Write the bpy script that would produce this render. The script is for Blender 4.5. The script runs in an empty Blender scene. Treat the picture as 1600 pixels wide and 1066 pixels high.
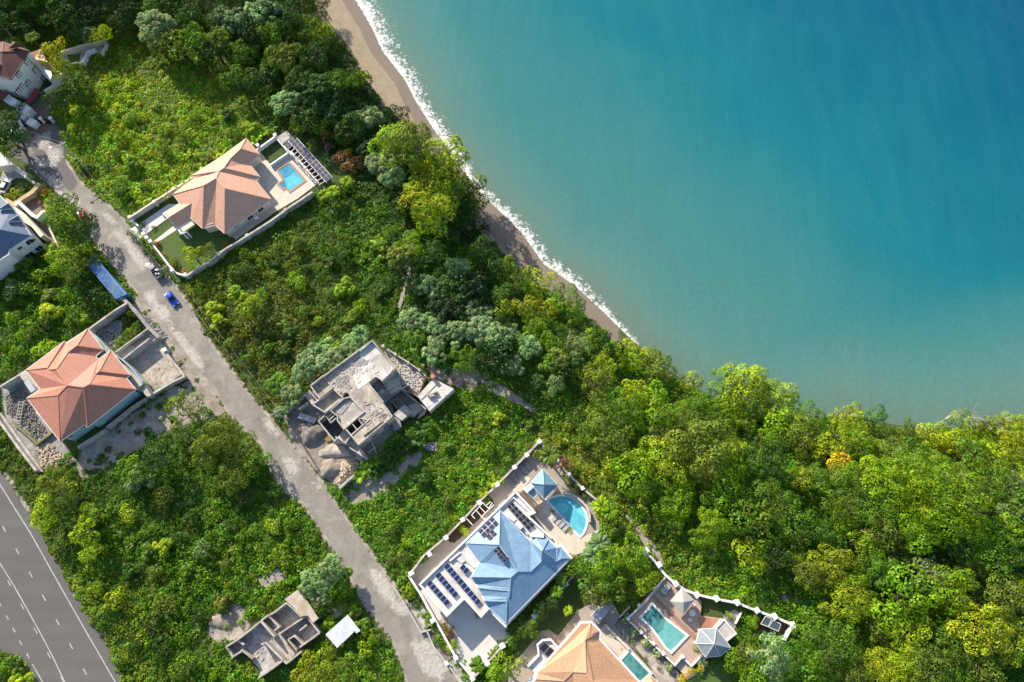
import bpy, bmesh, math, random
import numpy as np
from mathutils import Vector, Matrix
random.seed(7); np.random.seed(7)
R = math.radians
scene = bpy.context.scene
COL = scene.collection

# ---------------------------------------------------------------- camera, sky, sun, exposure
H_CAM = 152.0
TH = R(18.5)
CT, ST = math.cos(TH), math.sin(TH)
FOC = 1067.0                     # focal length in photograph pixels (1600 wide)
cam_d = bpy.data.cameras.new("camera"); cam = bpy.data.objects.new("camera", cam_d); COL.objects.link(cam)
cam.location = (0, 0, H_CAM); cam.rotation_euler = (TH, 0, 0)
cam_d.sensor_width = 36.0; cam_d.lens = 36.0 * FOC / 1600.0
cam_d.clip_start = 1.0; cam_d.clip_end = 6000.0
scene.camera = cam

SUN_EL = R(27.0); SUN_AZ = math.atan2(-0.59, 0.81)
world = bpy.data.worlds.new("World"); scene.world = world; world.use_nodes = True
wn = world.node_tree; wn.nodes.clear()
sky = wn.nodes.new('ShaderNodeTexSky'); sky.sky_type = 'NISHITA'; sky.sun_disc = False
sky.sun_elevation = SUN_EL; sky.sun_rotation = SUN_AZ % (2*math.pi)
bgn = wn.nodes.new('ShaderNodeBackground'); bgn.inputs['Strength'].default_value = 0.11
wo = wn.nodes.new('ShaderNodeOutputWorld')
wn.links.new(sky.outputs[0], bgn.inputs[0]); wn.links.new(bgn.outputs[0], wo.inputs[0])
sd = bpy.data.lights.new("sun", 'SUN'); sd.energy = 4.4; sd.angle = R(0.5); sd.color = (1.0, 0.90, 0.76)
sun = bpy.data.objects.new("sun", sd); COL.objects.link(sun)
sdir = Vector((math.sin(SUN_AZ)*math.cos(SUN_EL), math.cos(SUN_AZ)*math.cos(SUN_EL), math.sin(SUN_EL)))
sun.rotation_euler = sdir.to_track_quat('Z', 'Y').to_euler(); sun.location = sdir*300
scene.view_settings.view_transform = 'Standard'; scene.view_settings.look = 'None'
scene.view_settings.exposure = 1.05; scene.view_settings.gamma = 1.0
scene.render.engine = 'CYCLES'
scene.cycles.max_bounces = 6; scene.cycles.diffuse_bounces = 3; scene.cycles.transparent_max_bounces = 8
scene.cycles.use_denoising = True

# ---------------------------------------------------------------- places: a photograph point, given its height, is one point of the site
def P(px, py, z=0.0):
    a = (px-800)/FOC; b = (533-py)/FOC
    t = (H_CAM - z)/(CT - b*ST)
    return Vector((a*t, (b*CT+ST)*t, z))
def proj(x, y, z):
    dz = z - H_CAM
    yc = y*CT + dz*ST; zc = y*ST - dz*CT
    return 800 + FOC*x/zc, 533 - FOC*yc/zc
def cv(x0, y0, s):
    return lambda *a: (x0 + a[0]/s, y0 + a[1]/s) + tuple(a[2:])
Z1=cv(260,200,8.883); Z2=cv(250,280,8.883); Z3=cv(380,190,8.883); Z4=cv(180,320,8.883)
Z5=cv(0,300,7.613); Z6=cv(0,200,8.88); Z7=cv(20,500,7.614); Z8=cv(20,590,7.105)
Y1=cv(140,460,6.661); Y2=cv(440,520,8.881); Y3=cv(560,530,8.881); Y4=cv(440,620,7.106)
Y5=cv(640,740,8.881); Y6=cv(760,680,5.921); Y7=cv(620,850,7.106); Y8=cv(740,780,5.328)
X6=cv(880,880,5.73); X7=cv(1040,900,6.423); X8=cv(340,900,6.422); T7=cv(840,960,7.273)
W1=cv(0,40,6.27); W3=cv(240,600,5.331); W4=cv(720,660,5.329); W6=cv(880,820,8.881)
A2=cv(0,200,4.263); A3=cv(180,180,4.1); A4=cv(0,450,3.553); A5=cv(420,510,4.1)
A6=cv(600,680,2.761); A7=cv(800,860,3.478); A8=cv(320,860,5.173)
def M(f, *pts): return [f(*p) for p in pts]
def PP(pts, z=None):             # list of (px,py[,z]) to world points
    return [P(p[0], p[1], (p[2] if len(p) > 2 else 0.0) if z is None else z) for p in pts]

SEA = -10.0
shore_px = [(300,-600),(430,-330),(500,-150),(540,-40),(554,0),(581,45),(597,80),(632,125),(650,160),(680,207),(706,240),
    (722,266),(753,304),(786,336),(814,363),(849,413),(898,447),(938,484),(985,530),(1030,568),(1070,598),(1110,618),
    (1180,650),(1245,655),(1330,650),(1385,662),(1440,670),(1520,668),(1600,655),(1720,640),(1950,600),(2400,540)]
SH = np.array([P(x, y, SEA)[:2] for x, y in shore_px])
LAND = np.vstack([SH, [[900, -2500], [-2500, -2500], [-2500, 2500], [SH[0,0]-200, 2500]]])
def in_poly(x, y, poly):
    x = np.asarray(x, float); y = np.asarray(y, float); poly = np.asarray(poly, float)
    r = np.zeros(x.shape, bool); n = len(poly); j = n-1
    for i in range(n):
        xi, yi = poly[i]; xj, yj = poly[j]
        if yi != yj:
            r ^= ((yi > y) != (yj > y)) & (x < (xj-xi)*(y-yi)/(yj-yi)+xi)
        j = i
    return r
def dist_line(x, y, pts, closed=False):
    x = np.asarray(x, float); y = np.asarray(y, float); d = np.full(x.shape, 1e9)
    pts = np.asarray(pts, float); n = len(pts)
    for i in range(n if closed else n-1):
        a = pts[i]; b = pts[(i+1) % n]; e = b-a; L = e@e + 1e-12
        t = np.clip(((x-a[0])*e[0]+(y-a[1])*e[1])/L, 0, 1)
        d = np.minimum(d, np.hypot(x-a[0]-t*e[0], y-a[1]-t*e[1]))
    return d
def inland(x, y):
    d = dist_line(x, y, SH); s = in_poly(x, y, LAND)
    return np.where(s, d, -d)
def sstep(a, b, v):
    t = np.clip((v-a)/(b-a), 0, 1); return t*t*(3-2*t)
BW = ([0,50,100,160,205,235,262,330,372,405,430,530,560], [13.0,11.0,9.0,8.6,7.5,6.0,3.6,4.2,8.6,7.6,4.6,4.6,2.0])
def beach_w(x, y):
    yy = y; pyv = 533-FOC*(yy*CT+(SEA-H_CAM)*ST)/(yy*ST-(SEA-H_CAM)*CT)
    return np.where(x < 30, np.interp(pyv, BW[0], BW[1]), 1.0)
def ground(x, y):
    x = np.asarray(x, float); y = np.asarray(y, float)
    d = inland(x, y)
    east = sstep(20, 60, x)                       # no beach on the eastern stretch: a bluff right over the water
    pyv = 533-FOC*(y*CT+(SEA-H_CAM)*ST)/(y*ST-(SEA-H_CAM)*CT); lo = np.interp(pyv, BW[0], BW[1])*(1-east)*0.75 + 0.5*east
    z = np.where(d < 0, SEA + np.maximum(d*0.09, -6), SEA + np.minimum(d, lo)*0.14)
    z = z + sstep(lo, lo+17, d)*(-z)
    shade_hill = 50*np.exp(-(((x+168)/62)**2 + ((y-212)/30)**2)) + 22*np.exp(-(((x+45)/34)**2 + ((y-225)/22)**2))*sstep(15, 40, d)  # unseen hills beyond the frame, raised to throw shade on the upper slopes
    return z + shade_hill*(d > 0)
def gz(x, y): return float(ground(np.array([x]), np.array([y]))[0])
def G(px, py, dz=0.0):           # the point dz above the ground seen at a photograph point
    z = 0.0
    for _ in range(14):
        p = P(px, py, z+dz); z = 0.5*z + 0.5*gz(p.x, p.y)
    p = P(px, py, z+dz); return Vector((p.x, p.y, z))

# ---------------------------------------------------------------- materials
def new_mat(name):
    m = bpy.data.materials.new(name); m.use_nodes = True; nt = m.node_tree
    b = nt.nodes['Principled BSDF']; return m, nt, b
def nd(nt, t, **kw):
    n = nt.nodes.new(t)
    for k, v in kw.items():
        if k in ('op',): n.operation = v
        elif k.startswith('i_'): n.inputs[int(k[2:])].default_value = v
        else: setattr(n, k, v)
    return n
def noise(nt, scale, detail=4, rough=0.6, vec=None, dist=0.0):
    n = nd(nt, 'ShaderNodeTexNoise'); n.inputs['Scale'].default_value = scale
    n.inputs['Detail'].default_value = detail; n.inputs['Roughness'].default_value = rough
    n.inputs['Distortion'].default_value = dist
    if vec is None:
        g = nd(nt, 'ShaderNodeNewGeometry'); vec = g.outputs['Position']
    nt.links.new(vec, n.inputs['Vector']); return n
def ramp(nt, src, stops, interp='LINEAR'):
    r = nd(nt, 'ShaderNodeValToRGB'); r.color_ramp.interpolation = interp; e = r.color_ramp.elements
    while len(e) < len(stops): e.new(0.5)
    for i, (p, c) in enumerate(stops):
        e[i].position = p; e[i].color = tuple(c)+(1,) if len(c) == 3 else c
    nt.links.new(src, r.inputs[0]); return r
def mixc(nt, fac, a, b, mode='MIX'):
    n = nd(nt, 'ShaderNodeMix', data_type='RGBA', blend_type=mode)
    for s, v in ((0, fac), (6, a), (7, b)):
        if isinstance(v, (int, float)): n.inputs[s].default_value = v
        elif isinstance(v, tuple): n.inputs[s].default_value = v+(1,) if len(v) == 3 else v
        else: nt.links.new(v, n.inputs[s])
    return n.outputs[2]
def mth(nt, op, a, b=None, c=None, clamp=False):
    n = nd(nt, 'ShaderNodeMath', operation=op, use_clamp=clamp)
    for i, v in enumerate((a, b, c)):
        if v is None: continue
        if isinstance(v, (int, float)): n.inputs[i].default_value = v
        else: nt.links.new(v, n.inputs[i])
    return n.outputs[0]
def bump(nt, b, h, strength=0.3, dist=0.05):
    n = nd(nt, 'ShaderNodeBump'); n.inputs['Strength'].default_value = strength; n.inputs['Distance'].default_value = dist
    nt.links.new(h, n.inputs['Height']); nt.links.new(n.outputs[0], b.inputs['Normal'])
def shade(c, k): return tuple(min(1, v*k) for v in c)
def plain(name, col, rough=0.6, var=0.25, scale=0.6, grime=None, metal=0.0, bmp=0.0):
    m, nt, b = new_mat(name)
    n = noise(nt, scale, 5, 0.65)
    c = ramp(nt, n.outputs[0], [(0.3, shade(col, 1-var)), (0.7, shade(col, 1+var*0.4))]).outputs[0]
    if grime:
        n2 = noise(nt, scale*0.35, 6, 0.7, dist=0.8)
        f = ramp(nt, n2.outputs[0], [(0.5, (0,0,0)), (0.62, (1,1,1))]).outputs[0]
        c = mixc(nt, mth(nt, 'MULTIPLY', f, 0.7), c, grime)
    n3 = noise(nt, 9, 3, 0.6)
    c = mixc(nt, 0.22, c, ramp(nt, n3.outputs[0], [(0.3, (0.3,0.3,0.3)), (0.7, (1,1,1))]).outputs[0], 'MULTIPLY')
    nt.links.new(c, b.inputs['Base Color']); b.inputs['Roughness'].default_value = rough
    b.inputs['Metallic'].default_value = metal
    if bmp: bump(nt, b, n3.outputs[0], bmp, 0.04)
    return m
def roofmat(name, col, rough=0.55, row=0.42, colw=0.34, dark=0.55, stain=(0.3,0.22,0.18), stainamt=0.25, wash=0.06):
    m, nt, b = new_mat(name)
    uv = nd(nt, 'ShaderNodeUVMap'); uv.uv_map = 'UVMap'
    br = nd(nt, 'ShaderNodeTexBrick'); nt.links.new(uv.outputs[0], br.inputs['Vector'])
    br.inputs['Scale'].default_value = 1.0; br.inputs['Brick Width'].default_value = colw*1.4; br.inputs['Row Height'].default_value = row
    br.inputs['Mortar Size'].default_value = 0.05; br.inputs['Mortar Smooth'].default_value = 0.6
    br.inputs['Color1'].default_value = col+(1,); br.inputs['Color2'].default_value = shade(col, 0.84)+(1,)
    br.inputs['Mortar'].default_value = shade(col, dark)+(1,)
    n = noise(nt, 0.35, 5, 0.6, dist=0.5)
    f = ramp(nt, n.outputs[0], [(0.48, (0,0,0)), (0.72, (1,1,1))]).outputs[0]
    c = mixc(nt, mth(nt, 'MULTIPLY', f, stainamt), br.outputs[0], stain)
    n2 = noise(nt, 1.8, 4, 0.7)
    c = mixc(nt, 0.3, c, ramp(nt, n2.outputs[0], [(0.3, (0.62,0.62,0.62)), (0.68, (1,1,1))]).outputs[0], 'MULTIPLY')
    nt.links.new(c, b.inputs['Base Color']); b.inputs['Roughness'].default_value = rough
    bump(nt, b, br.outputs['Fac'], -0.25, 0.04); b.inputs['Specular IOR Level'].default_value = 0.25
    return m
def glassmat(name, col=(0.02,0.03,0.04)):
    m, nt, b = new_mat(name); b.inputs['Base Color'].default_value = col+(1,); b.inputs['Roughness'].default_value = 0.12; return m
def panelmat(name, col, line):
    m, nt, b = new_mat(name)
    uv = nd(nt, 'ShaderNodeUVMap'); uv.uv_map = 'UVMap'
    s = nd(nt, 'ShaderNodeSeparateXYZ'); nt.links.new(uv.outputs[0], s.inputs[0])
    def edge(o, w):
        d = mth(nt, 'ABSOLUTE', mth(nt, 'SUBTRACT', o, 0.5)); return mth(nt, 'GREATER_THAN', d, 0.5-w)
    e = mth(nt, 'MAXIMUM', edge(s.outputs[0], 0.045), edge(s.outputs[1], 0.03))
    cx = mth(nt, 'FRACT', mth(nt, 'MULTIPLY', s.outputs[0], 6.0)); cy = mth(nt, 'FRACT', mth(nt, 'MULTIPLY', s.outputs[1], 10.0))
    g = mth(nt, 'MAXIMUM', edge(cx, 0.06), edge(cy, 0.06))
    c = mixc(nt, g, col, shade(col, 1.7)); c = mixc(nt, e, c, line)
    nt.links.new(c, b.inputs['Base Color']); b.inputs['Roughness'].default_value = 0.22
    return m
def watermat(name, deep, shallow, scale=1.2):
    m, nt, b = new_mat(name)
    n = noise(nt, 0.25, 2, 0.5); v = nd(nt, 'ShaderNodeTexVoronoi', feature='SMOOTH_F1'); v.inputs['Scale'].default_value = scale
    g = nd(nt, 'ShaderNodeNewGeometry'); n0 = noise(nt, 0.8, 3); nt.links.new(mixc(nt, 0.25, g.outputs['Position'], n0.outputs[1]), v.inputs['Vector'])
    c = ramp(nt, n.outputs[0], [(0.35, deep), (0.65, shallow)]).outputs[0]
    c = mixc(nt, mth(nt, 'MULTIPLY', v.outputs[0], 0.18), c, (0.75, 0.95, 0.95))
    nt.links.new(c, b.inputs['Base Color']); b.inputs['Roughness'].default_value = 0.08; b.inputs['IOR'].default_value = 1.33
    bump(nt, b, n0.outputs[0], 0.12, 0.05); return m
def pave(name, col, bw=1.0, rh=1.0, mortar=0.75, var=0.16, rot=0.52, stain=0.2):
    m, nt, b = new_mat(name)
    g = nd(nt, 'ShaderNodeNewGeometry'); mp = nd(nt, 'ShaderNodeMapping'); mp.inputs['Rotation'].default_value = (0, 0, rot)
    nt.links.new(g.outputs['Position'], mp.inputs['Vector'])
    br = nd(nt, 'ShaderNodeTexBrick'); nt.links.new(mp.outputs[0], br.inputs['Vector']); br.inputs['Scale'].default_value = 1
    br.inputs['Brick Width'].default_value = bw; br.inputs['Row Height'].default_value = rh; br.inputs['Mortar Size'].default_value = 0.025
    br.inputs['Color1'].default_value = col+(1,); br.inputs['Color2'].default_value = shade(col, 1-var)+(1,)
    br.inputs['Mortar'].default_value = shade(col, mortar)+(1,)
    n = noise(nt, 0.45, 6, 0.65, dist=0.4)
    c = mixc(nt, mth(nt, 'MULTIPLY', ramp(nt, n.outputs[0], [(0.42, (0,0,0)), (0.7, (1,1,1))]).outputs[0], stain), br.outputs[0], shade(col, 0.55))
    nt.links.new(c, b.inputs['Base Color']); b.inputs['Roughness'].default_value = 0.75; return m

MT = dict(
 white=plain('white_paint', (0.78,0.77,0.74), 0.6, 0.10, 0.5),
 whitedirty=plain('white_weathered_paint', (0.66,0.64,0.60), 0.7, 0.25, 0.7, grime=(0.40,0.36,0.31)),
 cream=plain('cream_render', (0.70,0.62,0.50), 0.8, 0.12, 0.5),
 teal=plain('teal_render', (0.32,0.50,0.54), 0.8, 0.15, 0.5),
 conc=plain('grey_concrete', (0.36,0.34,0.32), 0.9, 0.45, 0.7, grime=(0.15,0.13,0.115), bmp=0.4),
 conclight=plain('pale_concrete', (0.52,0.485,0.44), 0.9, 0.35, 0.9, grime=(0.27,0.22,0.17), bmp=0.3),
 concwarm=plain('sandy_screed', (0.52,0.455,0.37), 0.9, 0.45, 0.6, grime=(0.19,0.17,0.15), bmp=0.4),
 concdark=plain('dark_damp_concrete', (0.14,0.135,0.13), 0.9, 0.35, 0.6, grime=(0.07,0.065,0.06)),  # darker grey concrete, for the sunken room floors and a roof patch
 wood=plain('brown_timber', (0.10,0.065,0.045), 0.7, 0.3, 1.5),
 soil=plain('dark_planting_soil', (0.075,0.045,0.03), 0.95, 0.4, 1.2, bmp=0.5),
 terracotta=roofmat('terracotta_tiles', (0.74,0.415,0.285), stain=(0.66,0.38,0.28)),
 orange=roofmat('orange_clay_tiles', (0.53,0.235,0.16), stain=(0.50,0.26,0.19)),
 peach=roofmat('peach_clay_tiles', (0.62,0.36,0.21), stain=(0.46,0.25,0.17)),
 blue=roofmat('pale_blue_metal_tiles', (0.205,0.345,0.50), 0.45, row=0.6, colw=0.5, dark=0.6, stain=(0.29,0.40,0.50), stainamt=0.45),
 teablue=roofmat('teal_blue_metal_tiles', (0.17,0.33,0.43), 0.4, row=0.5, colw=0.4, dark=0.62, stain=(0.22,0.34,0.42)),
 navy=roofmat('slate_blue_tiles', (0.12,0.17,0.25), 0.45, row=0.5, colw=0.4, dark=0.7, stain=(0.2,0.22,0.26)),
 maroon=roofmat('maroon_shingles', (0.135,0.055,0.045), 0.7, row=0.35, colw=0.3, dark=0.7, stain=(0.17,0.09,0.075)),
 greyroof=roofmat('grey_metal_tiles', (0.27,0.31,0.34), 0.45, row=0.4, colw=0.3, dark=0.7, stain=(0.25,0.25,0.25)),
 capt=plain('terracotta_ridge_tile', (0.60,0.36,0.26), 0.7), capo=plain('orange_ridge_tile', (0.62,0.27,0.17), 0.7),
 capb=plain('pale_blue_ridge', (0.36,0.48,0.58), 0.4), capm=plain('maroon_ridge', (0.19,0.08,0.065), 0.7),
 capg=plain('light_grey_ridge', (0.55,0.57,0.58), 0.5), capn=plain('slate_ridge', (0.13,0.18,0.26), 0.5),
 glass=glassmat('dark_window_glass'), solar=panelmat('solar_cells_blue', (0.012,0.022,0.075), (0.55,0.57,0.60)),
 solark=panelmat('solar_cells_black', (0.018,0.018,0.026), (0.30,0.30,0.32)),
 solarp=panelmat('solar_cells_plum', (0.055,0.048,0.07), (0.50,0.47,0.47)),
 poolc=watermat('pool_water_turquoise', (0.045,0.36,0.46), (0.08,0.46,0.55)),
 poold=watermat('pool_water_deep_blue', (0.01,0.20,0.34), (0.015,0.25,0.40)),
 poolt=watermat('pool_water_teal', (0.012,0.15,0.155), (0.02,0.18,0.17)),
 poolg=watermat('pool_water_sea_green', (0.07,0.30,0.28), (0.11,0.37,0.33)),
 pondy=watermat('stagnant_water', (0.035,0.032,0.008), (0.05,0.045,0.012)),
 deck=pave('cream_deck_tiles', (0.66,0.56,0.46), 0.9, 0.9), deckp=pave('pink_brick_paving', (0.50,0.36,0.28), 0.5, 0.25, 0.7),
 deckg=pave('grey_beige_pavers', (0.40,0.335,0.275), 0.5, 0.25, 0.75), decklight=pave('pale_driveway_slabs', (0.60,0.57,0.54), 1.4, 1.4, 0.85, 0.06),
 brown=pave('brown_brick_paving', (0.20,0.135,0.105), 0.5, 0.25, 0.7), red=plain('red_awning', (0.22,0.03,0.025), 0.6),
 copingpink=plain('brick_pool_coping', (0.42,0.20,0.13), 0.7), ltgrey=plain('light_grey_metal', (0.42,0.44,0.46), 0.45, 0.15),
 gravel=plain('grey_gravel', (0.27,0.24,0.205), 0.95, 0.5, 2.2, grime=(0.14,0.12,0.10), bmp=0.6),
 sandheap=plain('sand_heap', (0.30,0.25,0.20), 0.95, 0.3, 1.2, bmp=0.5),
 stone=plain('limestone_rubble', (0.55,0.44,0.31), 0.9, 0.3, 1.5, bmp=0.4), stoneg=plain('grey_rubble', (0.30,0.285,0.27), 0.9, 0.4, 1.5, bmp=0.4),
 bluepaint=plain('blue_container_paint', (0.05,0.20,0.46), 0.5, 0.3, 0.5, grime=(0.25,0.36,0.48)),
 bark=plain('grey_brown_bark', (0.16,0.13,0.10), 0.95, 0.4, 3.0), bone=plain('bleached_dead_wood', (0.50,0.46,0.40), 0.9, 0.2, 2.0),
 tyre=plain('black_rubber', (0.02,0.02,0.02), 0.8), steel=plain('galvanised_steel', (0.40,0.42,0.44), 0.4, 0.2, 1.0),
)

# ---------------------------------------------------------------- mesh helpers
class MB:
    def __init__(s): s.v = []; s.f = []; s.uv = []
    def face(s, pts, uv=None):
        i = len(s.v); s.v += [tuple(p) for p in pts]; s.f.append(list(range(i, i+len(pts)))); s.uv.append(uv)
    def prism(s, pts, z0, z1, bottom=False):
        pts = [(p[0], p[1]) for p in pts]
        if area2(pts) < 0: pts = pts[::-1]
        n = len(pts)
        s.face([(x, y, z1) for x, y in pts])
        if bottom: s.face([(x, y, z0) for x, y in pts[::-1]])
        for i in range(n):
            a, b = pts[i], pts[(i+1) % n]
            s.face([(a[0],a[1],z0), (b[0],b[1],z0), (b[0],b[1],z1), (a[0],a[1],z1)])
    def box(s, c, sz, rz=0.0, taper=1.0):
        cs, sn = math.cos(rz), math.sin(rz); q = []
        for z, k in ((-.5, 1), (.5, taper)):
            for x, y in ((-.5,-.5), (.5,-.5), (.5,.5), (-.5,.5)):
                X, Y = x*sz[0]*k, y*sz[1]*k
                q.append((c[0]+X*cs-Y*sn, c[1]+X*sn+Y*cs, c[2]+z*sz[2]))
        for f in ((3,2,1,0), (4,5,6,7), (0,1,5,4), (1,2,6,5), (2,3,7,6), (3,0,4,7)):
            s.face([q[k] for k in f])
    def beam(s, a, b, w, h):
        a = Vector(a); b = Vector(b); d = (b-a); L = d.length
        if L < 1e-4: return
        d /= L; up = Vector((0,0,1)) if abs(d.z) < 0.95 else Vector((1,0,0))
        r = d.cross(up).normalized(); u = r.cross(d).normalized()
        q = [p + r*(x*w/2) + u*(y*h/2) for p in (a, b) for x, y in ((-1,-1), (1,-1), (1,1), (-1,1))]
        for f in ((0,3,2,1), (4,5,6,7), (0,1,5,4), (1,2,6,5), (2,3,7,6), (3,0,4,7)): s.face([q[k] for k in f])
    def tube(s, a, b, r0, r1, n=6, cap=True):
        a = Vector(a); b = Vector(b); d = (b-a)
        if d.length < 1e-4: return
        d.normalize(); up = Vector((0,0,1)) if abs(d.z) < 0.9 else Vector((1,0,0))
        r = d.cross(up).normalized(); u = r.cross(d).normalized()
        A = [a + (r*math.cos(t)+u*math.sin(t))*r0 for t in [2*math.pi*k/n for k in range(n)]]
        B = [b + (r*math.cos(t)+u*math.sin(t))*r1 for t in [2*math.pi*k/n for k in range(n)]]
        for k in range(n): s.face([A[k], A[(k+1)%n], B[(k+1)%n], B[k]])
        if cap: s.face(B); s.face(A[::-1])
    def ribbon(s, pts, t, z0, z1, closed=False):     # mitred wall along a line
        Lp, Rp = offset_line([(p[0], p[1]) for p in pts], t/2, closed)
        n = len(Lp); m = n if closed else n-1
        for i in range(m):
            j = (i+1) % n; l0, l1, r0, r1 = Lp[i], Lp[j], Rp[i], Rp[j]
            s.face([(r0[0],r0[1],z1), (r1[0],r1[1],z1), (l1[0],l1[1],z1), (l0[0],l0[1],z1)])
            s.face([(r0[0],r0[1],z0), (r1[0],r1[1],z0), (r1[0],r1[1],z1), (r0[0],r0[1],z1)])
            s.face([(l1[0],l1[1],z0), (l0[0],l0[1],z0), (l0[0],l0[1],z1), (l1[0],l1[1],z1)])
        if not closed:
            for k, fl in ((0, 0), (n-1, 1)):
                q = [(Lp[k][0],Lp[k][1],z0), (Rp[k][0],Rp[k][1],z0), (Rp[k][0],Rp[k][1],z1), (Lp[k][0],Lp[k][1],z1)]
                s.face(q if not fl else q[::-1])
    def build(s, name, mat, parent=None, smooth=False, slope_uv=False, thick=0.0):
        me = bpy.data.meshes.new(name); me.from_pydata(s.v, [], s.f); me.validate(clean_customdata=False)
        ob = bpy.data.objects.new(name, me); COL.objects.link(ob)
        if slope_uv or any(u is not None for u in s.uv):
            ul = me.uv_layers.new(name='UVMap')
            for p in me.polygons:
                given = s.uv[p.index] if p.index < len(s.uv) and not slope_uv else None
                nrm = p.normal; up = Vector((0,0,1))
                dn = (up - nrm*nrm.dot(up))
                if dn.length < 1e-3: dn = Vector((0,1,0))
                dn.normalize(); si = dn.cross(nrm)
                for k, li in enumerate(p.loop_indices):
                    if given: ul.data[li].uv = given[k]
                    else:
                        co = me.vertices[me.loops[li].vertex_index].co; ul.data[li].uv = (co.dot(si), co.dot(dn))
        me.materials.append(mat)
        if smooth:
            for p in me.polygons: p.use_smooth = True
        if parent: ob.parent = parent
        if thick:
            md = ob.modifiers.new('thickness', 'SOLIDIFY'); md.thickness = thick; md.offset = -1
        return ob
def area2(p): return sum(p[i][0]*p[(i+1)%len(p)][1]-p[(i+1)%len(p)][0]*p[i][1] for i in range(len(p)))
def offset_line(pts, t, closed=False):
    n = len(pts); Lp = []; Rp = []
    for i in range(n):
        a = pts[i-1] if (i > 0 or closed) else None; b = pts[i]; c = pts[(i+1) % n] if (i < n-1 or closed) else None
        ns = []
        for u, v in ((a, b), (b, c)):
            if u is None or v is None: continue
            d = Vector((v[0]-u[0], v[1]-u[1]));
            if d.length < 1e-6: continue
            d.normalize(); ns.append(Vector((-d.y, d.x)))
        m = sum(ns, Vector((0,0)))
        if m.length < 1e-3: m = ns[0]
        m.normalize(); k = 1/max(0.45, m.dot(ns[0])); o = m*t*k
        Lp.append((b[0]+o.x, b[1]+o.y)); Rp.append((b[0]-o.x, b[1]-o.y))
    return Lp, Rp
def inset(pts, t):
    pts = [(p[0], p[1]) for p in pts]
    if area2(pts) < 0: pts = pts[::-1]
    return offset_line(pts, t, True)[0]
LABELS = []
def tag(o, label, cat, group=None, kind=None):
    o['label'] = label; o['category'] = cat
    if group: o['group'] = group
    if kind: o['kind'] = kind
    return o
def empty(name, loc, label, cat, group=None):
    o = bpy.data.objects.new(name, None); COL.objects.link(o); o.location = loc; o.empty_display_size = 0.5
    tag(o, label, cat, group); o['_loc'] = 0; del o['_loc']
    return o
def child(mb, name, mat, parent, **kw):              # mesh given in site coordinates, hung under its thing
    ob = mb.build(name, mat, None, **kw); ob.parent = parent
    base = Vector(parent.location); q = parent.parent
    while q: base += Vector(q.location); q = q.parent
    ob.data.transform(Matrix.Translation(-base)); return ob
def subchild(mb, name, mat, part, root, **kw):
    ob = mb.build(name, mat, None, **kw); ob.parent = part; ob.data.transform(Matrix.Translation(-Vector(root.location))); return ob
def struct(o): o['kind'] = 'structure'; return o

def zones(me, name, vals):
    a = me.attributes.new(name, 'FLOAT', 'POINT'); a.data.foreach_set('value', np.asarray(vals, np.float32))
def soft_mask(px, py, polys, soft):
    r = np.zeros(px.shape)
    for pg in polys:
        pg = np.array([q[:2] for q in pg], float)
        s = in_poly(px, py, pg); d = dist_line(px, py, pg, True)
        r = np.maximum(r, np.clip(0.5 + np.where(s, d, -d)/soft, 0, 1))
    return r
def fast_mesh(name, V, F, mat, cols=None):
    me = bpy.data.meshes.new(name); nv, nf, k = len(V), len(F), F.shape[1]
    me.vertices.add(nv); me.vertices.foreach_set('co', V.astype(np.float32).ravel())
    me.loops.add(nf*k); me.loops.foreach_set('vertex_index', F.astype(np.int32).ravel())
    me.polygons.add(nf); me.polygons.foreach_set('loop_start', np.arange(0, nf*k, k, dtype=np.int32))
    if cols is not None:
        a = me.attributes.new('tint', 'FLOAT_COLOR', 'POINT')
        c = np.ones((nv, 4), np.float32); c[:, :3] = cols; a.data.foreach_set('color', c.ravel())
    me.update(calc_edges=True); me.materials.append(mat); return me
def grid_mesh(name, xs, ys, zf, mat, keep=None):
    X, Y = np.meshgrid(xs, ys); Z = zf(X.ravel(), Y.ravel()); nx = len(xs)
    V = np.column_stack([X.ravel(), Y.ravel(), Z])
    i = np.arange(len(ys)-1)[:, None]*nx + np.arange(nx-1)[None, :]; i = i.ravel()
    F = np.column_stack([i, i+1, i+nx+1, i+nx])
    if keep is not None:
        k = keep(V); F = F[k[F].any(axis=1)]
        used = np.unique(F); mp = -np.ones(len(V), int); mp[used] = np.arange(len(used)); V = V[used]; F = mp[F]
    me = fast_mesh(name, V, F, mat)
    for p in (True,): me.polygons.foreach_set('use_smooth', np.ones(len(F), bool))
    ob = bpy.data.objects.new(name, me); COL.objects.link(ob); return ob, V
def graded(a, b, step, far):
    c = list(np.arange(a, b+step/2, step)); lo = []; s = step; x = a
    while x > -far: s *= 1.35; x -= s; lo.append(x)
    hi = []; s = step; x = b
    while x < far: s *= 1.35; x += s; hi.append(x)
    return np.array(lo[::-1] + c + hi)
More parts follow.
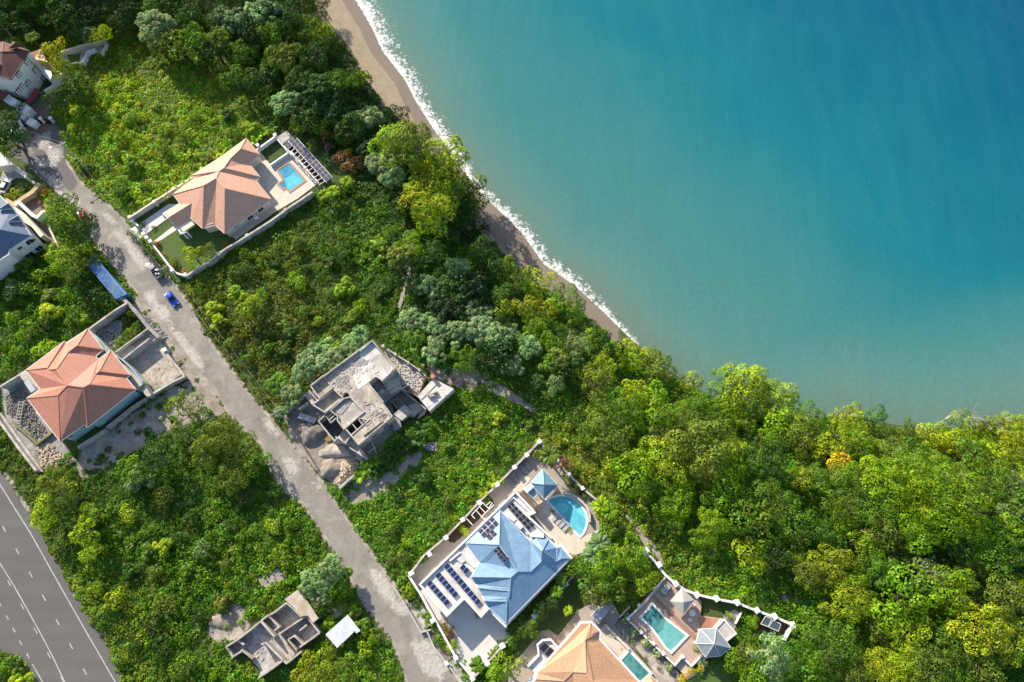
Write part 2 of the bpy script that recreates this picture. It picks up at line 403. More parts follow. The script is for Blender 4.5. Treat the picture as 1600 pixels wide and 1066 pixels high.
# ================================================================ THE SETTING
def pxy(V): return proj(V[:,0], V[:,1], V[:,2])
D_lot = [(0,600),(138,520),(140,512),(198,474),(248,528),(288,590),(232,622),(120,702),(122,740),(60,742),(0,664)]
dirt = [
 [(122,700),(166,672),(232,626),(290,596),(330,606),(350,640),(330,655),(262,672),(190,722),(150,745),(118,745)],
 [(196,470),(222,456),(262,508),(300,560),(336,605),(356,660),(336,640),(288,592),(248,530)],
 [(700,576),(742,574),(778,598),(835,634),(846,652),(826,642),(768,612),(700,604)], [(652,568),(700,572),(724,600),(690,598)],
 [(535,776),(552,748),(600,742),(628,714),(660,703),(658,722),(622,750),(604,768),(556,790)],
 [(328,962),(350,945),(376,940),(392,975),(384,990),(345,1006),(325,995)], [(402,905),(420,892),(450,890),(442,908),(412,920)],
 [(512,952),(538,940),(545,956),(520,968)], [(1218,926),(1262,934),(1300,952),(1304,966),(1258,944),(1214,936)],
 [(985,800),(1012,834),(1042,880),(1034,884),(1000,842),(978,806)], [(444,640),(470,640),(555,735),(540,760),(505,745),(455,690)],
 [(846,872),(900,905),(846,902)], [(0,735),(10,738),(70,830),(60,832)],
]
mute = [[(420,420),(475,410),(500,470),(450,500),(400,480)], [(655,575),(690,560),(740,575),(720,610)]]
MT_terr, nt, b = new_mat('terrain_soil_and_scrub')
def attr(nt, name): n = nd(nt, 'ShaderNodeAttribute'); n.attribute_name = name; return n.outputs['Fac']
n1 = noise(nt, 0.35, 6, 0.7); n2 = noise(nt, 2.2, 5, 0.7); n3 = noise(nt, 0.07, 3, 0.5)
green = ramp(nt, n2.outputs[0], [(0.3, (0.02,0.032,0.006)), (0.6, (0.07,0.105,0.018)), (0.8, (0.13,0.14,0.035))]).outputs[0]
dirtc = ramp(nt, n1.outputs[0], [(0.3, (0.19,0.155,0.115)), (0.5, (0.34,0.29,0.235)), (0.72, (0.52,0.475,0.42))]).outputs[0]
dirtc = mixc(nt, 0.5, dirtc, ramp(nt, n2.outputs[0], [(0.3, (0.4,0.4,0.4)), (0.7, (1,1,1))]).outputs[0], 'MULTIPLY')
def thr(nt, a, n, amp, lo=0.42, hi=0.58):
    s = mth(nt, 'ADD', a, mth(nt, 'MULTIPLY', mth(nt, 'SUBTRACT', n, 0.5), amp))
    r = nd(nt, 'ShaderNodeMapRange', interpolation_type='SMOOTHSTEP'); nt.links.new(s, r.inputs[0]); r.inputs[1].default_value = lo; r.inputs[2].default_value = hi
    return r.outputs[0]
c = mixc(nt, thr(nt, mth(nt, 'MAXIMUM', attr(nt, 'dirt'), attr(nt, 'verge')), n1.outputs[0], 1.2), green, dirtc)
sandc = ramp(nt, n1.outputs[0], [(0.3, (0.28,0.215,0.14)), (0.7, (0.38,0.305,0.205))]).outputs[0]
sandc = mixc(nt, 0.55, sandc, ramp(nt, n2.outputs[0], [(0.25, (0.5,0.5,0.5)), (0.6, (1,1,1))]).outputs[0], 'MULTIPLY')
sandc = mixc(nt, thr(nt, attr(nt, 'wet'), n3.outputs[0], 0.5, 0.4, 0.6), sandc, (0.20,0.160,0.125))
c = mixc(nt, thr(nt, attr(nt, 'sand'), n1.outputs[0], 0.3), c, sandc)
nt.links.new(c, b.inputs['Base Color']); b.inputs['Roughness'].default_value = 0.95; bump(nt, b, n2.outputs[0], 0.5, 0.15)
xs = graded(-165, 165, 1.0, 1800); ys = graded(-40, 175, 1.0, 1800)
terr, V = grid_mesh('ground', xs, ys, ground, MT_terr)
struct(terr)
px_, py_ = pxy(V); d_ = inland(V[:,0], V[:,1])
zones(terr.data, 'dirt', soft_mask(px_, py_, dirt, 14))
zones(terr.data, 'sand', np.clip(1.0-(d_-beach_w(V[:,0],V[:,1])-2.0)/2.5, 0, 1)*(1-sstep(20,34,V[:,0])))
zones(terr.data, 'wet', np.clip(0.5 + (np.interp(py_,[240,330],[3.2,7.0])-d_)/2.5, 0, 1))  # wet edge, widened along the lower beach where the sand is darker and greyer
# narrow footpath down the scrub
def strip(name, centre, w, z, mat, ragged=0.0):
    pts = [G(*q) for q in centre]; L, Rr = offset_line([(p.x, p.y) for p in pts], w/2); mb = MB()
    for i in range(len(pts)-1):
        mb.face([(Rr[i][0],Rr[i][1],gz(*Rr[i])+z), (Rr[i+1][0],Rr[i+1][1],gz(*Rr[i+1])+z), (L[i+1][0],L[i+1][1],gz(*L[i+1])+z), (L[i][0],L[i][1],gz(*L[i])+z)])
    return struct(mb.build(name, mat))
fp_mat = plain('trodden_earth', (0.36,0.33,0.28), 0.95, 0.3, 1.0)
path_c = [(650,360),(646,378),(644,392),(637,408),(639,425),(638,440),(631,452),(628,468),(623,482)]
strip('footpath', path_c, 0.9, 0.25, fp_mat)

# ---- the sea
SEAM, nt, b = new_mat('sea_water')
dd = attr(nt, 'shore_distance'); along = attr(nt, 'deepness')
nA = noise(nt, 0.018, 3, 0.5, dist=0.6); nB = noise(nt, 0.9, 4, 0.65); nC = noise(nt, 0.35, 5, 0.7, dist=0.6); nD = noise(nt, 2.4, 3, 0.7)
mp = nd(nt, 'ShaderNodeMapping'); g = nd(nt, 'ShaderNodeNewGeometry'); nt.links.new(g.outputs['Position'], mp.inputs['Vector'])
mp.inputs['Rotation'].default_value = (0,0,0.45); mp.inputs['Scale'].default_value = (0.16, 0.035, 1)
nW = noise(nt, 1.0, 4, 0.6, vec=mp.outputs[0], dist=0.8)
deep = mth(nt, 'ADD', along, mth(nt, 'MULTIPLY', mth(nt, 'SUBTRACT', nA.outputs[0], 0.5), 0.22))
base = ramp(nt, deep, [(0.0, (0.115,0.180,0.140)), (0.12, (0.098,0.205,0.172)), (0.32, (0.050,0.190,0.180)), (0.55, (0.008,0.150,0.180)), (0.80, (0.001,0.100,0.155)), (1.0, (0.001,0.065,0.140))]).outputs[0]
base = mixc(nt, mth(nt, 'MULTIPLY', ramp(nt, nW.outputs[0], [(0.35, (0,0,0)), (0.75, (1,1,1))]).outputs[0], 0.07), base, (0.10,0.33,0.36))
base = mixc(nt, 0.28, base, ramp(nt, nB.outputs[0], [(0.3, (0.6,0.62,0.62)), (0.7, (1,1,1))]).outputs[0], 'MULTIPLY')
silt = thr(nt, mth(nt, 'SUBTRACT', 1.0, mth(nt, 'DIVIDE', dd, 16.0)), nC.outputs[0], 0.7, 0.3, 0.95)
base = mixc(nt, mth(nt, 'MULTIPLY', mth(nt, 'MULTIPLY', silt, 0.18), attr(nt, 'sandy')), base, (0.22,0.19,0.13))
fm = attr(nt, 'foam')
nF = noise(nt, 1.15, 6, 0.78, dist=0.35); nG = noise(nt, 0.45, 3, 0.6)
lvl = mth(nt, 'SUBTRACT', 0.74, mth(nt, 'MULTIPLY', mth(nt, 'ADD', fm, mth(nt, 'MULTIPLY', mth(nt, 'SUBTRACT', nG.outputs[0], 0.5), 0.8)), 0.36))
mr = nd(nt, 'ShaderNodeMapRange', interpolation_type='SMOOTHSTEP'); nt.links.new(mth(nt, 'SUBTRACT', nF.outputs[0], lvl), mr.inputs[0]); mr.inputs[1].default_value = -0.03; mr.inputs[2].default_value = 0.10
gate = mth(nt, 'GREATER_THAN', fm, 0.02)
lead = thr(nt, fm, nB.outputs[0], 0.3, 0.90, 1.0)
ff = mth(nt, 'MAXIMUM', mth(nt, 'MULTIPLY', mr.outputs[0], gate), mth(nt, 'MULTIPLY', lead, 0.7), clamp=True)
ff = mth(nt, 'MULTIPLY', ff, mth(nt, 'ADD', 0.45, mth(nt, 'MULTIPLY', nD.outputs[0], 0.85)), clamp=True)
c = mixc(nt, ff, base, (0.74,0.73,0.71))
# weed and rock patches seen through the shallows
vw = noise(nt, 0.06, 5, 0.75, dist=1.2)
nt.links.new(c, b.inputs['Base Color'])
b.inputs['IOR'].default_value = 1.33
nt.links.new(mth(nt, 'ADD', mth(nt, 'MULTIPLY', ff, 0.6), 0.16), b.inputs['Roughness'])
hh = mth(nt, 'ADD', mth(nt, 'ADD', mth(nt, 'MULTIPLY', nB.outputs[0], 0.5), mth(nt, 'MULTIPLY', nW.outputs[0], 1.2)), mth(nt, 'MULTIPLY', ff, 0.4))
bump(nt, b, hh, 0.45, 0.25)
xs2 = graded(-75, 175, 0.8, 2500); ys2 = graded(30, 170, 0.8, 2500)
SHp = LAND.copy()
sea, V = grid_mesh('sea', xs2, ys2, lambda x, y: np.full(x.shape, SEA), SEAM, keep=lambda V: inland(V[:,0], V[:,1]) < 4)
struct(sea)
d = -inland(V[:,0], V[:,1]); px_, py_ = pxy(V)
zones(sea.data, 'shore_distance', np.maximum(d, 0))
# depth grows with distance from the beach and towards the open north-east
u = (px_-640)/960; v = (533-py_)/533
deepv = 0.60*np.clip(u, -0.3, 1.3)**1.0*0.95 + 0.42*np.clip(v, -0.3, 1.1) - 0.05
deepv = np.where(d > 0, np.minimum(deepv, 0.02 + d*0.014), 0)
zones(sea.data, 'deepness', np.clip(deepv, 0, 1.0))
w = np.interp(py_, [0, 90, 150, 220, 300, 420, 470, 530, 545], [6.4, 5.6, 4.6, 4.4, 3.2, 4.4, 3.0, 1.5, 0.2])
wob = 0.9*np.sin(V[:,0]*0.35+V[:,1]*0.5) + 0.6*np.sin(V[:,1]*0.9+1.3)
f = np.where(d > 0, 1.0 - d/np.maximum(w*1.3 + wob*0.35, 0.3)*0.85, 1.0 + d*0.35)
f = np.where(px_ > 1010, -1, f); zones(sea.data, 'sandy', np.clip(1-(px_-1000)/60, 0.12, 1))
zones(sea.data, 'foam', np.clip(f, -1, 1))

# ---- estate road
roadL = [(27,217),(17,239),(22,248),(34,249),(58,273),(79,292),(110,320),(129,333),(145,369),(178,409),(211,449),(220,460),(236,480),(244,496),(260,510),
 (275,532),(292,556),(314,583),(337,604),(351,632),(375,662),(399,681),(414,699),(428,743),(445,765),(473,782),(500,822),(523,860),(538,883),(558,918),(577,953),(606,988),(618,1003),(629,1034),(638,1066),(672,1130)]
roadR = [(40,200),(60,191),(86,193),(97,210),(100,230),(102,254),(124,287),(150,313),(169,324),(195,350),(204,364),(235,406),(257,429),(270,447),(283,463),(296,481),(304,499),
 (318,524),(345,562),(390,621),(414,647),(441,681),(452,694),(476,722),(495,748),(520,785),(541,814),(560,841),(582,872),(604,903),(613,916),(633,943),(664,985),(695,1029),(715,1066),(755,1130)]
road_poly = roadL + roadR[::-1]
RM, nt, b = new_mat('worn_asphalt_road')
n1 = noise(nt, 0.22, 6, 0.7, dist=0.6); n2 = noise(nt, 1.6, 5, 0.75); n3 = noise(nt, 0.6, 5, 0.7, dist=1.5); n4 = noise(nt, 8, 3, 0.6)
c = ramp(nt, n1.outputs[0], [(0.3, (0.20,0.181,0.155)), (0.5, (0.275,0.249,0.215)), (0.72, (0.39,0.35,0.30))]).outputs[0]
c = mixc(nt, 0.45, c, ramp(nt, n2.outputs[0], [(0.28, (0.55,0.55,0.55)), (0.7, (1,1,1))]).outputs[0], 'MULTIPLY')
c = mixc(nt, thr(nt, attr(nt, 'old'), n3.outputs[0], 0.4), c, mixc(nt, n2.outputs[0], (0.10,0.09,0.085), (0.15,0.14,0.13)))
c = mixc(nt, mth(nt, 'MULTIPLY', thr(nt, attr(nt, 'lime'), n3.outputs[0], 1.9, 0.25, 0.85), mth(nt, 'MULTIPLY', thr(nt, n2.outputs[0], n4.outputs[0], 0.5, 0.25, 0.62), 0.95)), c, (0.50,0.46,0.41))
c = mixc(nt, 0.25, c, ramp(nt, n4.outputs[0], [(0.3, (0.5,0.5,0.5)), (0.6, (1,1,1))]).outputs[0], 'MULTIPLY')
nt.links.new(c, b.inputs['Base Color']); b.inputs['Roughness'].default_value = 0.9; bump(nt, b, n4.outputs[0], 0.25, 0.03)
rw = np.array([P(x, y, 0.05)[:2] for x, y in road_poly])
def poly_sheet(name, poly_w, z, mat, step=0.8):
    """a flat paved sheet with an exact outline, cut into a fine grid so that wear can be laid on it"""
    bm = bmesh.new(); vs = [bm.verts.new((x, y, z)) for x, y in poly_w]; bm.faces.new(vs)
    mn = np.min(poly_w, 0); mx = np.max(poly_w, 0)
    for ax in (0, 1):
        for t in np.arange(mn[ax]+step, mx[ax], step):
            co = [0,0,0]; no = [0,0,0]; co[ax] = t; no[ax] = 1
            bmesh.ops.bisect_plane(bm, geom=bm.verts[:]+bm.edges[:]+bm.faces[:], plane_co=co, plane_no=no)
    bmesh.ops.recalc_face_normals(bm, faces=bm.faces)
    if sum(f.normal.z for f in bm.faces) < 0: bmesh.ops.reverse_faces(bm, faces=bm.faces)
    me = bpy.data.meshes.new(name); bm.to_mesh(me); bm.free(); me.materials.append(mat)
    ob = bpy.data.objects.new(name, me); COL.objects.link(ob); return ob
road = struct(poly_sheet('road', rw, 0.05, RM, 1.2))
co = np.array([v.co[:] for v in road.data.vertices]); px_, py_ = pxy(co)
lime = [[(57,211),(78,209),(80,222),(66,236),(58,232)], [(72,228),(94,232),(98,246),(84,262),(74,262)], [(52,252),(72,243),(70,258),(62,266)], [(68,270),(84,272),(98,288),(92,294),(78,290)],
 [(46,215),(52,218),(50,244),(46,240)], [(80,296),(112,300),(126,318),(112,330),(92,312)],
 [(136,322),(146,322),(146,332),(138,332)], [(160,330),(172,334),(182,346),(172,350),(162,340)], [(182,362),(196,366),(212,388),(232,414),(222,422),(208,410),(196,386),(184,374)],
 [(168,372),(180,360),(190,356),(186,366)], [(222,458),(238,452),(248,474),(262,480),(268,505),(300,540),(322,574),(312,580),(290,552),(262,508),(244,492)],
 [(412,654),(424,654),(440,676),(432,684),(414,668)], [(440,716),(462,712),(468,738),(452,744)], [(486,752),(505,758),(500,768),(486,762)],
 [(578,890),(598,894),(612,912),(618,930),(600,938),(586,920)], [(606,930),(634,940),(646,958),(630,962),(610,950)], [(640,1005),(668,998),(700,1045),(690,1066),(660,1050)], [(650,1000),(664,996),(666,1010),(656,1014)]]
zones(road.data, 'lime', soft_mask(px_, py_, lime, 12))
Vt = np.array([v.co[:] for v in terr.data.vertices]); tx_, ty_ = pxy(Vt)
verge = np.clip(0.5 + (5.0-np.minimum(dist_line(tx_, ty_, np.array(roadL[8:])), dist_line(tx_, ty_, np.array(roadR[5:]))))/9.0, 0, 1)
zones(terr.data, 'verge', verge)
zones(road.data, 'old', soft_mask(px_, py_, [[(0,180),(110,180),(112,262),(122,286),(112,300),(60,300),(0,300)]], 16))  # darker asphalt tone laid over the whole cul-de-sac

# ---- highway
HM, nt, b = new_mat('highway_asphalt')
mp = nd(nt, 'ShaderNodeMapping'); g = nd(nt, 'ShaderNodeNewGeometry'); nt.links.new(g.outputs['Position'], mp.inputs['Vector'])
mp.inputs['Rotation'].default_value = (0,0,-1.07); mp.inputs['Scale'].default_value = (0.02,0.28,1)
n1 = noise(nt, 1, 2, 0.5, vec=mp.outputs[0]); n2 = noise(nt, 2.5, 5, 0.8); n5 = noise(nt, 0.15, 4, 0.6)
c = ramp(nt, n1.outputs[0], [(0.3, (0.115,0.108,0.10)), (0.7, (0.14,0.132,0.122))]).outputs[0]
c = mixc(nt, 0.35, c, ramp(nt, n5.outputs[0], [(0.3, (0.72,0.72,0.72)), (0.7, (1,1,1))]).outputs[0], 'MULTIPLY')
c = mixc(nt, 0.4, c, ramp(nt, n2.outputs[0], [(0.3, (0.6,0.6,0.6)), (0.7, (1,1,1))]).outputs[0], 'MULTIPLY')
nt.links.new(c, b.inputs['Base Color']); b.inputs['Roughness'].default_value = 0.88; bump(nt, b, n2.outputs[0], 0.2, 0.02)
hw_R = [(-120,540),(-60,636),(0,735),(58,824),(107,908),(162,999),(196,1066),(240,1150)]
hw_L = [(-500,700),(-300,860),(-60,1010),(0,1020),(22,1022),(33,1032),(52,1066),(95,1150)]
hwp = np.array([P(x, y, 0.05)[:2] for x, y in hw_R + hw_L[::-1]])
hw = struct(poly_sheet('highway', hwp, 0.05, HM, 6.0))
paint = plain('worn_road_paint', (0.46,0.45,0.43), 0.7, 0.3, 1.2, grime=(0.26,0.25,0.23))
def hline(pts, w, name='road_marking', mb=None):
    own = mb is None
    if own: mb = MB()
    q = [P(x, y, 0.06) for x, y in pts]; L, Rr = offset_line([(p.x, p.y) for p in q], w/2)
    for i in range(len(q)-1): mb.face([(Rr[i][0],Rr[i][1],0.058), (Rr[i+1][0],Rr[i+1][1],0.058), (L[i+1][0],L[i+1][1],0.058), (L[i][0],L[i][1],0.058)])
    if own: struct(mb.build(name, paint))
HZ = cv(0,720,3.08)
hline([(-60,658)]+[HZ(*q) for q in ((0,115),(150,355),(310,640),(430,850),(555,1066),(660,1240))], 0.22)
hline([(-60,778)]+[HZ(*q) for q in ((0,495),(60,590),(125,705),(190,822),(252,940),(312,1066),(400,1240))], 0.2)
hline([HZ(*q) for q in ((155,978),(205,1066),(290,1220))], 0.2)
mb = MB()
for x, y in ((20,330),(83,437),(147,547),(211,660),(277,777),(342,893),(408,1015)): hline([HZ(x-7,y-14), HZ(x+8,y+14)], 0.22, mb=mb)
for x, y in ((43,588),(107,702),(171,818),(235,937),(299,1052)): hline([HZ(x-7,y-14), HZ(x+8,y+14)], 0.2, mb=mb)
for x, y in ((0,690),(35,755),(67,815),(100,877),(135,940)): hline([HZ(x-6,y-11), HZ(x+6,y+11)], 0.22, mb=mb)
struct(mb.build('road_marking', paint))
# low verge kerb of stones along the west side of the estate road
def sheet(name, pts, z, mat, z0=-0.3):
    mb = MB(); mb.prism(PP(pts, z), z0, z); return struct(mb.build(name, mat))
# ================================================================ BUILDINGS
def roof_part(root, facets, mat, capmat, name='roof', cap=True, fascia=None, uvdummy=None):
    vs = []; fs = []
    def vid(p):
        for i, q in enumerate(vs):
            if (Vector(q)-p).length < 0.2: return i
        vs.append(tuple(p)); return len(vs)-1
    for f in facets:
        ids = []
        for q in f:
            i = vid(P(*q))
            if i not in ids: ids.append(i)
        if len(ids) < 3: continue
        a = area2([(vs[i][0], vs[i][1]) for i in ids])
        fs.append(ids if a > 0 else ids[::-1])
    mb = MB(); mb.v = vs; mb.f = fs; mb.uv = [None]*len(fs)
    r = child(mb, name, mat, root, slope_uv=True)
    md = r.modifiers.new('thickness', 'SOLIDIFY'); md.thickness = 0.14; md.offset = -1
    ed = {}
    for ids in fs:
        for k in range(len(ids)):
            a, b = ids[k], ids[(k+1) % len(ids)]; ed.setdefault((min(a,b), max(a,b)), []).append(ids)
    def nrm(ids):
        n = Vector((0,0,0))
        for k in range(len(ids)):
            a = Vector(vs[ids[k]]); b = Vector(vs[ids[(k+1) % len(ids)]]); n += Vector(((a.y-b.y)*(a.z+b.z), (a.z-b.z)*(a.x+b.x), (a.x-b.x)*(a.y+b.y)))
        return n.normalized()
    cm = MB(); fa = MB()
    for (a, b), l in ed.items():
        A, B = Vector(vs[a]), Vector(vs[b])
        if len(l) == 2:
            na, nb = nrm(l[0]), nrm(l[1])
            ca = sum((Vector(vs[i]) for i in l[0]), Vector())/len(l[0]); cb = sum((Vector(vs[i]) for i in l[1]), Vector())/len(l[1])
            if na.dot(nb) < 0.985 and na.dot(cb-ca) < 0: cm.beam(A+Vector((0,0,.05)), B+Vector((0,0,.05)), 0.18, 0.10)
        elif fascia and abs(A.z-B.z) < 1.6:
            o = Vector((0,0,-0.12)); fa.beam(A+o, B+o, 0.16, 0.26)
    if cap and cm.f: subchild(cm, 'ridge_cap', capmat, r, root)
    if fascia and fa.f: subchild(fa, 'fascia', fascia, r, root)
    return r
def walls(root, eave, z1, mat, ins=0.6, z0=-0.3, name='wall'):
    pts = inset([(p.x, p.y) for p in PP(eave, z1)], ins); mb = MB(); mb.prism(pts, z0, z1-0.08); return child(mb, name, mat, root), pts
def wall_hit(A, B, px, py):
    o = Vector((0,0,H_CAM)); q = P(px, py, 0); d = q-o; n = Vector((B[1]-A[1], -(B[0]-A[0]), 0))
    t = (Vector((A[0], A[1], 0))-o).dot(n)/d.dot(n); return o+d*t
def window(root, A, B, px, py, w, h, frame, pane, arch=False, zc=None):
    c = wall_hit(A, B, px, py); u = Vector((B[0]-A[0], B[1]-A[1], 0)).normalized(); n = Vector((u.y, -u.x, 0)); up = Vector((0,0,1))
    if n.dot(Vector((0,0,0))-c) < 0 and False: n = -n
    if zc is not None: c.z = zc
    o = Vector((0,0,0))
    def slab(mb, w, h, d0, d1, arch):
        out = [(-w/2,-h/2), (w/2,-h/2), (w/2,h/2 - (w/2 if arch else 0))]
        if arch: out += [(w/2*math.cos(t), h/2-w/2+w/2*math.sin(t)) for t in np.linspace(0.3, math.pi-0.3, 7)]
        out += [(-w/2,h/2-(w/2 if arch else 0))]
        f = [c+u*x+up*y+n*d1 for x, y in out]; b = [c+u*x+up*y+n*d0 for x, y in out]
        mb.face(f[::1]); m = len(f)
        for k in range(m): mb.face([f[k], b[k], b[(k+1)%m], f[(k+1)%m]])
    a = MB(); slab(a, w+0.24, h+0.24, -0.05, 0.07, arch); fr = child(a, 'window', frame, root)
    p = MB(); slab(p, w, h, 0, 0.10, arch); subchild(p, 'pane', pane, fr, root)
    m2 = MB(); m2.beam(c+n*0.11-up*h/2, c+n*0.11+up*h/2, 0.06, 0.04); subchild(m2, 'mullion', frame, fr, root)
def edge(root, A, B, px, py): pass
def panels(root, quad, nu, nv, mat, lift=0.12, gap=0.04, group=None, name='solar_panel'):
    q = [Vector(p) for p in quad]
    for i in range(nu):
        for j in range(nv):
            def at(u, v): return q[0]*(1-u)*(1-v)+q[1]*u*(1-v)+q[2]*u*v+q[3]*(1-u)*v
            g = gap; u0, u1, v0, v1 = (i+g)/nu, (i+1-g)/nu, (j+g)/nv, (j+1-g)/nv
            c4 = [at(u0,v0), at(u1,v0), at(u1,v1), at(u0,v1)]; n = (c4[1]-c4[0]).cross(c4[3]-c4[0]).normalized()
            if n.z < 0: n = -n; c4 = [c4[0], c4[3], c4[2], c4[1]]
            mb = MB(); t = [p+n*lift for p in c4]; bt = [p+n*(lift-0.05) for p in c4]
            mb.face(t, uv=[(0,0),(1,0),(1,1),(0,1)])
            for k in range(4): mb.face([bt[k], bt[(k+1)%4], t[(k+1)%4], t[k]], uv=[(0,0)]*4)
            child(mb, name, mat, root)
def garden_wall(label, pts, h, t, mat, pillars=(), pmat=None, ph=0.4, pw=0.6, name='boundary_wall', z0=-0.3, group=None, capmat=None, z=0.0):
    w = PP(pts, z+h); c = w[len(w)//2]; root = empty(name, (c.x, c.y, 0), label, 'wall', group)
    mb = MB(); mb.ribbon([(p.x,p.y) for p in w], t, z0, z+h-0.05); child(mb, 'wall_panel', mat, root)
    mb = MB(); mb.ribbon([(p.x,p.y) for p in w], t+0.08, z+h-0.05, z+h+0.03); child(mb, 'coping', capmat or mat, root)
    for q in pillars:
        p = P(q[0], q[1], z+h); mb = MB(); ang = 0.55
        mb.box((p.x, p.y, (h+z+ph)/2-0.1), (pw, pw, h+z+ph+0.2), ang); mb.box((p.x, p.y, z+h+ph+0.06), (pw+0.2, pw+0.2, 0.12), ang)
        child(mb, 'pillar', pmat or mat, root)
    return root
def simple(name, mb, mat, label, cat, group=None, **kw): return tag(mb.build(name, mat, **kw), label, cat, group)

# ---------------- house C : terracotta hips, pool, solar pergola
hc = P(345,300,0)
C = empty('house', (hc.x, hc.y, 0), 'terracotta hip-roofed villa behind the small rectangular pool and row of plum solar panels', 'house')
E = 3.6
a=(384.4,216.3,E); b=(406.3,241.7,E); c=(376,232.6,5.6); d_=(354.6,238.3,E); e=(359.6,248.4,5.6); f=(388.3,254.6,E)
h=(406.3,276.5,E); g=(350,262.5,6.4); h2=(400.2,282.7,E); i=(342.7,267.5,6.4); j=(337.7,278.8,7.3); k=(318.5,290,7.3)
l=(270.1,303.6,E); p=(351.3,294.6,7.3); r=(423.4,311.5,E); s=(350.8,365,E); v=(336,352,E); k2=(316.4,357.1,E)
n=(324.2,269.8,5.6); o=(336.5,250.7,E); w1=(299.4,274.3,E); w2=(302.8,278.8,E); m=(299,342,E); q=(279.8,316.6,E)
facets = [[d_,a,c],[a,b,c],[c,b,f,e],[d_,c,e,g,i,n,o],[e,f,h,g],[g,h,h2,i],[w1,o,n],[w1,n,i,w2],[w2,i,j,k,l],[i,h2,r,p,j],[p,r,s],[j,p,s,v],[k,j,v,k2],[l,k,k2,m,q]]
roof_part(C, facets, MT['terracotta'], MT['capt'], fascia=MT['cream'])
cp = dict(W=(254.5,333.5,3.2), R=(262.3,340.7,4.7), S=(276,355.5,3.2), N=(281,317.5,3.2), T=(304,315,4.7), X=(302,342,3.2))
roof_part(C, [[cp['W'],cp['N'],cp['T'],cp['R']],[cp['R'],cp['T'],cp['X'],cp['S']]], MT['terracotta'], MT['capt'], name='carport_roof', fascia=MT['white'])
mb = MB(); mb.prism(PP([(279.8,354.3),(297.8,343),(304,350.4),(286,362.7)], 3.2), 2.95, 3.2, True); child(mb, 'entrance_canopy', MT['cream'], C)
mb = MB(); A_ = P(274,351,3.0); B_ = P(284,366,3.0); mb.beam(A_, B_, 0.5, 0.35); mb.beam(P(278,349,3.0), P(289,364,3.0), 0.3, 0.3); child(mb, 'entrance_beam', MT['white'], C)
for q_ in ((256,334.5),(276,355),(283.5,365),(288.5,363)):
    t_ = P(q_[0], q_[1], 3.1); mb = MB(); mb.box((t_.x+0.3, t_.y+0.2, 1.45), (0.4,0.4,3.1), 0.5); child(mb, 'column', MT['white'], C)
_, wp = walls(C, [a,b,f,h,h2,r,s,v,k2,m,q,l,w2,w1,o,d_], E, MT['cream'], 0.55)
A_ = P(*r[:2],E); B_ = P(*s[:2],E); dd_ = (B_-A_).normalized(); nn_ = Vector((dd_.y,-dd_.x,0))
if nn_.y > 0: nn_ = -nn_
A_ -= nn_*0.55; B_ -= nn_*0.55
if (B_-A_).cross(nn_).z < 0: pass
def faceAB(A, B, toward):        # order the wall ends so that window fronts point outward
    u = Vector((B[0]-A[0], B[1]-A[1], 0)); n = Vector((u.y,-u.x,0)); return (A, B) if n.dot(Vector((toward[0], toward[1], 0))) > 0 else (B, A)
wa = faceAB(A_, B_, (0.5,-1))
for q_ in (((1395,420),1.4,1.2),((1250,530),1.4,1.2),((1380,552),0.7,0.6),((1055,650),1.1,0.6)): window(C, *wa, *Z2(*q_[0]), q_[1], q_[2], MT['white'], MT['glass'])
A_ = P(*v[:2],E); B_ = P(*k2[:2],E); wa = faceAB(A_+Vector((-0.3,0.5,0)), B_+Vector((-0.3,0.5,0)), (0.5,-1)); window(C, *wa, *Z2(715,640), 1.3, 1.2, MT['white'], MT['glass'])
mb = MB(); q_ = P(*Z2(1320,520), 2.5); mb.box((q_.x+0.3,q_.y-0.3,2.4),(0.9,0.5,0.6),0.55); child(mb, 'air_conditioner', MT['white'], C)
# grounds of house C
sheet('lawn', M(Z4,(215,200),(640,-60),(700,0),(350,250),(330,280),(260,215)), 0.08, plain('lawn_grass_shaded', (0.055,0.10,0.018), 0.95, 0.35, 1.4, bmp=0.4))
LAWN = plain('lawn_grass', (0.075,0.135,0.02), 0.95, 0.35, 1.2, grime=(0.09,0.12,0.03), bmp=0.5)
sheet('lawn', M(Z4,(470,470),(860,180),(1250,320),(1330,260),(1600,480),(1600,540),(1330,730),(1000,940),(830,905)), 0.08, LAWN)
sheet('driveway', M(Z4,(185,345),(300,290),(740,-10),(960,-10),(980,60),(700,210),(440,400),(400,440),(320,500)), 0.10, MT['decklight'])
sheet('garden_path', M(Z4,(530,510),(800,300),(860,345),(590,520)), 0.12, MT['decklight'])
deckC = M(Z3,(230,340),(440,200),(470,205),(700,420),(1060,830),(880,960),(640,1060),(500,1160),(180,1400),(0,1500),(-150,1200),(60,500))
sheet('pool_terrace', M(Z3,(205,375),(370,590),(640,400),(700,420),(1050,850),(940,930),(760,1066),(420,1270),(-100,1640),(-260,1500),(60,520)), 0.14, MT['deck'])
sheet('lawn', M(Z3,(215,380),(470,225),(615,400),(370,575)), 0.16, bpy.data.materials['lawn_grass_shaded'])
sheet('lawn', M(Z3,(700,160),(860,150),(1200,450),(1480,760),(1290,860),(1040,560)), 0.08, bpy.data.materials['lawn_grass_shaded'])
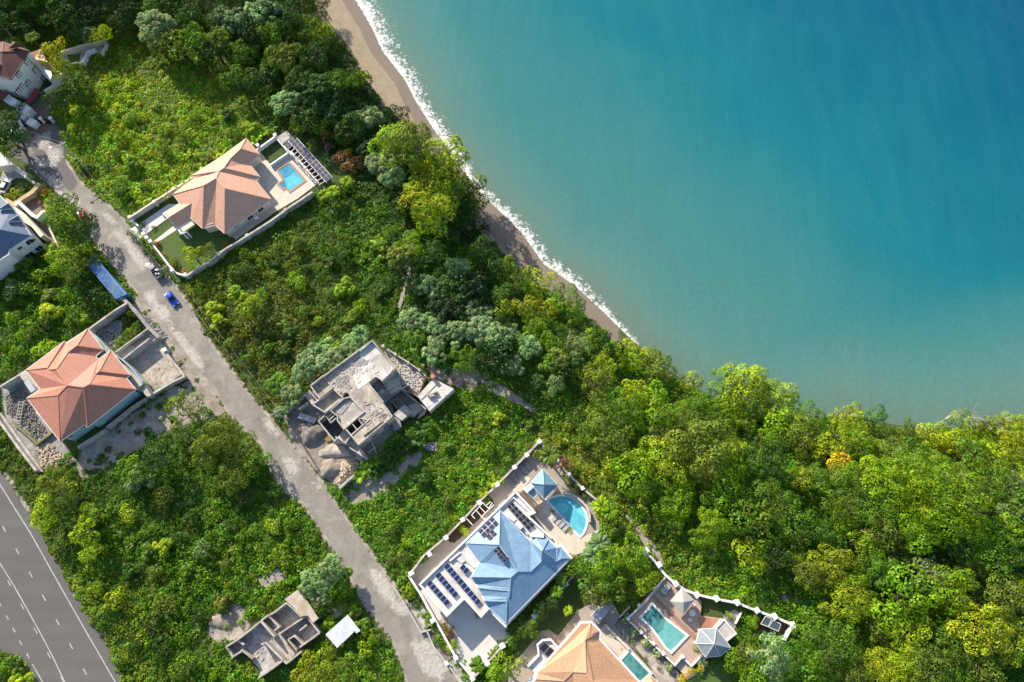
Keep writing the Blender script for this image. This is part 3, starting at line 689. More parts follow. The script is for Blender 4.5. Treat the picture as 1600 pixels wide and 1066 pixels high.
def pool(label, outline, holes_mat, watermat_, coping, cw=0.5, z=0.2, loc=None, zoned=None, name='swimming_pool'):
    w = PP(outline, z); cx = sum(p.x for p in w)/len(w); cy = sum(p.y for p in w)/len(w)
    root = empty(name, (cx, cy, 0), label, 'swimming pool')
    pts = [(p.x,p.y) for p in w]
    mb = MB(); mb.ribbon(pts, cw, 0.0, z+0.03, closed=True); child(mb, 'coping', coping, root)
    mb = MB(); mb.prism(pts, z-0.2, z-0.05); child(mb, 'water', watermat_, root)
    if zoned:
        for zn, (poly, mt, dz) in enumerate(zoned):
            mb = MB(); mb.prism(PP(poly, z), z-0.2, z-0.05+dz); child(mb, 'water', mt, root)
    return root
pool('rectangular turquoise pool with brick edging beside the terracotta villa', M(Z3,(470,675),(625,575),(665,590),(865,825),(650,980),(600,925),(555,945),(480,870),(560,815)), None, MT['poolc'], MT['copingpink'],
     zoned=[(M(Z3,(475,678),(625,580),(725,690),(575,790)), MT['poold'], 0.012), (M(Z3,(485,870),(555,820),(610,890),(560,935)), MT['poold'], 0.008)])
pg = P(*Z3(950,480), 2.4)
PG = empty('solar_pergola', (pg.x, pg.y, 0), 'white pergola carrying a long double row of plum solar panels beside the terracotta villa pool', 'pergola')
zq = 2.7
quad = [P(*Z3(*q_), zq) for q_ in ((715,195),(1235,770),(1155,845),(625,265))]
panels(PG, quad, 12, 2, MT['solarp'], 0.1, 0.04)
panels(PG, [P(*Z3(*q_), zq) for q_ in ((610,275),(680,345),(645,385),(578,312))], 2, 1, MT['solarp'], 0.1, 0.06)
fr = MB()
for t in np.linspace(0, 1, 13):
    A_ = quad[0].lerp(quad[1], t); B_ = Vector(P(*Z3(590,330), zq)).lerp(P(*Z3(1050,880), zq), t); fr.beam(A_, B_, 0.12, 0.12)
for A_, B_ in ((quad[0], quad[1]), (quad[3], quad[2]), (P(*Z3(565,330),zq), P(*Z3(1045,850),zq))): fr.beam(A_-Vector((0,0,.12)), B_-Vector((0,0,.12)), 0.16, 0.12)
child(fr, 'frame', MT['white'], PG)
for t in (0.02, 0.34, 0.66, 0.98):
    for A_, B_ in ((quad[0], quad[1]), (P(*Z3(565,330),zq), P(*Z3(1045,850),zq))):
        q_ = A_.lerp(B_, t); mb = MB(); mb.box((q_.x,q_.y,1.2),(0.15,0.15,2.6)); child(mb, 'post', MT['white'], PG)
mb = MB(); mb.prism(PP(M(Z3,(600,125),(685,205),(545,310),(470,215)), 2.3), -0.2, 2.3); simple('pump_house', mb, MT['conclight'], 'small flat concrete pump house at the end of the solar pergola', 'shed')
sheet('garden_bed', M(Z3,(560,330),(1050,880),(1150,850),(620,260)), 0.05, MT['soil'])
garden_wall('cream garden wall between the terracotta villa driveway and the meadow', [(202,340),(240,315),(272,295),(303,275)], 1.7, 0.35, MT['cream'], [(203.5,340),(242,316),(272,296)], MT['cream'])
garden_wall('white garden wall around the shaded back lawn of the terracotta villa', [(398,236),(430,213),(449,236),(455,242)], 1.5, 0.3, MT['white'], [(430,212),(403,228)], MT['white'])
garden_wall('low white wall between the shaded back lawn and the villa pool terrace', M(Z3,(375,600),(640,420)), 1.0, 0.3, MT['white'])
garden_wall('white balustrade wall between villa pool terrace and the solar pergola', M(Z3,(660,410),(1045,850)), 1.1, 0.25, MT['white'])
garden_wall('grey block wall along the scrub side of the terracotta villa', [(291,431),(300,425),(328,408),(340,397),(352,389),(385,369),(420,347),(455,322),(488,300)], 2.2, 0.4, MT['conclight'], [(342,397),(386,368),(446,328)], MT['conclight'], 0.1)
garden_wall('white street wall of the terracotta villa beside the parked pickup', [(291,431),(276,427),(268,420),(240,384),(236,378)], 1.5, 0.3, MT['white'], [(290,430),(270,423),(236,378),(230,372)], MT['white'])
garden_wall('short white gate wall with round pillar at the terracotta villa driveway', [(206,345),(216,353)], 1.3, 0.3, MT['white'], [(207,345),(225,366)], MT['white'])

# ---------------- house D : orange hips, two storeys, building yard
D = empty('house', (*P(130,600,0)[:2], 0), 'two-storey orange-tiled house with teal walls inside a grey building yard', 'house')
E = 5.0
A0=Z7(890,105,E); ap1=Z7(763,305,6.6); r1=Z7(1075,350,E); v1=Z7(985,432,E); j1=Z7(660,385,6.6); L1=Z7(630,285,E); tl=Z7(520,580,8.4)
T0=Z7(652,778,8.6); T1=Z7(843,802,8.4); B0=Z7(1165,360,E); x1=Z7(1015,470,E); ap2=Z7(1030,608,6.8); r2=Z7(1395,655,E); v2=Z7(1350,692,E); j2=Z7(985,648,6.8); T2=Z7(910,766,8.4)
Cc=Z7(1462,825,E); S2=Z8(830,553,E); vs_=Z8(797,522,E); S1=Z8(525,710,E); ap3=Z7(537,893,7.8); W2=Z7(165,930,E); m2=Z7(328,822,E); W0=Z7(155,597,E); q1=Z7(410,566,7.0); q2=Z7(615,250,E); q3=Z7(430,590,7.0)
facets = [[A0,r1,ap1],[L1,A0,ap1,j1,tl,q3],[ap1,r1,v1,j1],[j1,v1,x1,T1,T0,tl],[x1,B0,ap2,j2,T2,T1],[B0,r2,ap2],[ap2,r2,v2,j2],[j2,v2,Cc,T2],[T2,Cc,S2,T1],
 [T1,S2,vs_],[T0,T1,vs_,S1,ap3],[m2,T0,ap3,W2],[W2,ap3,S1],[W0,q1,q3,tl,T0,m2],[W0,q2,q1],[q2,L1,q3,q1]]
roof_part(D, facets, MT['orange'], MT['capo'], fascia=MT['white'])
_, wp = walls(D, [A0,r1,v1,x1,B0,r2,v2,Cc,S2,vs_,S1,W2,m2,W0,q2,L1], E, MT['teal'], 0.7)
A_ = P(*Cc[:2],E); B_ = P(*S2[:2],E); off = Vector((-0.45,0.55,0)); wa = faceAB(A_+off, B_+off, (0.5,-1))
for x, y, w_, h_ in ((1310,300,1.1,0.9),(1275,318,1.1,0.9),(1180,398,0.9,0.8),(1150,418,0.9,0.8),(1035,505,0.8,0.6)): window(D, *wa, *Z8(x,y), w_, h_, MT['white'], MT['glass'])
mb = MB(); q_ = wall_hit(wa[0], wa[1], *Z8(1225,368)); mb.box((q_.x+0.4,q_.y-0.5,q_.z),(1.6,0.9,0.2),0.6); child(mb, 'window_hood', MT['white'], D)
A_ = P(*vs_[:2],E); B_ = P(*S1[:2],E); wa = faceAB(A_+off, B_+off, (0.5,-1))
for x, y in ((790,535),(770,550),(640,648)): window(D, *wa, *Z8(x,y), 0.9, 0.8, MT['white'], MT['glass'])
mb = MB(); mb.prism(PP(M(Z7,(890,105),(960,175),(1140,370),(1280,450),(1400,560),(1560,740),(1460,830),(1100,600)), 3.6), -0.2, 3.4); child(mb, 'balcony', MT['conclight'], D)
mb = MB(); mb.ribbon([(q_.x,q_.y) for q_ in PP(M(Z7,(975,180),(1145,370),(1290,465),(1400,570),(1545,735)), 4.2)], 0.2, 3.4, 4.2); child(mb, 'balcony_parapet', MT['teal'], D)
mb = MB(); mb.prism(PP(M(Z7,(80,665),(150,600),(340,830),(235,860)), 3.2), -0.2, 3.2); child(mb, 'balcony', MT['conclight'], D)
q_ = P(*Z7(215,790), 3.6); mb = MB(); mb.box((q_.x,q_.y,3.9),(3.2,1.2,0.15),-0.85); mb.beam(P(*Z7(270,800),4.5), P(*Z7(330,850),3.3), 0.1, 0.1); child(mb, 'balcony_screen', MT['ltgrey'], D)
gp = [(0,603),(43,580),(100,538),(138,512),(170,492),(198,474)]
garden_wall('tall grey block wall on the scrub side of the orange house yard', M(A4,(0,548),(150,455),(330,330),(490,230),(640,122),(705,83)), 2.6, 0.35, MT['conclight'])
garden_wall('long dark parapet wall between the estate road and the orange house yard', M(A4,(665,45),(705,80),(760,140),(820,215),(880,275)), 2.2, 0.7, MT['conc'])
garden_wall('low roadside wall with square pillar beside the sandy court', M(A4,(912,350),(960,410),(1022,488)), 1.5, 0.4, MT['conclight'], [Y1(785,580)], MT['white'], 0.3, 0.7)
garden_wall('grey wall closing the sandy court on its scrub side', M(A4,(1025,490),(960,520),(825,600)), 1.8, 0.4, MT['conclight'])
garden_wall('long pale wall along the bare strip below the orange house', M(A4,(825,602),(720,672),(590,775)), 1.6, 0.4, MT['conclight'])
garden_wall('short pale wall by the rubble beneath the orange house', M(A4,(590,785),(430,888)), 1.2, 0.6, MT['conclight'])
garden_wall('wide grey retaining wall at the highway side of the orange house yard', M(A4,(-60,640),(0,745),(100,885),(200,1015)), 1.8, 0.4, MT['conclight'])
sheet('yard_slab', M(A4,(0,690),(40,740),(240,1020),(205,1024),(0,760)), 0.5, MT['conclight'])
garden_wall('mossy low kerb wall beside the rubble pit of the orange house', M(A4,(70,745),(205,865),(290,800)), 0.8, 0.35, plain('mossy_concrete', (0.22,0.19,0.09), 0.9, 0.4, 1.0))
# stair ramp court
ST_ = empty('entrance_ramp', (*P(*Y1(480,540),0)[:2],0), 'raised concrete entrance ramp with steps between two parapets at orange house', 'ramp')
mb = MB(); mb.prism(PP(M(Y1,(270,610),(600,370),(700,460),(350,680)), 1.2), -0.2, 1.2); child(mb, 'ramp_slab', MT['conclight'], ST_)
mb = MB(); mb.ribbon([(q_.x,q_.y) for q_ in PP(M(Y1,(262,605),(605,355)), 2.4)], 0.3, -0.2, 2.4); child(mb, 'parapet', MT['conclight'], ST_)
mb = MB(); mb.ribbon([(q_.x,q_.y) for q_ in PP(M(Y1,(345,675),(620,458)), 2.4)], 0.35, -0.2, 2.4); child(mb, 'parapet', MT['conclight'], ST_)
st = MB()
for t in np.linspace(0, 1, 9):
    A_ = P(*Y1(430+t*140, 520-t*100), 1.3); B_ = P(*Y1(480+t*140, 550-t*105), 1.3); st.beam(A_, B_, 0.25, 0.25)
child(st, 'step', MT['conc'], ST_)
sheet('court_floor', M(Y1,(360,690),(720,450),(820,640),(960,830),(620,1060),(540,900)), 0.06, MT['concwarm'])
mb = MB(); mb.prism(PP(M(Y1,(345,680),(520,880),(560,915),(640,1050),(600,1066),(420,900)), 2.8), -0.2, 2.8); simple('terrace_block', mb, MT['conclight'], 'pale flat concrete terrace block along the court front of orange house', 'terrace')

# ---------------- house B : slate blue roof at the left edge
Bh = empty('house', (*P(10,370,0)[:2],0), 'white two-storey house with dark slate-blue roof and arched windows at left edge', 'house')
E = 6.0
Ee=(48.6,368.3,E); r0=(0,359,8.3); far=(-70,352,8.5); s0=(14.4,390.6,E); s1=(13.8,397.5,E); s2=(0,406,E); s3=(-80,460,E); n0=(19.7,326,E); n1_=(0,306,E); n2_=(-60,258,E); w0=(-150,380,E); w3=(-130,400,E)
roof_part(Bh, [[Ee,n0,n1_,n2_,far,r0],[Ee,r0,far,s3,s2,s1,s0],[far,n2_,w0],[far,w0,s3]], MT['navy'], MT['capn'], fascia=MT['white'])
for x, y in ((150,205),(262,350)):
    t0, t1, t2 = Z5(x-5,y-70,6.0), Z5(x,y+10,6.0), Z5(x-165,y,7.6)
    roof_part(Bh, [[Z5(x-50,y-70,7.3), Z5(x,y-5,6.2), Z5(x-170,y+5,7.6)], [Z5(x-50,y-70,7.3), Z5(x-75,y-55,6.1), Z5(x-170,y+5,7.6)]], MT['navy'], MT['capn'], name='dormer_roof', fascia=MT['white'])
_, wp = walls(Bh, [Ee,n0,n1_,n2_,w0,s3,s2,s1,s0], E, MT['white'], 0.25)
A_ = P(*Ee[:2],E); B_ = P(*s0[:2],E); off = (A_-B_).normalized(); nrm_ = Vector((off.y,-off.x,0)); nrm_ = nrm_ if nrm_.y < 0 else -nrm_
A_ -= nrm_*0.25; B_ -= nrm_*0.25; wa = faceAB(A_, B_, nrm_)
wl = [(350,590,1.7,1.5,True),(400,565,0.7,0.7,True),(235,668,1.0,0.8,False),(460,668,1.5,1.3,False),(355,750,1.9,1.6,False),(155,752,0.9,1.8,True),(275,825,0.9,1.8,True),(100,808,2.2,2.6,True),(232,880,2.2,2.4,True),(55,955,2.0,1.8,False)]
for x, y, w_, h_, ar in wl: window(Bh, *wa, *Z5(x,y), w_, h_, MT['white'], MT['glass'], ar)
bl = MB()
for y in (520, 560, 600, 640):
    pass
A2_ = P(*n0[:2],E); nb = Vector((0.8,0.6,0)); wb = faceAB(P(*Ee[:2],E)-nb*0.25, A2_-nb*0.25, nb)
for x, y in ((315,335),(305,392),(420,470),(480,570)): window(Bh, *wb, *Z5(x,y), 1.0, 0.9, MT['white'], MT['glass'])
mb = MB(); mb.prism(PP(M(Z5,(150,160),(260,230),(420,400),(520,510),(480,540),(380,420),(260,340)), 3.2), -0.2, 3.2); child(mb, 'side_wing', MT['cream'], Bh)
mb = MB(); mb.ribbon([(q_.x,q_.y) for q_ in PP(M(Z5,(170,160),(220,120),(300,200),(380,275),(440,300),(510,225)), 2.6)], 0.7, -0.2, 2.6); child(mb, 'entrance_parapet', MT['white'], Bh)
sheet('forecourt', M(Z5,(150,130),(450,0),(600,60),(560,200),(700,660),(600,660),(430,380)), 0.08, MT['brown'])
garden_wall('ochre stepped garden wall above the brown forecourt at left edge', [(8,312),(20,319),(50,300),(62,286)], 1.6, 1.0, plain('ochre_render', (0.50,0.37,0.20), 0.85, 0.2))
garden_wall('narrow cream wall between the brown forecourt and the roadside shrubs', M(Z5,(530,220),(525,300),(600,460),(690,650)), 1.0, 0.35, MT['cream'])
mb = MB()
for t in range(6): q_ = P(*Z5(575+t*14,610+t*2), 0.5); mb.box((q_.x,q_.y,0.25),(0.25,1.6,0.5),-0.2)
child(mb, 'railing', MT['copingpink'], Bh)

# ---------------- house A : white hillside house with maroon roof
Ah = empty('house', (*P(60,150,0)[:2],0), 'tall white three-storey house with maroon shingle roof and barred windows', 'house')
E = 8.5
N0=W1(35,160,E); Et=W1(285,245,E); Rg=W1(22,256,10.4); Nw=(-50,70,E); v3=W1(205,380,E); rg2=W1(18,380,9.9); S3=W1(105,530,E); Sw=W1(0,492,E); Sw2=(-60,110,E); Lf=(-90,95,10.2)
roof_part(Ah, [[N0,Et,Rg],[N0,Rg,Lf,Nw],[Rg,Et,v3,rg2,Lf],[rg2,v3,S3],[rg2,S3,Sw,Sw2,Lf],[Nw,Lf,Sw2]], MT['maroon'], MT['capm'], fascia=MT['capm'])
roof_part(Ah, [[W1(85,225,9.9),W1(118,160,9.6),W1(150,168,10.7)],[W1(118,160,9.6),W1(242,205,9.2),W1(150,168,10.7)],[W1(85,225,9.9),W1(150,168,10.7),W1(242,205,9.2)]], MT['maroon'], MT['capm'], name='upper_roof')
_, wp = walls(Ah, [N0,Et,v3,S3,Sw,Sw2,Nw], E, MT['white'], 0.45)
A_ = P(*Et[:2],E); B_ = P(*S3[:2],E); dn = (A_-B_).normalized(); nr = Vector((dn.y,-dn.x,0)); nr = nr if nr.y < 0 else -nr
mb = MB(); b2 = B_-dn*5; q4 = [A_-nr*0.4, B_-nr*0.3, B_-nr*7, A_-nr*7]; mb.prism([(q_.x,q_.y) for q_ in q4], -0.2, 8.0); child(mb, 'wall', MT['white'], Ah)
wa = faceAB(A_-nr*0.36, B_-nr*0.36, nr)
for x, y in ((262,348),(345,430),(428,513),(182,480),(270,565),(205,605),(178,650)):
    window(Ah, *wa, *W1(x,y), 1.5, 1.3, MT['capm'], MT['glass'])
    c_ = wall_hit(*wa, *W1(x,y)); sh = MB(); u_ = (wa[1]-wa[0]).normalized(); n_ = Vector((u_.y,-u_.x,0))
    [sh.beam(c_+n_*0.16+u_*k0, c_+n_*0.16+u_*k1, 0.06, 1.2) for k0, k1 in ((-0.62,-0.12),(0.12,0.62))]; child(sh, 'window_blind', MT['white'], Ah)
mb = MB(); mb.tube(P(*W1(250,300),8.0), P(*W1(490,545),0.2), 0.1, 0.1); child(mb, 'drainpipe', MT['capm'], Ah)
mb = MB(); aw = [P(*W1(345,600),2.6), P(*W1(400,645),2.0), P(*W1(290,775),2.0), P(*W1(250,745),2.6)]; mb.face(aw); mb.face([q_-Vector((0,0,.12)) for q_ in aw][::-1]); child(mb, 'awning', MT['red'], Ah)
mb = MB(); mb.prism(PP(M(W1,(0,600),(105,690),(240,770),(300,800),(200,900),(130,780),(0,700)), 2.6), -0.2, 2.6); child(mb, 'lower_wing', MT['white'], Ah)
roof_part(Ah, [[W1(-40,600,4.6),W1(85,665,3.6),W1(20,740,3.6),W1(-40,700,3.8)]], MT['maroon'], MT['capm'], name='porch_roof')
mb = MB(); mb.prism(PP(M(W1,(340,350),(500,450),(510,480),(490,545),(350,400)), 3.0), -0.2, 3.0); child(mb, 'side_wing', MT['white'], Ah)
roof_part(Ah, [[W1(290,270,5.0),W1(395,228,4.0),W1(470,360,4.2),W1(340,330,4.4)],[W1(350,340,3.6),W1(480,370,3.4),W1(590,450,2.8),W1(500,440,3.0)]], MT['peach'], MT['capt'], name='porch_roof')
sheet('driveway', M(W1,(440,650),(610,490),(700,500),(560,700),(520,900),(510,960),(400,960),(340,900),(300,800)), 0.09, MT['brown'])
sheet('road_apron', [(30,196),(60,184),(84,186),(88,200),(60,206),(38,214)], 0.09, MT['brown'])
garden_wall('curved white planter wall along the brown driveway of the maroon-roofed house', M(W1,(430,640),(500,600),(560,540),(595,470),(560,450)), 1.4, 0.5, MT['white'])
garden_wall('white wall curving round the small front courtyard of maroon-roofed house', M(W1,(200,900),(250,890),(285,850),(285,800),(230,755)), 1.4, 0.5, MT['white'])
garden_wall('white roadside wall below the front courtyard of the maroon-roofed house', M(W1,(0,935),(90,1020),(150,1040),(215,990),(130,830)), 1.5, 0.5, MT['white'])
garden_wall('low wall with white pillars and car gate at the cul-de-sac', M(W1,(270,930),(340,960)), 1.6, 1.8, MT['white'], M(W1,(285,880),(398,912),(495,910)), MT['white'], 0.2)
mb = MB(); A_ = P(*W1(365,910),1.6); B_ = P(*W1(505,915),1.6); mb.beam(A_-Vector((0,0,.8)), B_-Vector((0,0,.8)), 0.12, 1.5)
for t in np.linspace(0,1,12): q_ = A_.lerp(B_, t); mb.beam(q_-Vector((0,0,1.5)), q_+Vector((0,0,.1)), 0.08, 0.2)
simple('driveway_gate', mb, MT['wood'], 'dark barred driveway gate at the head of the cul-de-sac', 'gate')
garden_wall('long cream terrace wall behind the maroon-roofed house', [(92,82),(128,70),(164,62),(166,68),(158,84)], 1.6, 0.3, MT['cream'])
garden_wall('short white wall below the small upper lawn by the maroon-roofed house', [(128,98),(137,80),(148,76)], 1.6, 0.35, MT['white'])
sheet('terrace', [(92,84),(164,66),(158,88),(140,80),(128,98),(112,100),(98,92)], 0.06, MT['conclight'])
sheet('lawn', [(104,86),(126,84),(124,96),(110,98)], 0.10, LAWN)
pool('small blue plunge pool in the courtyard of the maroon-roofed house', M(W1,(60,960),(150,900),(200,930),(100,1005)), None, MT['poold'], MT['white'])
sheet('courtyard', M(A2,(-40,260),(90,245),(240,330),(180,340),(110,330),(60,370),(0,440),(-60,430)), 0.07, MT['conc'])
mb = MB(); mb.prism(PP(M(Z6,(-60,290),(80,400),(180,510),(0,530),(-60,520)), 3.0), -0.2, 3.0); o_ = simple('garage', mb, MT['whitedirty'], 'flat-roofed white garage at left edge beside the cul-de-sac', 'garage')
garden_wall('white courtyard wall beside the parked white car', M(Z6,(215,575),(330,660),(480,770)), 1.4, 0.5, MT['white'])
# ---------------- house E : unfinished concrete house
Eh = empty('unfinished_house', (*P(570,620,0)[:2],0), 'unfinished grey concrete house with open roofless rooms, parapets and a stagnant pool', 'house')
def slab(pts, z1, mat, name='floor_slab', z0=-0.3, root=Eh):
    mb = MB(); mb.prism(PP(pts, z1), z0, z1); return child(mb, name, mat, root)
def para(pts, z0, z1, t=0.22, mat=None, root=Eh, name='parapet'):
    mb = MB(); mb.ribbon([(q.x,q.y) for q in PP(pts, z1)], t, z0, z1); return child(mb, name, mat or MT['conclight'], root)
ZT = 6.0
slab(M(Y4,(30,165),(330,-60),(700,-100),(1200,0),(1290,300),(1230,500),(1000,690),(900,740),(700,560),(590,480),(400,290),(200,200)), 0.4, MT['conc'])
mA = [(504.7,587),(581.3,530.7),(618.6,575),(597.2,596.4),(588.5,588),(576,598.5),(598.8,628),(613,650.3),(559.6,693.9),Y4(770,425),Y4(965,255),Y4(845,240)[:2],Y4(915,165),Y4(760,0),Y2(905,820),Y2(840,890)]
slab(mA, ZT, MT['concwarm'], 'roof_slab')
pal = plain('pale_dusty_screed', (0.66,0.62,0.56), 0.9, 0.25, 0.35, grime=(0.24,0.21,0.18))
slab(M(Y3,(30,170),(185,60),(500,385),(330,575),(240,520),(140,600),(0,700),(-80,500)), ZT+0.05, pal, 'screed', ZT)
for pts in (M(Y3,(15,165),(190,20),(510,395)), [(505,588.5),(581.3,531.6)], M(Y3,(510,395),(325,575)), M(Y3,(140,612),(345,872)), M(Y4,(1120,80),(1228,215),(852,530),(770,428))): para(pts, ZT, ZT+0.8)
# sunken stair well between the two roof fields
slab(M(Y3,(255,515),(325,590),(520,410),(600,560),(600,680),(420,800),(345,870),(140,610)), 3.0, MT['conc'], 'stair_landing')
for k_, (x0,y0,x1,y1) in enumerate(((330,600,520,480),(370,640,560,540),(400,690,580,600),(430,740,600,660))):
    mb = MB(); mb.beam(P(*Y3(x0,y0),3.9-k_*0.25), P(*Y3(x1,y1),3.9-k_*0.25), 0.9, 0.3); child(mb, 'stair_flight', MT['conclight'], Eh)
for x, y, w_, h_ in ((205,615,1.2,0.5),(310,730,1.5,0.7),(370,640,0.5,0.5),(405,690,0.5,0.5),(240,690,0.6,0.5)):
    q = P(*Y3(x,y),3.6); mb = MB(); mb.box((q.x,q.y,3.3),(w_,h_,0.6),0.6); child(mb, 'block_stack', MT['conclight'], Eh)
# roofless rooms, west side
b1 = M(Y2,(400,735),(575,595),(715,775),(535,920)); b2 = M(Y2,(430,995),(715,775),(850,905),(600,1105))
slab(b1, 5.0, MT['concwarm'], 'room_floor'); slab(b2, 5.0, MT['concwarm'], 'room_floor')
for bb in (b1, b2): para(bb+bb[:1], 4.9, 6.1, 0.25)
b3 = M(Y4,(540,150),(690,20),(760,0),(915,165),(690,358),(620,265),(620,215))
slab(b3, 5.7, MT['concwarm'], 'roof_slab'); slab(M(Y4,(640,240),(800,60),(915,165),(690,358)), 5.78, pal, 'screed', 5.7)
para(b3+b3[:1], 5.6, 6.3, 0.25)
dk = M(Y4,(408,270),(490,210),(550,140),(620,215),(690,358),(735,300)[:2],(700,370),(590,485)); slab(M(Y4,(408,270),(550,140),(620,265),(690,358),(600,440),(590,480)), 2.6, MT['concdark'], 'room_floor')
para(M(Y4,(550,140),(408,270),(585,492),(620,455)), 2.4, 5.4, 0.25); para(M(Y4,(490,210),(545,287),(620,220),(552,147)), 4.8, 5.5, 0.2)
for t in (0.36, 0.68): A_ = P(*Y4(490,210),5.3).lerp(P(*Y4(545,287),5.3), t); B_ = P(*Y4(552,147),5.3).lerp(P(*Y4(620,220),5.3), t); mb = MB(); mb.beam(A_,B_,0.2,0.4); child(mb, 'parapet', MT['conclight'], Eh)
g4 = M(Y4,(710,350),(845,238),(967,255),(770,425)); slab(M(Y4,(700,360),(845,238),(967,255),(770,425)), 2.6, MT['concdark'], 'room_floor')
para(M(Y4,(845,238),(967,255),(770,427),(708,352)), 2.4, 6.2, 0.25)
for a_, b_ in (((778,292),(835,365)),((845,240),(900,312))): para(M(Y4,a_,b_), 2.4, 6.1, 0.22)
slab(M(Y4,(590,490),(690,360),(770,430),(710,520)), 3.2, MT['conclight'], 'floor_slab')
slab(M(Y4,(710,520),(770,430),(850,530),(970,690),(950,700)), 1.6, MT['conclight'], 'floor_slab')
para(M(Y4,(740,555),(950,690)), 1.0, 2.6, 0.25); para(M(Y4,(905,430),(1120,262)), ZT, ZT+0.7, 0.25, MT['concwarm'])
for x0,y0,x1,y1 in ((1060,30,1110,90),): pass
# main SE wall openings
A_ = P(*Y4(1230,215),ZT); B_ = P(*Y4(850,530),ZT); wa = faceAB(A_, B_, (0.5,-1))
for x, y in ((1160,330),(1185,385),(1030,435),(1095,465),(915,525)): window(Eh, *wa, *Y4(x,y), 1.5, 0.9, MT['conclight'], MT['glass'])
mb = MB(); mb.beam(P(*Y4(600,445),3.6), P(*Y4(720,520),3.6), 0.25, 0.5); child(mb, 'beam', MT['conclight'], Eh)
# NW lower outbuildings
para(M(Y4,(20,165),(195,35),(330,-60)), -0.2, 2.2, 0.35); para(M(Y4,(20,165),(60,240)), -0.2, 1.6, 0.5)
slab(M(Y2,(320,850),(390,790),(480,960),(420,1000),(350,920)), 3.0, MT['conclight'], 'floor_slab')
para(M(Y2,(380,800),(500,945)), 3.0, 5.5, 0.2); para(M(Y2,(420,770),(545,925)), 3.0, 5.6, 0.2); para(M(Y4,(185,140),(290,60)), 0.3, 2.4, 0.2)
# NE terraces
slab(M(Y3,(355,180),(405,135),(500,195),(690,315),(930,510),(820,790),(590,690),(600,560),(520,410)), 2.6, MT['concwarm'], 'terrace_slab')
para(M(Y3,(405,135),(500,205),(690,320),(850,430),(935,512)), 2.6, 3.4, 0.25)
for x, y in ((510,205),(690,325),(845,425),(340,95)): q = P(*Y3(x,y),3.9); mb = MB(); mb.box((q.x,q.y,2.0),(0.6,0.6,4.0),0.6); child(mb, 'pillar', MT['conclight'], Eh)
slab(M(Y3,(1040,545),(1325,690),(985,1000),(820,790)), 3.2, pal, 'terrace_slab')
para(M(Y3,(870,835),(1090,615)), 3.2, 3.34, 0.2)
q = P(*Y3(1035,525),3.6); mb = MB(); mb.box((q.x,q.y,2.1),(0.9,0.9,4.6),0.6); child(mb, 'pillar', MT['copingpink'], Eh)
for x, y, r_ in ((990,770,0.3),(1060,740,0.5),(1020,790,0.2)): q = P(*Y3(x,y),3.5); mb = MB(); mb.box((q.x,q.y,3.6),(1.2,0.3,0.8),r_); child(mb, 'block_stack', MT['concwarm'], Eh)
mb = MB(); mb.beam(P(*Y3(850,520),3.2), P(*Y3(1020,545),3.4), 0.3, 0.3); child(mb, 'beam', MT['wood'], Eh)
slab(M(Y3,(390,800),(590,680),(930,950),(760,1080),(560,1000)), 1.2, MT['conc'], 'pool_surround')
mb = MB(); w_ = PP(M(Y3,(425,805),(592,698),(885,925),(790,1005),(640,905),(555,975)), 1.25); mb.prism([(q.x,q.y) for q in w_], 0.9, 1.25); child(mb, 'stagnant_water', MT['pondy'], Eh)
slab(M(Y3,(790,1010),(890,935),(820,880),(690,920)), 1.30, MT['conc'], 'pool_floor', 1.1)
para(M(Y3,(425,810),(592,696),(895,935),(940,975)), 1.2, 1.7, 0.22); para(M(Y3,(610,650),(850,810),(870,860)), 1.4, 2.7, 0.2); para(M(Y3,(600,690),(700,625)), 2.6, 3.0, 0.2)
slab(M(Y3,(480,1040),(640,915),(735,1020),(600,1130)), 1.9, MT['conclight'], 'floor_slab')
slab(M(Y4,(1200,230),(1290,140),(1330,330),(1260,380),(1240,330)), 1.6, MT['conc'], 'floor_slab')
for k_ in range(4): para(M(Y3,(860-k_*12,1030+k_*22),(950-k_*10,965+k_*22)), 0.5, 1.2, 0.15)
for x0,y0,x1,y1 in ((1000,500,1060,640),(1045,560,970,620)): mb = MB(); mb.beam(P(*Y4(x0,y0),1.4), P(*Y4(x1,y1),1.2), 0.3, 0.6); child(mb, 'beam', MT['conclight'], Eh)
garden_wall('pale block wall behind the rubble heap by the estate road', M(Y4,(640,1015),(735,930),(832,850)), 1.8, 0.4, MT['conclight'])
sheet('building_yard', M(Y4,(20,180),(190,150),(400,280),(590,490),(720,600),(860,700),(830,850),(640,1010),(590,980),(480,900),(370,800),(300,640),(200,560),(130,400)), 0.05, MT['sandheap'])
mb = MB(); mb.beam(P(*Y4(195,205),1.2), P(*Y4(375,272),1.0), 1.3, 0.25); simple('metal_sheet', mb, MT['ltgrey'], 'long pale grey metal sheet lying in the yard of the unfinished house', 'sheet')
mb = MB(); mb.prism(PP(M(Y4,(470,455),(525,440),(570,480),(500,505)), 0.3), 0.0, 0.3); simple('muddy_puddle', mb, plain('muddy_yellow_water', (0.30,0.20,0.05), 0.2), 'small muddy yellow puddle beside the gravel mound', 'puddle')

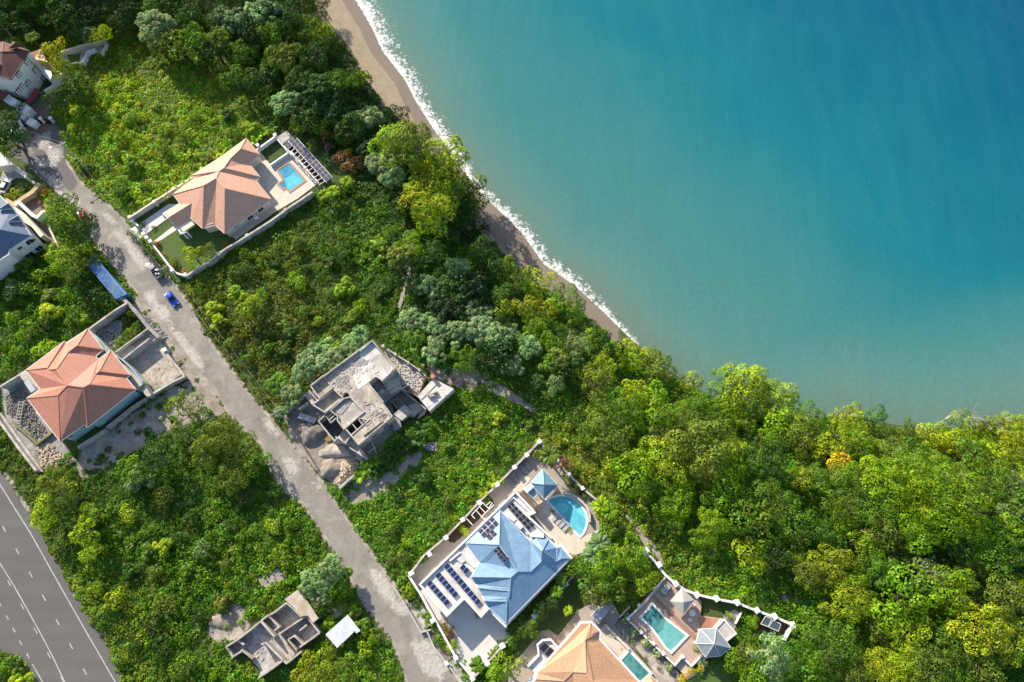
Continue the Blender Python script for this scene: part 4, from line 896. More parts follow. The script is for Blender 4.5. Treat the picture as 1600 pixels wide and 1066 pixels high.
def heap(name, c, r, hgt, mat, label, cat, seed=0, kind=None):
    rnd = np.random.RandomState(seed); bm = bmesh.new(); bmesh.ops.create_icosphere(bm, subdivisions=4, radius=1)
    for v in bm.verts:
        th = math.atan2(v.co.y, v.co.x); rr = 1+0.14*math.sin(th*3+seed)+0.07*math.sin(th*7+seed*2); q = math.hypot(v.co.x, v.co.y)
        z = max(0, v.co.z); v.co.x *= r[0]*rr; v.co.y *= r[1]*rr; v.co.z = hgt*(z**1.3)*(1+0.1*math.sin(v.co.x*3)*math.sin(v.co.y*2.3)) - (0.3 if v.co.z < 0 else 0)
    me = bpy.data.meshes.new(name); bm.to_mesh(me); bm.free(); me.materials.append(mat)
    for p in me.polygons: p.use_smooth = True
    ob = bpy.data.objects.new(name, me); COL.objects.link(ob); ob.location = (c.x, c.y, c.z); return tag(ob, label, cat)
heap('gravel_mound', P(*Y4(335,400),0), (2.9,2.7), 1.6, MT['gravel'], 'large grey gravel mound in the yard of the unfinished house', 'mound', 1)
heap('sand_mound', P(*Y4(550,800),0), (2.6,2.1), 1.5, MT['sandheap'], 'sand mound between the gravel mound and the limestone rubble', 'mound', 2)
heap('earth_mound', P(*Y4(600,610),0), (3.8,1.5), 0.8, MT['concwarm'], 'low brown earth ridge across the yard of the unfinished house', 'mound', 3)
heap('earth_mound', P(348,970,0), (2.6,1.8), 0.7, MT['sandheap'], 'low earth mound in the scrub beside the roofless ruin', 'mound', 4)
def rubble(name, polys, n, smin, smax, mat, label, z=0.1, pile=0.0, seed=1):
    rnd = random.Random(seed); mb = MB(); cnt = 0
    pw = [np.array([P(x,y,0)[:2] for x,y in p]) for p in polys]; al = [abs(area2(p)) for p in pw]
    while cnt < n:
        k = rnd.choices(range(len(pw)), al)[0]; p = pw[k]; mn, mx = p.min(0), p.max(0)
        x, y = rnd.uniform(mn[0],mx[0]), rnd.uniform(mn[1],mx[1])
        if not in_poly([x],[y],p)[0]: continue
        cc = p.mean(0); dd = dist_line([x],[y],p,True)[0]; s = rnd.uniform(smin,smax)**1.0
        zz = z + min(dd, 2.0)*pile*rnd.uniform(0.3,1)
        m4 = Matrix.Rotation(rnd.uniform(0,6.28),3,'Z') @ Matrix.Rotation(rnd.uniform(-.6,.6),3,'X'); q = []
        for cz in (-.5,.5):
            for cx_,cy_ in ((-.5,-.5),(.5,-.5),(.5,.5),(-.5,.5)):
                v = m4 @ Vector((cx_*s*rnd.uniform(.7,1.3), cy_*s*rnd.uniform(.5,1.0), cz*s*rnd.uniform(.4,.8))); q.append((x+v.x, y+v.y, zz+v.z))
        for f_ in ((3,2,1,0),(4,5,6,7),(0,1,5,4),(1,2,6,5),(2,3,7,6),(3,0,4,7)): mb.face([q[i_] for i_ in f_])
        cnt += 1
    o = mb.build(name, mat); tag(o, label, 'rubble', None, 'stuff'); return o
rubble('rubble', [M(Y4,(640,760),(780,680),(850,760),(830,840),(640,990),(590,960))], 520, 0.25, 0.75, MT['stone'], 'heap of cream limestone rubble behind the pale block wall', 0.1, 0.75, 3)
rubble('rubble', [M(A4,(30,600),(130,540),(170,640),(260,800),(200,850),(110,740),(40,700))], 800, 0.08, 0.42, MT['gravel'], 'grey broken rubble in the pit beside the orange house', 0.1, 0.2, 4)
rubble('rubble', [M(A4,(190,860),(290,870),(420,960),(330,1000),(230,990))], 420, 0.08, 0.5, MT['stone'], 'pale stone rubble at the lower corner of the orange house yard', 0.1, 0.15, 5)
rubble('rubble', [M(A4,(800,150),(870,200),(930,270),(900,300),(850,240))], 220, 0.12, 0.5, MT['stoneg'], 'grey rubble strewn between road and the long dark parapet wall', 0.08, 0.1, 6)
rubble('rubble', [M(A4,(570,200),(660,180),(670,280),(620,320),(560,270))], 160, 0.12, 0.7, MT['stoneg'], 'pale rubble in the walled yard corner north of the orange house', 0.1, 0.15, 7)
rubble('rubble', [M(A5,(1000,755),(1070,750),(1080,790),(1010,790))], 60, 0.3, 0.8, MT['stoneg'], 'small pale stone heap in the scrub past the banana clump', 0.1, 0.4, 8)
sheet('yard_gravel', M(A4,(540,250),(620,190),(680,180),(670,250),(640,330),(580,310)), 0.05, plain('pale_gravel', (0.50,0.49,0.48), 0.95, 0.4, 1.5, grime=(0.25,0.23,0.21), bmp=0.5))
sheet('yard_gravel', M(A4,(0,560),(150,470),(210,620),(330,830),(440,960),(330,1010),(200,1000),(40,760)), 0.04, MT['conc'])
for i_, (x, y, l_, w_, rz) in enumerate(((118,705,3.2,0.9,1.6),)):
    q = P(*A4(x,y),0); mb = MB(); n_ = 9
    for s_ in (-.5,.5): mb.beam((q.x+s_,q.y-3,0.4),(q.x+s_,q.y+3,0.9),0.12,0.12)
    for t in np.linspace(-2.8,2.8,n_): mb.beam((q.x-.5,q.y+t,0.65+t*0.08),(q.x+.5,q.y+t,0.65+t*0.08),0.1,0.1)
    simple('ladder', mb, MT['bone'], 'pale wooden ladder lying over the rubble pit of the orange house', 'ladder')

def LIT(pts, z, n, smin, smax, mat, label, seed):
    smax *= 0.6; n = int(n*1.5); mat = MT['conclight'] if mat in (MT['conc'], MT['stoneg']) else mat
    rnd = random.Random(seed); pw = np.array([P(x,y,z)[:2] for x,y in pts]); mn, mx = pw.min(0), pw.max(0); mb = MB(); c = 0
    while c < n:
        x, y = rnd.uniform(mn[0],mx[0]), rnd.uniform(mn[1],mx[1])
        if not in_poly([x],[y],pw)[0]: continue
        s = rnd.uniform(smin,smax); mb.box((x,y,z+s*0.2),(s*rnd.choice([1,1,3]),s*rnd.uniform(.4,1),s*rnd.uniform(.3,.7)),rnd.uniform(0,3.1)); c += 1
    tag(mb.build('debris', mat), label, 'debris', None, 'stuff')
LIT(M(Y2,(660,640),(1130,250),(1400,560),(1100,700),(900,900),(780,860)), 6.06, 70, 0.1, 0.4, MT['conc'], 'grey blocks and debris scattered over the pale roof slab', 11)
LIT(M(Y4,(900,30),(1080,90),(1200,215),(1000,380),(870,300),(960,200)), 6.02, 60, 0.1, 0.5, MT['conc'], 'broken blocks scattered on sandy roof field by the SE parapet'.replace('SE','outer'), 12)
LIT(M(Y3,(420,200),(680,350),(900,520),(820,740),(640,620)), 2.62, 90, 0.15, 0.7, MT['stoneg'], 'rubble and planks strewn on the lower terrace above the dirt track', 13)
LIT(M(Y3,(560,620),(680,640),(850,790),(600,680)), 2.6, 40, 0.2, 0.6, MT['wood'], 'timber offcuts beside the stagnant pool', 14)
LIT(M(Y4,(760,560),(900,560),(1050,650),(900,760),(830,680)), 0.42, 70, 0.2, 0.7, MT['stoneg'], 'broken blocks at the foot of the unfinished house near the bananas', 15)
LIT(M(Y4,(560,180),(680,60),(760,30),(800,90),(640,240)), 5.72, 30, 0.1, 0.4, MT['conc'], 'grit on the raised square roof field', 16)
LIT(M(X8,(240,700),(500,480),(640,560),(520,650),(440,940),(340,820)), 0.26, 90, 0.1, 0.5, MT['stoneg'], 'fallen block fragments on the floor of the ruin', 17)
LIT(M(X8,(560,380),(690,290),(830,420),(640,560)), 0.26, 60, 0.1, 0.5, MT['stone'], 'pale fragments in the back room of the ruin', 18)
LIT(M(Y1,(420,700),(720,480),(900,800),(700,980)), 0.07, 60, 0.08, 0.35, MT['stoneg'], 'stones scattered on the sandy court of the orange house', 19)
for pts_, mt_, z_ in ((M(Y2,(960,440),(1080,325),(1195,400),(1190,440),(1060,480)), 'conc', 6.07), (M(Y2,(760,640),(940,580),(940,680),(850,740),(790,730)), 'conc', 6.04), (M(Y4,(1120,190),(1180,200),(1150,240),(1110,230)), 'concdark', 6.04), (M(Y4,(590,90),(700,60),(740,110),(660,200),(610,180)), 'conc', 5.84)):
    mb = MB(); mb.prism(PP(pts_, z_), z_-0.04, z_); child(mb, 'stain_patch', MT[mt_], Eh)

# ---------------- house F : pale blue roofs, half-round pool
F = empty('house', (*P(770,870,0)[:2],0), 'villa with pale blue tiled hips, white parapets and several solar panel arrays', 'house')
ZD = 3.9; E = 4.3
ring = [(805.6,768.7),(835.2,800.8),(824.2,806.2),(862.2,841.3),(871.4,857),(876,852.3),(891,872),(789.7,977),(763.5,950),(751.6,963.3),(725.5,934.4),(698,961.9),(655.9,913.3)]
_, _wp = walls(F, ring, ZD, MT['white'], 0.12, name='wall')
mb = MB(); mb.prism(inset([(q.x,q.y) for q in PP(ring, ZD+0.01)], 0.3), ZD-0.1, ZD+0.02); child(mb, 'flat_roof_deck', MT['whitedirty'], F)
mb = MB(); mb.ribbon([(q.x,q.y) for q in PP(ring[:3]+[ring[3]], ZD+0.55)][::1], 0.4, ZD-0.2, ZD+0.55); child(mb, 'parapet', MT['white'], F)
mb = MB(); mb.ribbon([(q.x,q.y) for q in PP([ring[8],ring[9],ring[10],ring[11],ring[12],ring[0]], ZD+0.55)], 0.42, ZD-0.2, ZD+0.55); child(mb, 'parapet', MT['white'], F)
mb = MB(); mb.ribbon([(q.x,q.y) for q in PP(M(Y6,(120,690),(250,575),(395,710),(375,740)), ZD+0.4)], 0.25, ZD-0.1, ZD+0.4); child(mb, 'parapet', MT['white'], F)
mb = MB(); mb.ribbon([(q.x,q.y) for q in PP([ring[3],ring[4],ring[5],ring[6],ring[7],ring[8]], ZD-0.02)], 0.7, ZD-0.25, ZD-0.02); child(mb, 'gutter', MT['white'], F)
V1=Y8(220,92,E); V2=Y8(211,378,6.9); Vw=(726.7,848.7,E); a1=Y8(472,350,4.5); a2=Y8(475,600,6.6); a3=Y8(365,600,7.2); a4=Y8(362,535,6.0); w_a=Y8(50,530,4.5); w_b=Y8(-20,645,5.5)
b1_=Y8(310,650,7.2); b2_=Y8(301,745,6.5); b3_=Y8(20,708,4.6); b2c=Y8(299,764,6.9); b3c=Y8(38,738,5.0); b4_=Y8(292,818,6.0); b5_=Y8(72,806,4.6); b6_=Y8(275,850,6.5); b7_=Y8(270,1035,E); b8_=Y8(85,845,5.0); b9_=Y8(125,902,E)
c1_=Y8(510,310,E); c2_=Y8(570,430,6.9); c3_=Y8(565,515,6.6); c4_=Y8(620,332,E); c5_=Y8(695,405,4.7); c6_=Y8(696,514,5.8); c7_=Y8(730,398,E); c8_=Y8(731,490,5.4); c9_=Y8(805,490,E)
def on_plane(q, A_=P(*c9_), B_=P(*b7_), k_=0.36):
    z = q[2]; u_ = (B_-A_); u_.z = 0; u_.normalize()
    for _ in range(12):
        w_ = P(q[0], q[1], z)-A_; z = 4.3+k_*abs(w_.x*u_.y-w_.y*u_.x)
    return (q[0], q[1], z)
a2,a3,b1_,b2_,b2c,b4_,b6_,c3_,c6_,c8_ = [on_plane(q_) for q_ in (a2,a3,b1_,b2_,b2c,b4_,b6_,c3_,c6_,c8_)]
roof_part(F, [[V1,V2,Vw],[V1,a1,a2,a3,V2],[V2,a3,a4,w_a,Vw],[w_a,a4,a3,b1_,w_b],[w_b,b1_,b2_,b3_],[b3_,b2_,b2c,b3c],[b3c,b2c,b4_,b5_],[b5_,b4_,b6_,b8_],[b8_,b6_,b7_,b9_],
   [a2,c3_,c6_,c8_,c9_,b7_,b6_,b4_,b2c,b2_,b1_,a3],[a1,c1_,c2_,c3_,a2],[c1_,c4_,c2_],[c2_,c4_,c5_,c6_,c3_],[c5_,c7_,c8_,c6_],[c7_,c9_,c8_]], MT['blue'], MT['capb'], fascia=MT['white'])
zl = ZD+0.35
def arr(conv, quad, nu, nv, mat, z=zl): panels(F, [P(*conv(*q_), z) for q_ in quad], nu, nv, mat, 0.12, 0.045)
arr(Y7, ((375,390),(602,645),(545,700),(322,445)), 6, 1, MT['solar']); arr(Y7, ((475,302),(692,555),(640,610),(415,355)), 6, 1, MT['solar'])
arr(Y7, ((570,200),(945,640),(890,692),(510,255)), 10, 1, MT['solar']); arr(Y7, ((740,215),(815,285),(765,350),(690,270)), 2, 1, MT['solar'])
arr(Y6, ((237,615),(450,835),(390,885),(187,660)), 6, 2, MT['solark'])
arr(Y5, ((1155,600),(1235,685),(1025,890),(945,805)), 2, 4, MT['solarp'], 5.4); arr(Y5, ((1150,768),(1232,850),(1130,950),(1053,880)), 2, 2, MT['solarp'], 5.9)
arr(Y8, ((208,390),(300,498),(258,530),(162,430)), 4, 2, MT['solark'], 6.6)
mb = MB(); mb.prism(PP(M(Y7,(650,165),(705,95),(770,30),(920,215),(860,275),(760,190),(720,215)), ZD+0.6), ZD, ZD+0.25); child(mb, 'roof_upstand', MT['whitedirty'], F)
mb = MB(); mb.ribbon([(q_.x,q_.y) for q_ in PP(M(Y7,(585,190),(705,92)), ZD+0.5)], 0.35, ZD, ZD+0.5); child(mb, 'parapet', MT['white'], F)
for x, y, s_, rz in ((237,765,(1.7,0.8,0.9),-0.75),(300,832,(1.7,0.8,0.9),-0.75),(472,925,(2.6,0.9,0.9),-0.1),(410,725,(1,0.6,0.5),0.4)):
    q_ = P(*Y6(x,y),ZD+0.8); mb = MB(); mb.box((q_.x,q_.y,ZD+s_[2]/2),s_,rz); child(mb, 'air_conditioner', MT['white'], F)
mb = MB(); mb.box((*P(*Y8(375,215),ZD+0.3)[:2],ZD+0.2),(5.5,0.5,0.3),-0.8); child(mb, 'roof_duct', MT['ltgrey'], F)
A_ = P(*ring[6],ZD); B_ = P(*ring[7],ZD); wa = faceAB(A_, B_, (0.5,-1))
for t in (0.12,0.3,0.5,0.7,0.85):
    q_ = A_.lerp(B_, t); x_, y_ = proj(q_.x,q_.y,2.0); window(F, *wa, x_, y_, 1.6, 1.3, MT['white'], MT['glass'], zc=2.0)
# pavilion by the pool
Pv = empty('pool_pavilion', (*P(848,757,0)[:2],0), 'small pavilion with blue pyramid roof and side lean-to beside the half-round pool', 'pavilion')
e_ = 3.0; ap=Y6(531,455,4.9); n_=Y6(521,315,e_); ee=Y6(660,461,e_); s_=Y6(531,590,e_); w_=Y6(408,440,e_)
roof_part(Pv, [[n_,ap,w_],[n_,ee,ap],[ap,ee,s_],[w_,ap,s_]], MT['teablue'], MT['capb'], fascia=MT['white'])
la=Y6(342,495,2.7); lb=Y6(410,448,2.7); lc=Y6(437,480,3.3); ld=Y6(380,532,3.3); le=Y6(472,548,2.7); lf=Y6(430,582,2.7)
roof_part(Pv, [[la,lb,lc,ld],[ld,lc,le,lf]], MT['teablue'], MT['capb'], name='lean_to_roof', fascia=MT['white'])
for q_ in (n_,ee,s_,w_): t_ = P(q_[0]+(848-q_[0])*0.1, q_[1]+(757-q_[1])*0.1, 3.0); mb = MB(); mb.box((t_.x,t_.y,1.4),(0.35,0.35,3.0),0.6); child(mb, 'column', MT['white'], Pv)
mb = MB(); q4 = [P(*Y6(*p_),2.5) for p_ in ((345,515),(312,545),(470,712),(507,675))]
for t in np.linspace(0,1,22): mb.beam(q4[0].lerp(q4[3],t), q4[1].lerp(q4[2],t), 0.16, 0.12)
mb.beam(q4[0]-Vector((0,0,.15)),q4[3]-Vector((0,0,.15)),0.15,0.15); mb.beam(q4[1]-Vector((0,0,.15)),q4[2]-Vector((0,0,.15)),0.15,0.15)
pgo = empty('slatted_pergola', (q4[0].x,q4[0].y,0), 'brown slatted pergola roof between blue villa and the pool pavilion', 'pergola'); child(mb, 'slatted_roof', MT['wood'], pgo)
for q_ in q4: mb = MB(); mb.box((q_.x,q_.y,1.2),(0.18,0.18,2.4)); child(mb, 'post', MT['wood'], pgo)
sheet('pool_terrace', [(842,688),(930,781),(938,829),(902,868),(891,875),(792,978),(744,1052),(739,1060),(690,990),(638,900),(655,880)], 0.10, MT['deckg'])
sheet('pool_terrace_tiles', M(Y6,(395,640),(545,590),(640,560),(860,960),(1055,870),(950,1066),(760,1130),(620,985),(480,770)), 0.13, MT['deck'])
sheet('terrace_paving', M(Y6,(330,365),(410,400),(330,520),(270,525),(240,510)), 0.13, MT['deck'])
sheet('driveway', M(A6,(285,770),(345,710),(400,780),(450,740),(520,830),(600,800),(440,970),(385,1040),(250,880),(150,680),(170,660)), 0.13, MT['decklight'])
stp = MB()
for t in range(5):
    A_ = P(*Y6(200+t*38,400-t*42),0.3); B_ = P(*Y6(255+t*38,480-t*42),0.3); stp.beam(A_-Vector((0,0,.1)), B_-Vector((0,0,.1)), 0.9, 0.18+t*0.05)
struct(stp.build('garden_steps', MT['wood' if False else 'conc']))
def circ(cx, cy, r_, t0, t1, n_=14): return [(cx+r_*math.cos(t), cy+r_*math.sin(t)) for t in np.linspace(t0,t1,n_)]
pool_out = M(Y6,(555,600),(600,578),(650,562),(700,556),(745,562),(790,578),(835,605),(870,638),(900,678),(922,722),(932,770),(932,820),(918,870),(895,912),(866,945),(800,880),(730,795),(650,710))
pool('half-round turquoise pool with white edging behind the blue-roofed villa', pool_out, None, MT['poolc'], MT['white'], zoned=[(M(Y6,(610,652),(660,635),(720,628),(760,650),(755,690),(700,725),(660,715)), MT['poolg'] if False else watermat('pool_water_shallow',(0.10,0.50,0.56),(0.13,0.55,0.60)), 0.01),
   (M(Y6,(800,612),(850,640),(895,690),(922,760),(900,770),(850,720),(815,670)), bpy.data.materials['pool_water_shallow'], 0.012)], name='swimming_pool')
garden_wall('curved grey wall wrapping the half-round pool', M(Y6,(705,530),(770,545),(830,570),(885,615),(930,670),(955,730),(958,805)), 1.1, 0.35, MT['conclight'])
for k_, (x, y) in enumerate(((640,763),(676,795),(704,824),(738,857))):
    q_ = P(*Y6(x,y),0.3); lr = empty('sun_lounger', (q_.x,q_.y,0.14), ['slate sun lounger nearest the pavilion, first of four along the half-round pool','second slate sun lounger from the pavilion along the half-round pool','third slate sun lounger from the pavilion along the half-round pool','slate sun lounger farthest from the pavilion, last of four by half-round pool'][k_], 'sun lounger', 'loungers along the half-round pool')
    ang = 0.75; u_ = Vector((math.cos(ang),math.sin(ang),0)); mb = MB(); mb.beam(q_-u_*0.95+Vector((0,0,.1)), q_+u_*0.4+Vector((0,0,.1)), 0.7, 0.12); child(mb, 'mattress', MT['ltgrey'], lr)
    mb = MB(); mb.beam(q_+u_*0.4+Vector((0,0,.12)), q_+u_*1.0+Vector((0,0,.45)), 0.7, 0.1); child(mb, 'backrest', MT['ltgrey'], lr)
    mb = MB()
    for a_ in (-.8,.3):
        for b_ in (-.3,.3): v_ = Vector((-u_.y,u_.x,0)); p_ = q_+u_*a_+v_*b_; mb.box((p_.x,p_.y,0.26),(0.06,0.06,0.25))
    child(mb, 'frame', MT['steel'], lr)
garden_wall('long grey garden wall with white pillars beside the blue-roofed villa and scrub', [(638,900),(662,868),(698,838),(723,812),(750,783),(777,757),(804,730),(823,711),(842.8,690)], 1.6, 0.3, MT['conclight'], [(642,896),(671,866),(697,840),(723,812),(749,785),(777,757),(804,730),(823,711),(842.8,690)], MT['white'], 0.2, 0.7)
garden_wall('white-posted garden wall between the half-round pool and the wooded slope', [(842.8,690),(870,719),(889,742),(910,763),(932,781)], 1.5, 0.3, MT['conclight'], [(870,719),(889,742),(910,763)], MT['white'], 0.2, 0.6)
garden_wall('white street wall with pillars in front of the blue-roofed villa', M(A6,(105,605),(160,690),(250,850),(310,960),(385,1050)), 1.3, 0.35, MT['white'], M(A6,(120,595),(210,800),(310,960),(382,1050)), MT['white'], 0.3, 0.7)
garden_wall('low outer kerb wall between the estate road and blue villa planter', M(A6,(40,650),(85,720),(160,850),(200,840)), 0.7, 0.25, MT['conclight'])
garden_wall('low outer kerb wall beside the potted shrubs of the blue-roofed villa', M(A6,(185,845),(215,915),(270,985),(360,1100)), 0.7, 0.25, MT['conclight'], M(A6,(270,985)), MT['white'], 0.2)
garden_wall('white garden wall with big pillars between blue-roofed and orange-roofed villas', M(A6,(380,1055),(445,985),(515,905),(650,780),(715,710),(785,640),(845,578)), 1.5, 0.3, MT['conclight'], M(A6,(445,985),(510,908),(650,780),(712,712),(783,642),(845,576)), MT['white'], 0.25, 0.9)
for t_, pts in (('pale concrete entrance apron outside the blue villa gate', M(A6,(95,720),(145,705),(225,830),(175,840))),): sheet('entrance_apron', pts, 0.12, MT['conclight'])
sheet('entrance_apron', M(A6,(270,990),(300,965),(385,1060),(440,1140),(380,1140),(310,1050)), 0.12, MT['conclight'])
sheet('garden_bed', M(A6,(175,840),(215,810),(310,950),(270,980)), 0.12, MT['gravel']); sheet('garden_bed', M(A6,(70,660),(100,650),(150,705),(110,725)), 0.12, MT['soil'])
sheet('garden_bed', M(Y5,(515,900),(720,660),(980,420),(1090,300),(1160,370),(1175,430),(1000,600),(850,740),(700,900),(620,960),(560,955)), 0.15, MT['soil'])
tr = MB()
for a_, b_ in (((860,575),(1020,400)),((990,605),(1165,435)),((860,575),(905,625)),((925,515),(1040,640)),((975,465),(1050,545)),((1015,405),(1110,500)),((790,625),(875,715)),((1065,440),(1125,390)),((1100,480),(1150,400))): tr.beam(P(*Y5(*a_),1.9), P(*Y5(*b_),1.9), 0.16, 0.14)
trl = empty('trellis', (*P(*Y5(980,540),0)[:2],0), 'white open trellis frame over the dark planting bed beside blue villa', 'trellis'); child(tr, 'frame', MT['white'], trl)
for a_ in ((860,575),(1020,400),(990,605),(1165,435)): q_ = P(*Y5(*a_),1.9); mb = MB(); mb.box((q_.x,q_.y,0.95),(0.14,0.14,1.9)); child(mb, 'post', MT['white'], trl)

# ---------------- house G : peach roof at the bottom
Gh = empty('house', (*P(910,1040,0)[:2],0), 'large villa with peach clay tiles and white gutters cut by the bottom edge', 'house')
E = 4.0
g0=T7(0,664,E); g1=T7(500,100,E); g2=T7(605,97,E); g3=T7(695,190,E); g4=T7(697,283,E); g5=T7(575,243,5.6); g6=T7(537,300,6.6); g7=T7(553,660,7.6); g8=T7(402,652,6.2); g9=T7(300,755,5.2); g10=T7(-20,735,4.3)
g11=T7(1165,790,E); g12=T7(640,790,7.6); g13=T7(402,1000,4.0); g14=T7(900,1200,E); g15=T7(1180,1000,E); g16=T7(-300,1100,E); g17=T7(300,1200,E)
roof_part(Gh, [[g0,g1,g2,g5,g6,g7,g8,g9,g10],[g2,g3,g5],[g5,g3,g4,g6],[g6,g4,g11,g12,g7],[g9,g8,g13],[g8,g7,g12,g13],[g12,g11,g15,g14,g13],[g10,g9,g13,g17,g16]], MT['peach'], MT['capt'], fascia=MT['white'])
_, _w = walls(Gh, [g0,g1,g2,g3,g4,g11,g15,g14,g17,g16], E, MT['cream'], 0.5)
gt = MB(); gt.ribbon([(q_.x,q_.y) for q_ in PP([T7(-120,790),g0,g1,g2,g3,g4,g11,g15], E-0.05)], 0.7, E-0.3, E-0.05); child(gt, 'gutter', MT['white'], Gh)
roof_part(Gh, [[T7(1170,770,3.4),T7(1270,680,3.4),T7(1310,790,4.4)],[T7(1270,680,3.4),T7(1400,800,3.4),T7(1310,790,4.4)]], MT['peach'], MT['capt'], name='bay_roof', fascia=MT['white'])
bal = M(A6,(620,1000),(668,950),(662,905),(685,885),(720,883),(752,918),(735,945),(655,1035)); mb = MB(); mb.prism(PP(bal, 3.4), -0.2, 3.4); child(mb, 'bay', MT['whitedirty'], Gh)
mb = MB(); mb.ribbon([(q_.x,q_.y) for q_ in PP(bal[:-1], 3.9)], 0.35, 3.3, 3.9); child(mb, 'bay_parapet', MT['white'], Gh)
panels(Gh, [P(*A6(*q_),3.7) for q_ in ((693,888),(742,932),(712,965),(664,922))], 2, 1, MT['solark'], 0.2, 0.04)
sheet('patio', M(A7,(250,465),(340,350),(490,260),(550,290),(590,360),(560,400),(430,400),(330,520),(200,640),(60,760),(-30,760),(-10,640),(90,520),(160,440),(200,430)), 0.09, MT['deckg'])
sheet('patio', M(X6,(100,440),(340,315),(430,330),(500,480),(440,540),(590,740),(780,950),(960,1066),(1000,1150),(700,1150),(300,560),(180,530)), 0.10, MT['deckg'])
sheet('side_terrace', M(T7,(700,190),(760,120),(1040,405),(930,520),(760,330),(700,285)), 0.6, MT['deck'])
garden_wall('low cream wall dividing the patio and side terrace of peach-roofed villa', M(T7,(765,115),(900,255),(1040,400)), 1.1, 0.35, MT['cream'])
pool('dark teal lap pool along the peach-roofed villa', M(T7,(1040,408),(1290,672),(1160,800),(935,522)), None, MT['poolt'], MT['white'], 0.5, 0.7)
sheet('gravel_court', M(X6,(440,540),(560,480),(680,600),(850,800),(1000,940),(1040,1000),(1100,1066),(960,1066),(790,900),(600,740),(500,640)), 0.07, MT['gravel'])
sheet('sandy_bed', M(X6,(640,740),(720,720),(860,870),(960,990),(1000,1066),(880,1066)), 0.08, MT['concwarm'])
mb = MB(); q_ = P(*X6(325,440),0); mb.box((q_.x,q_.y,1.0),(3.6,1.8,2.0),0.85); mb.box((q_.x,q_.y,2.04),(3.9,2.0,0.1),0.85); simple('garden_shed', mb, MT['ltgrey'], 'narrow pale grey roofed shed on patio of the peach-roofed villa', 'shed')
# pool deck H
deckH = [(T_[0],T_[1]) for T_ in M(A7,(838,140),(885,180),(1000,240),(1030,280),(1025,355),(1130,370),(1180,420),(1120,500),(1060,590),(975,632),(927,575),(885,627),(625,372))]
mb = MB(); mb.prism(PP(deckH, 0.7), -0.3, 0.7); dk_ = mb.build('pool_deck', MT['deckp']); struct(dk_)
mb = MB(); mb.prism(PP(M(A7,(1010,360),(1130,375),(1170,420),(1130,440),(1020,430)), 0.74), 0.6, 0.74); struct(mb.build('pool_deck_edge', MT['copingpink']))
mb = MB(); mb.prism(PP(M(A7,(745,240),(775,245),(1010,470),(1000,500)), 0.725), 0.6, 0.725); struct(mb.build('pool_deck_band', plain('red_brick_band', (0.34,0.20,0.15), 0.8, 0.2)))
pool('waisted sea-green pool with white edging on the pink raised deck', M(A7,(765,292),(800,330),(835,370),(890,415),(955,463),(866,557),(835,530),(800,480),(760,425),(697,365)), None, MT['poolg'], MT['white'], 0.45, 0.9,
     zoned=[(M(A7,(765,295),(800,333),(835,372),(820,430),(790,455),(755,415),(700,365)), MT['poolt'], 0.01)])
garden_wall('white edge wall on the gravel side of the pink raised deck', M(A7,(628,375),(885,625),(925,578),(975,630),(1035,570)), 1.0, 0.25, MT['white'], M(A7,(630,372),(700,442),(768,505),(820,560),(925,576)), MT['white'], 0.2, 0.5)
garden_wall('white edge wall on the tree side of the pink raised deck', M(A7,(628,372),(720,285),(838,140)), 1.1, 0.25, MT['white'], M(A7,(690,300),(770,212)), MT['white'], 0.2, 0.5)
garden_wall('white serpentine wall with pillars between pink deck and the scrub slope', M(A7,(715,-5),(775,60),(830,130),(885,180),(940,215),(1005,240),(1110,265),(1220,285),(1330,328),(1440,368),(1528,405),(1480,490)), 1.5, 0.4, MT['white'], M(A7,(728,0),(797,78),(888,182),(1003,242),(1110,262),(1222,283),(1328,325),(1425,360),(1525,407)), MT['white'], 0.3, 0.9)
um = empty('parasol', (*P(*A7(932,290),0.7)[:2],0.7), 'square beige parasol canopy standing on the pink raised deck', 'parasol')
cz = P(*A7(932,283),4.0); cs_ = [P(*A7(x,y),3.1) for x, y in ((924,204),(991,270),(932,346),(859,276))]
mb = MB()
for k_ in range(4): mb.face([cs_[k_], cz, cs_[(k_+1)%4]][::-1]); A_, B_ = cs_[k_], cs_[(k_+1)%4]; dz_ = Vector((0,0,-0.25)); mb.face([A_,B_,B_+dz_,A_+dz_])
cn = child(mb, 'canopy', plain('beige_canvas', (0.42,0.40,0.36), 0.8, 0.1), um)
mb = MB(); mb.tube((cz.x,cz.y,0.6), (cz.x,cz.y,3.9), 0.07, 0.06, 8); child(mb, 'pole', MT['steel'], um)
mb = MB(); mb.box((cz.x,cz.y,0.78),(0.9,0.9,0.16)); child(mb, 'base', MT['conc'], um)
gz_ = empty('garden_pavilion', (*P(*A7(1080,500),0)[:2],0), 'grey many-sided tiled pavilion with white ridges at the end of pink deck', 'pavilion')
e_ = 3.4; apx = A7(1098,508,5.0)
cor = M(A7,(1022,428,e_),(1110,424,e_),(1165,495,e_),(1190,530,e_),(1130,575,e_),(1052,580,e_),(998,507,e_))
roof_part(gz_, [[cor[i_], cor[(i_+1)%7], apx] for i_ in range(7)], MT['greyroof'], MT['capg'], fascia=MT['white'])
for q_ in cor: t_ = P(q_[0]+(apx[0]-q_[0])*0.12, q_[1]+(apx[1]-q_[1])*0.12, e_); mb = MB(); mb.box((t_.x,t_.y,1.6),(0.35,0.35,3.4)); child(mb, 'column', MT['white'], gz_)
mb = MB(); mb.prism(PP(M(A7,(1110,422),(1153,374),(1222,452),(1168,495)), 3.3), -0.2, 3.3); child(mb, 'flat_annex', MT['conclight'], gz_)
mb = MB(); mb.ribbon([(q_.x,q_.y) for q_ in PP(M(A7,(1113,420),(1153,377),(1218,452),(1168,492)), 3.5)], 0.25, 3.2, 3.5); child(mb, 'annex_parapet', MT['white'], gz_)
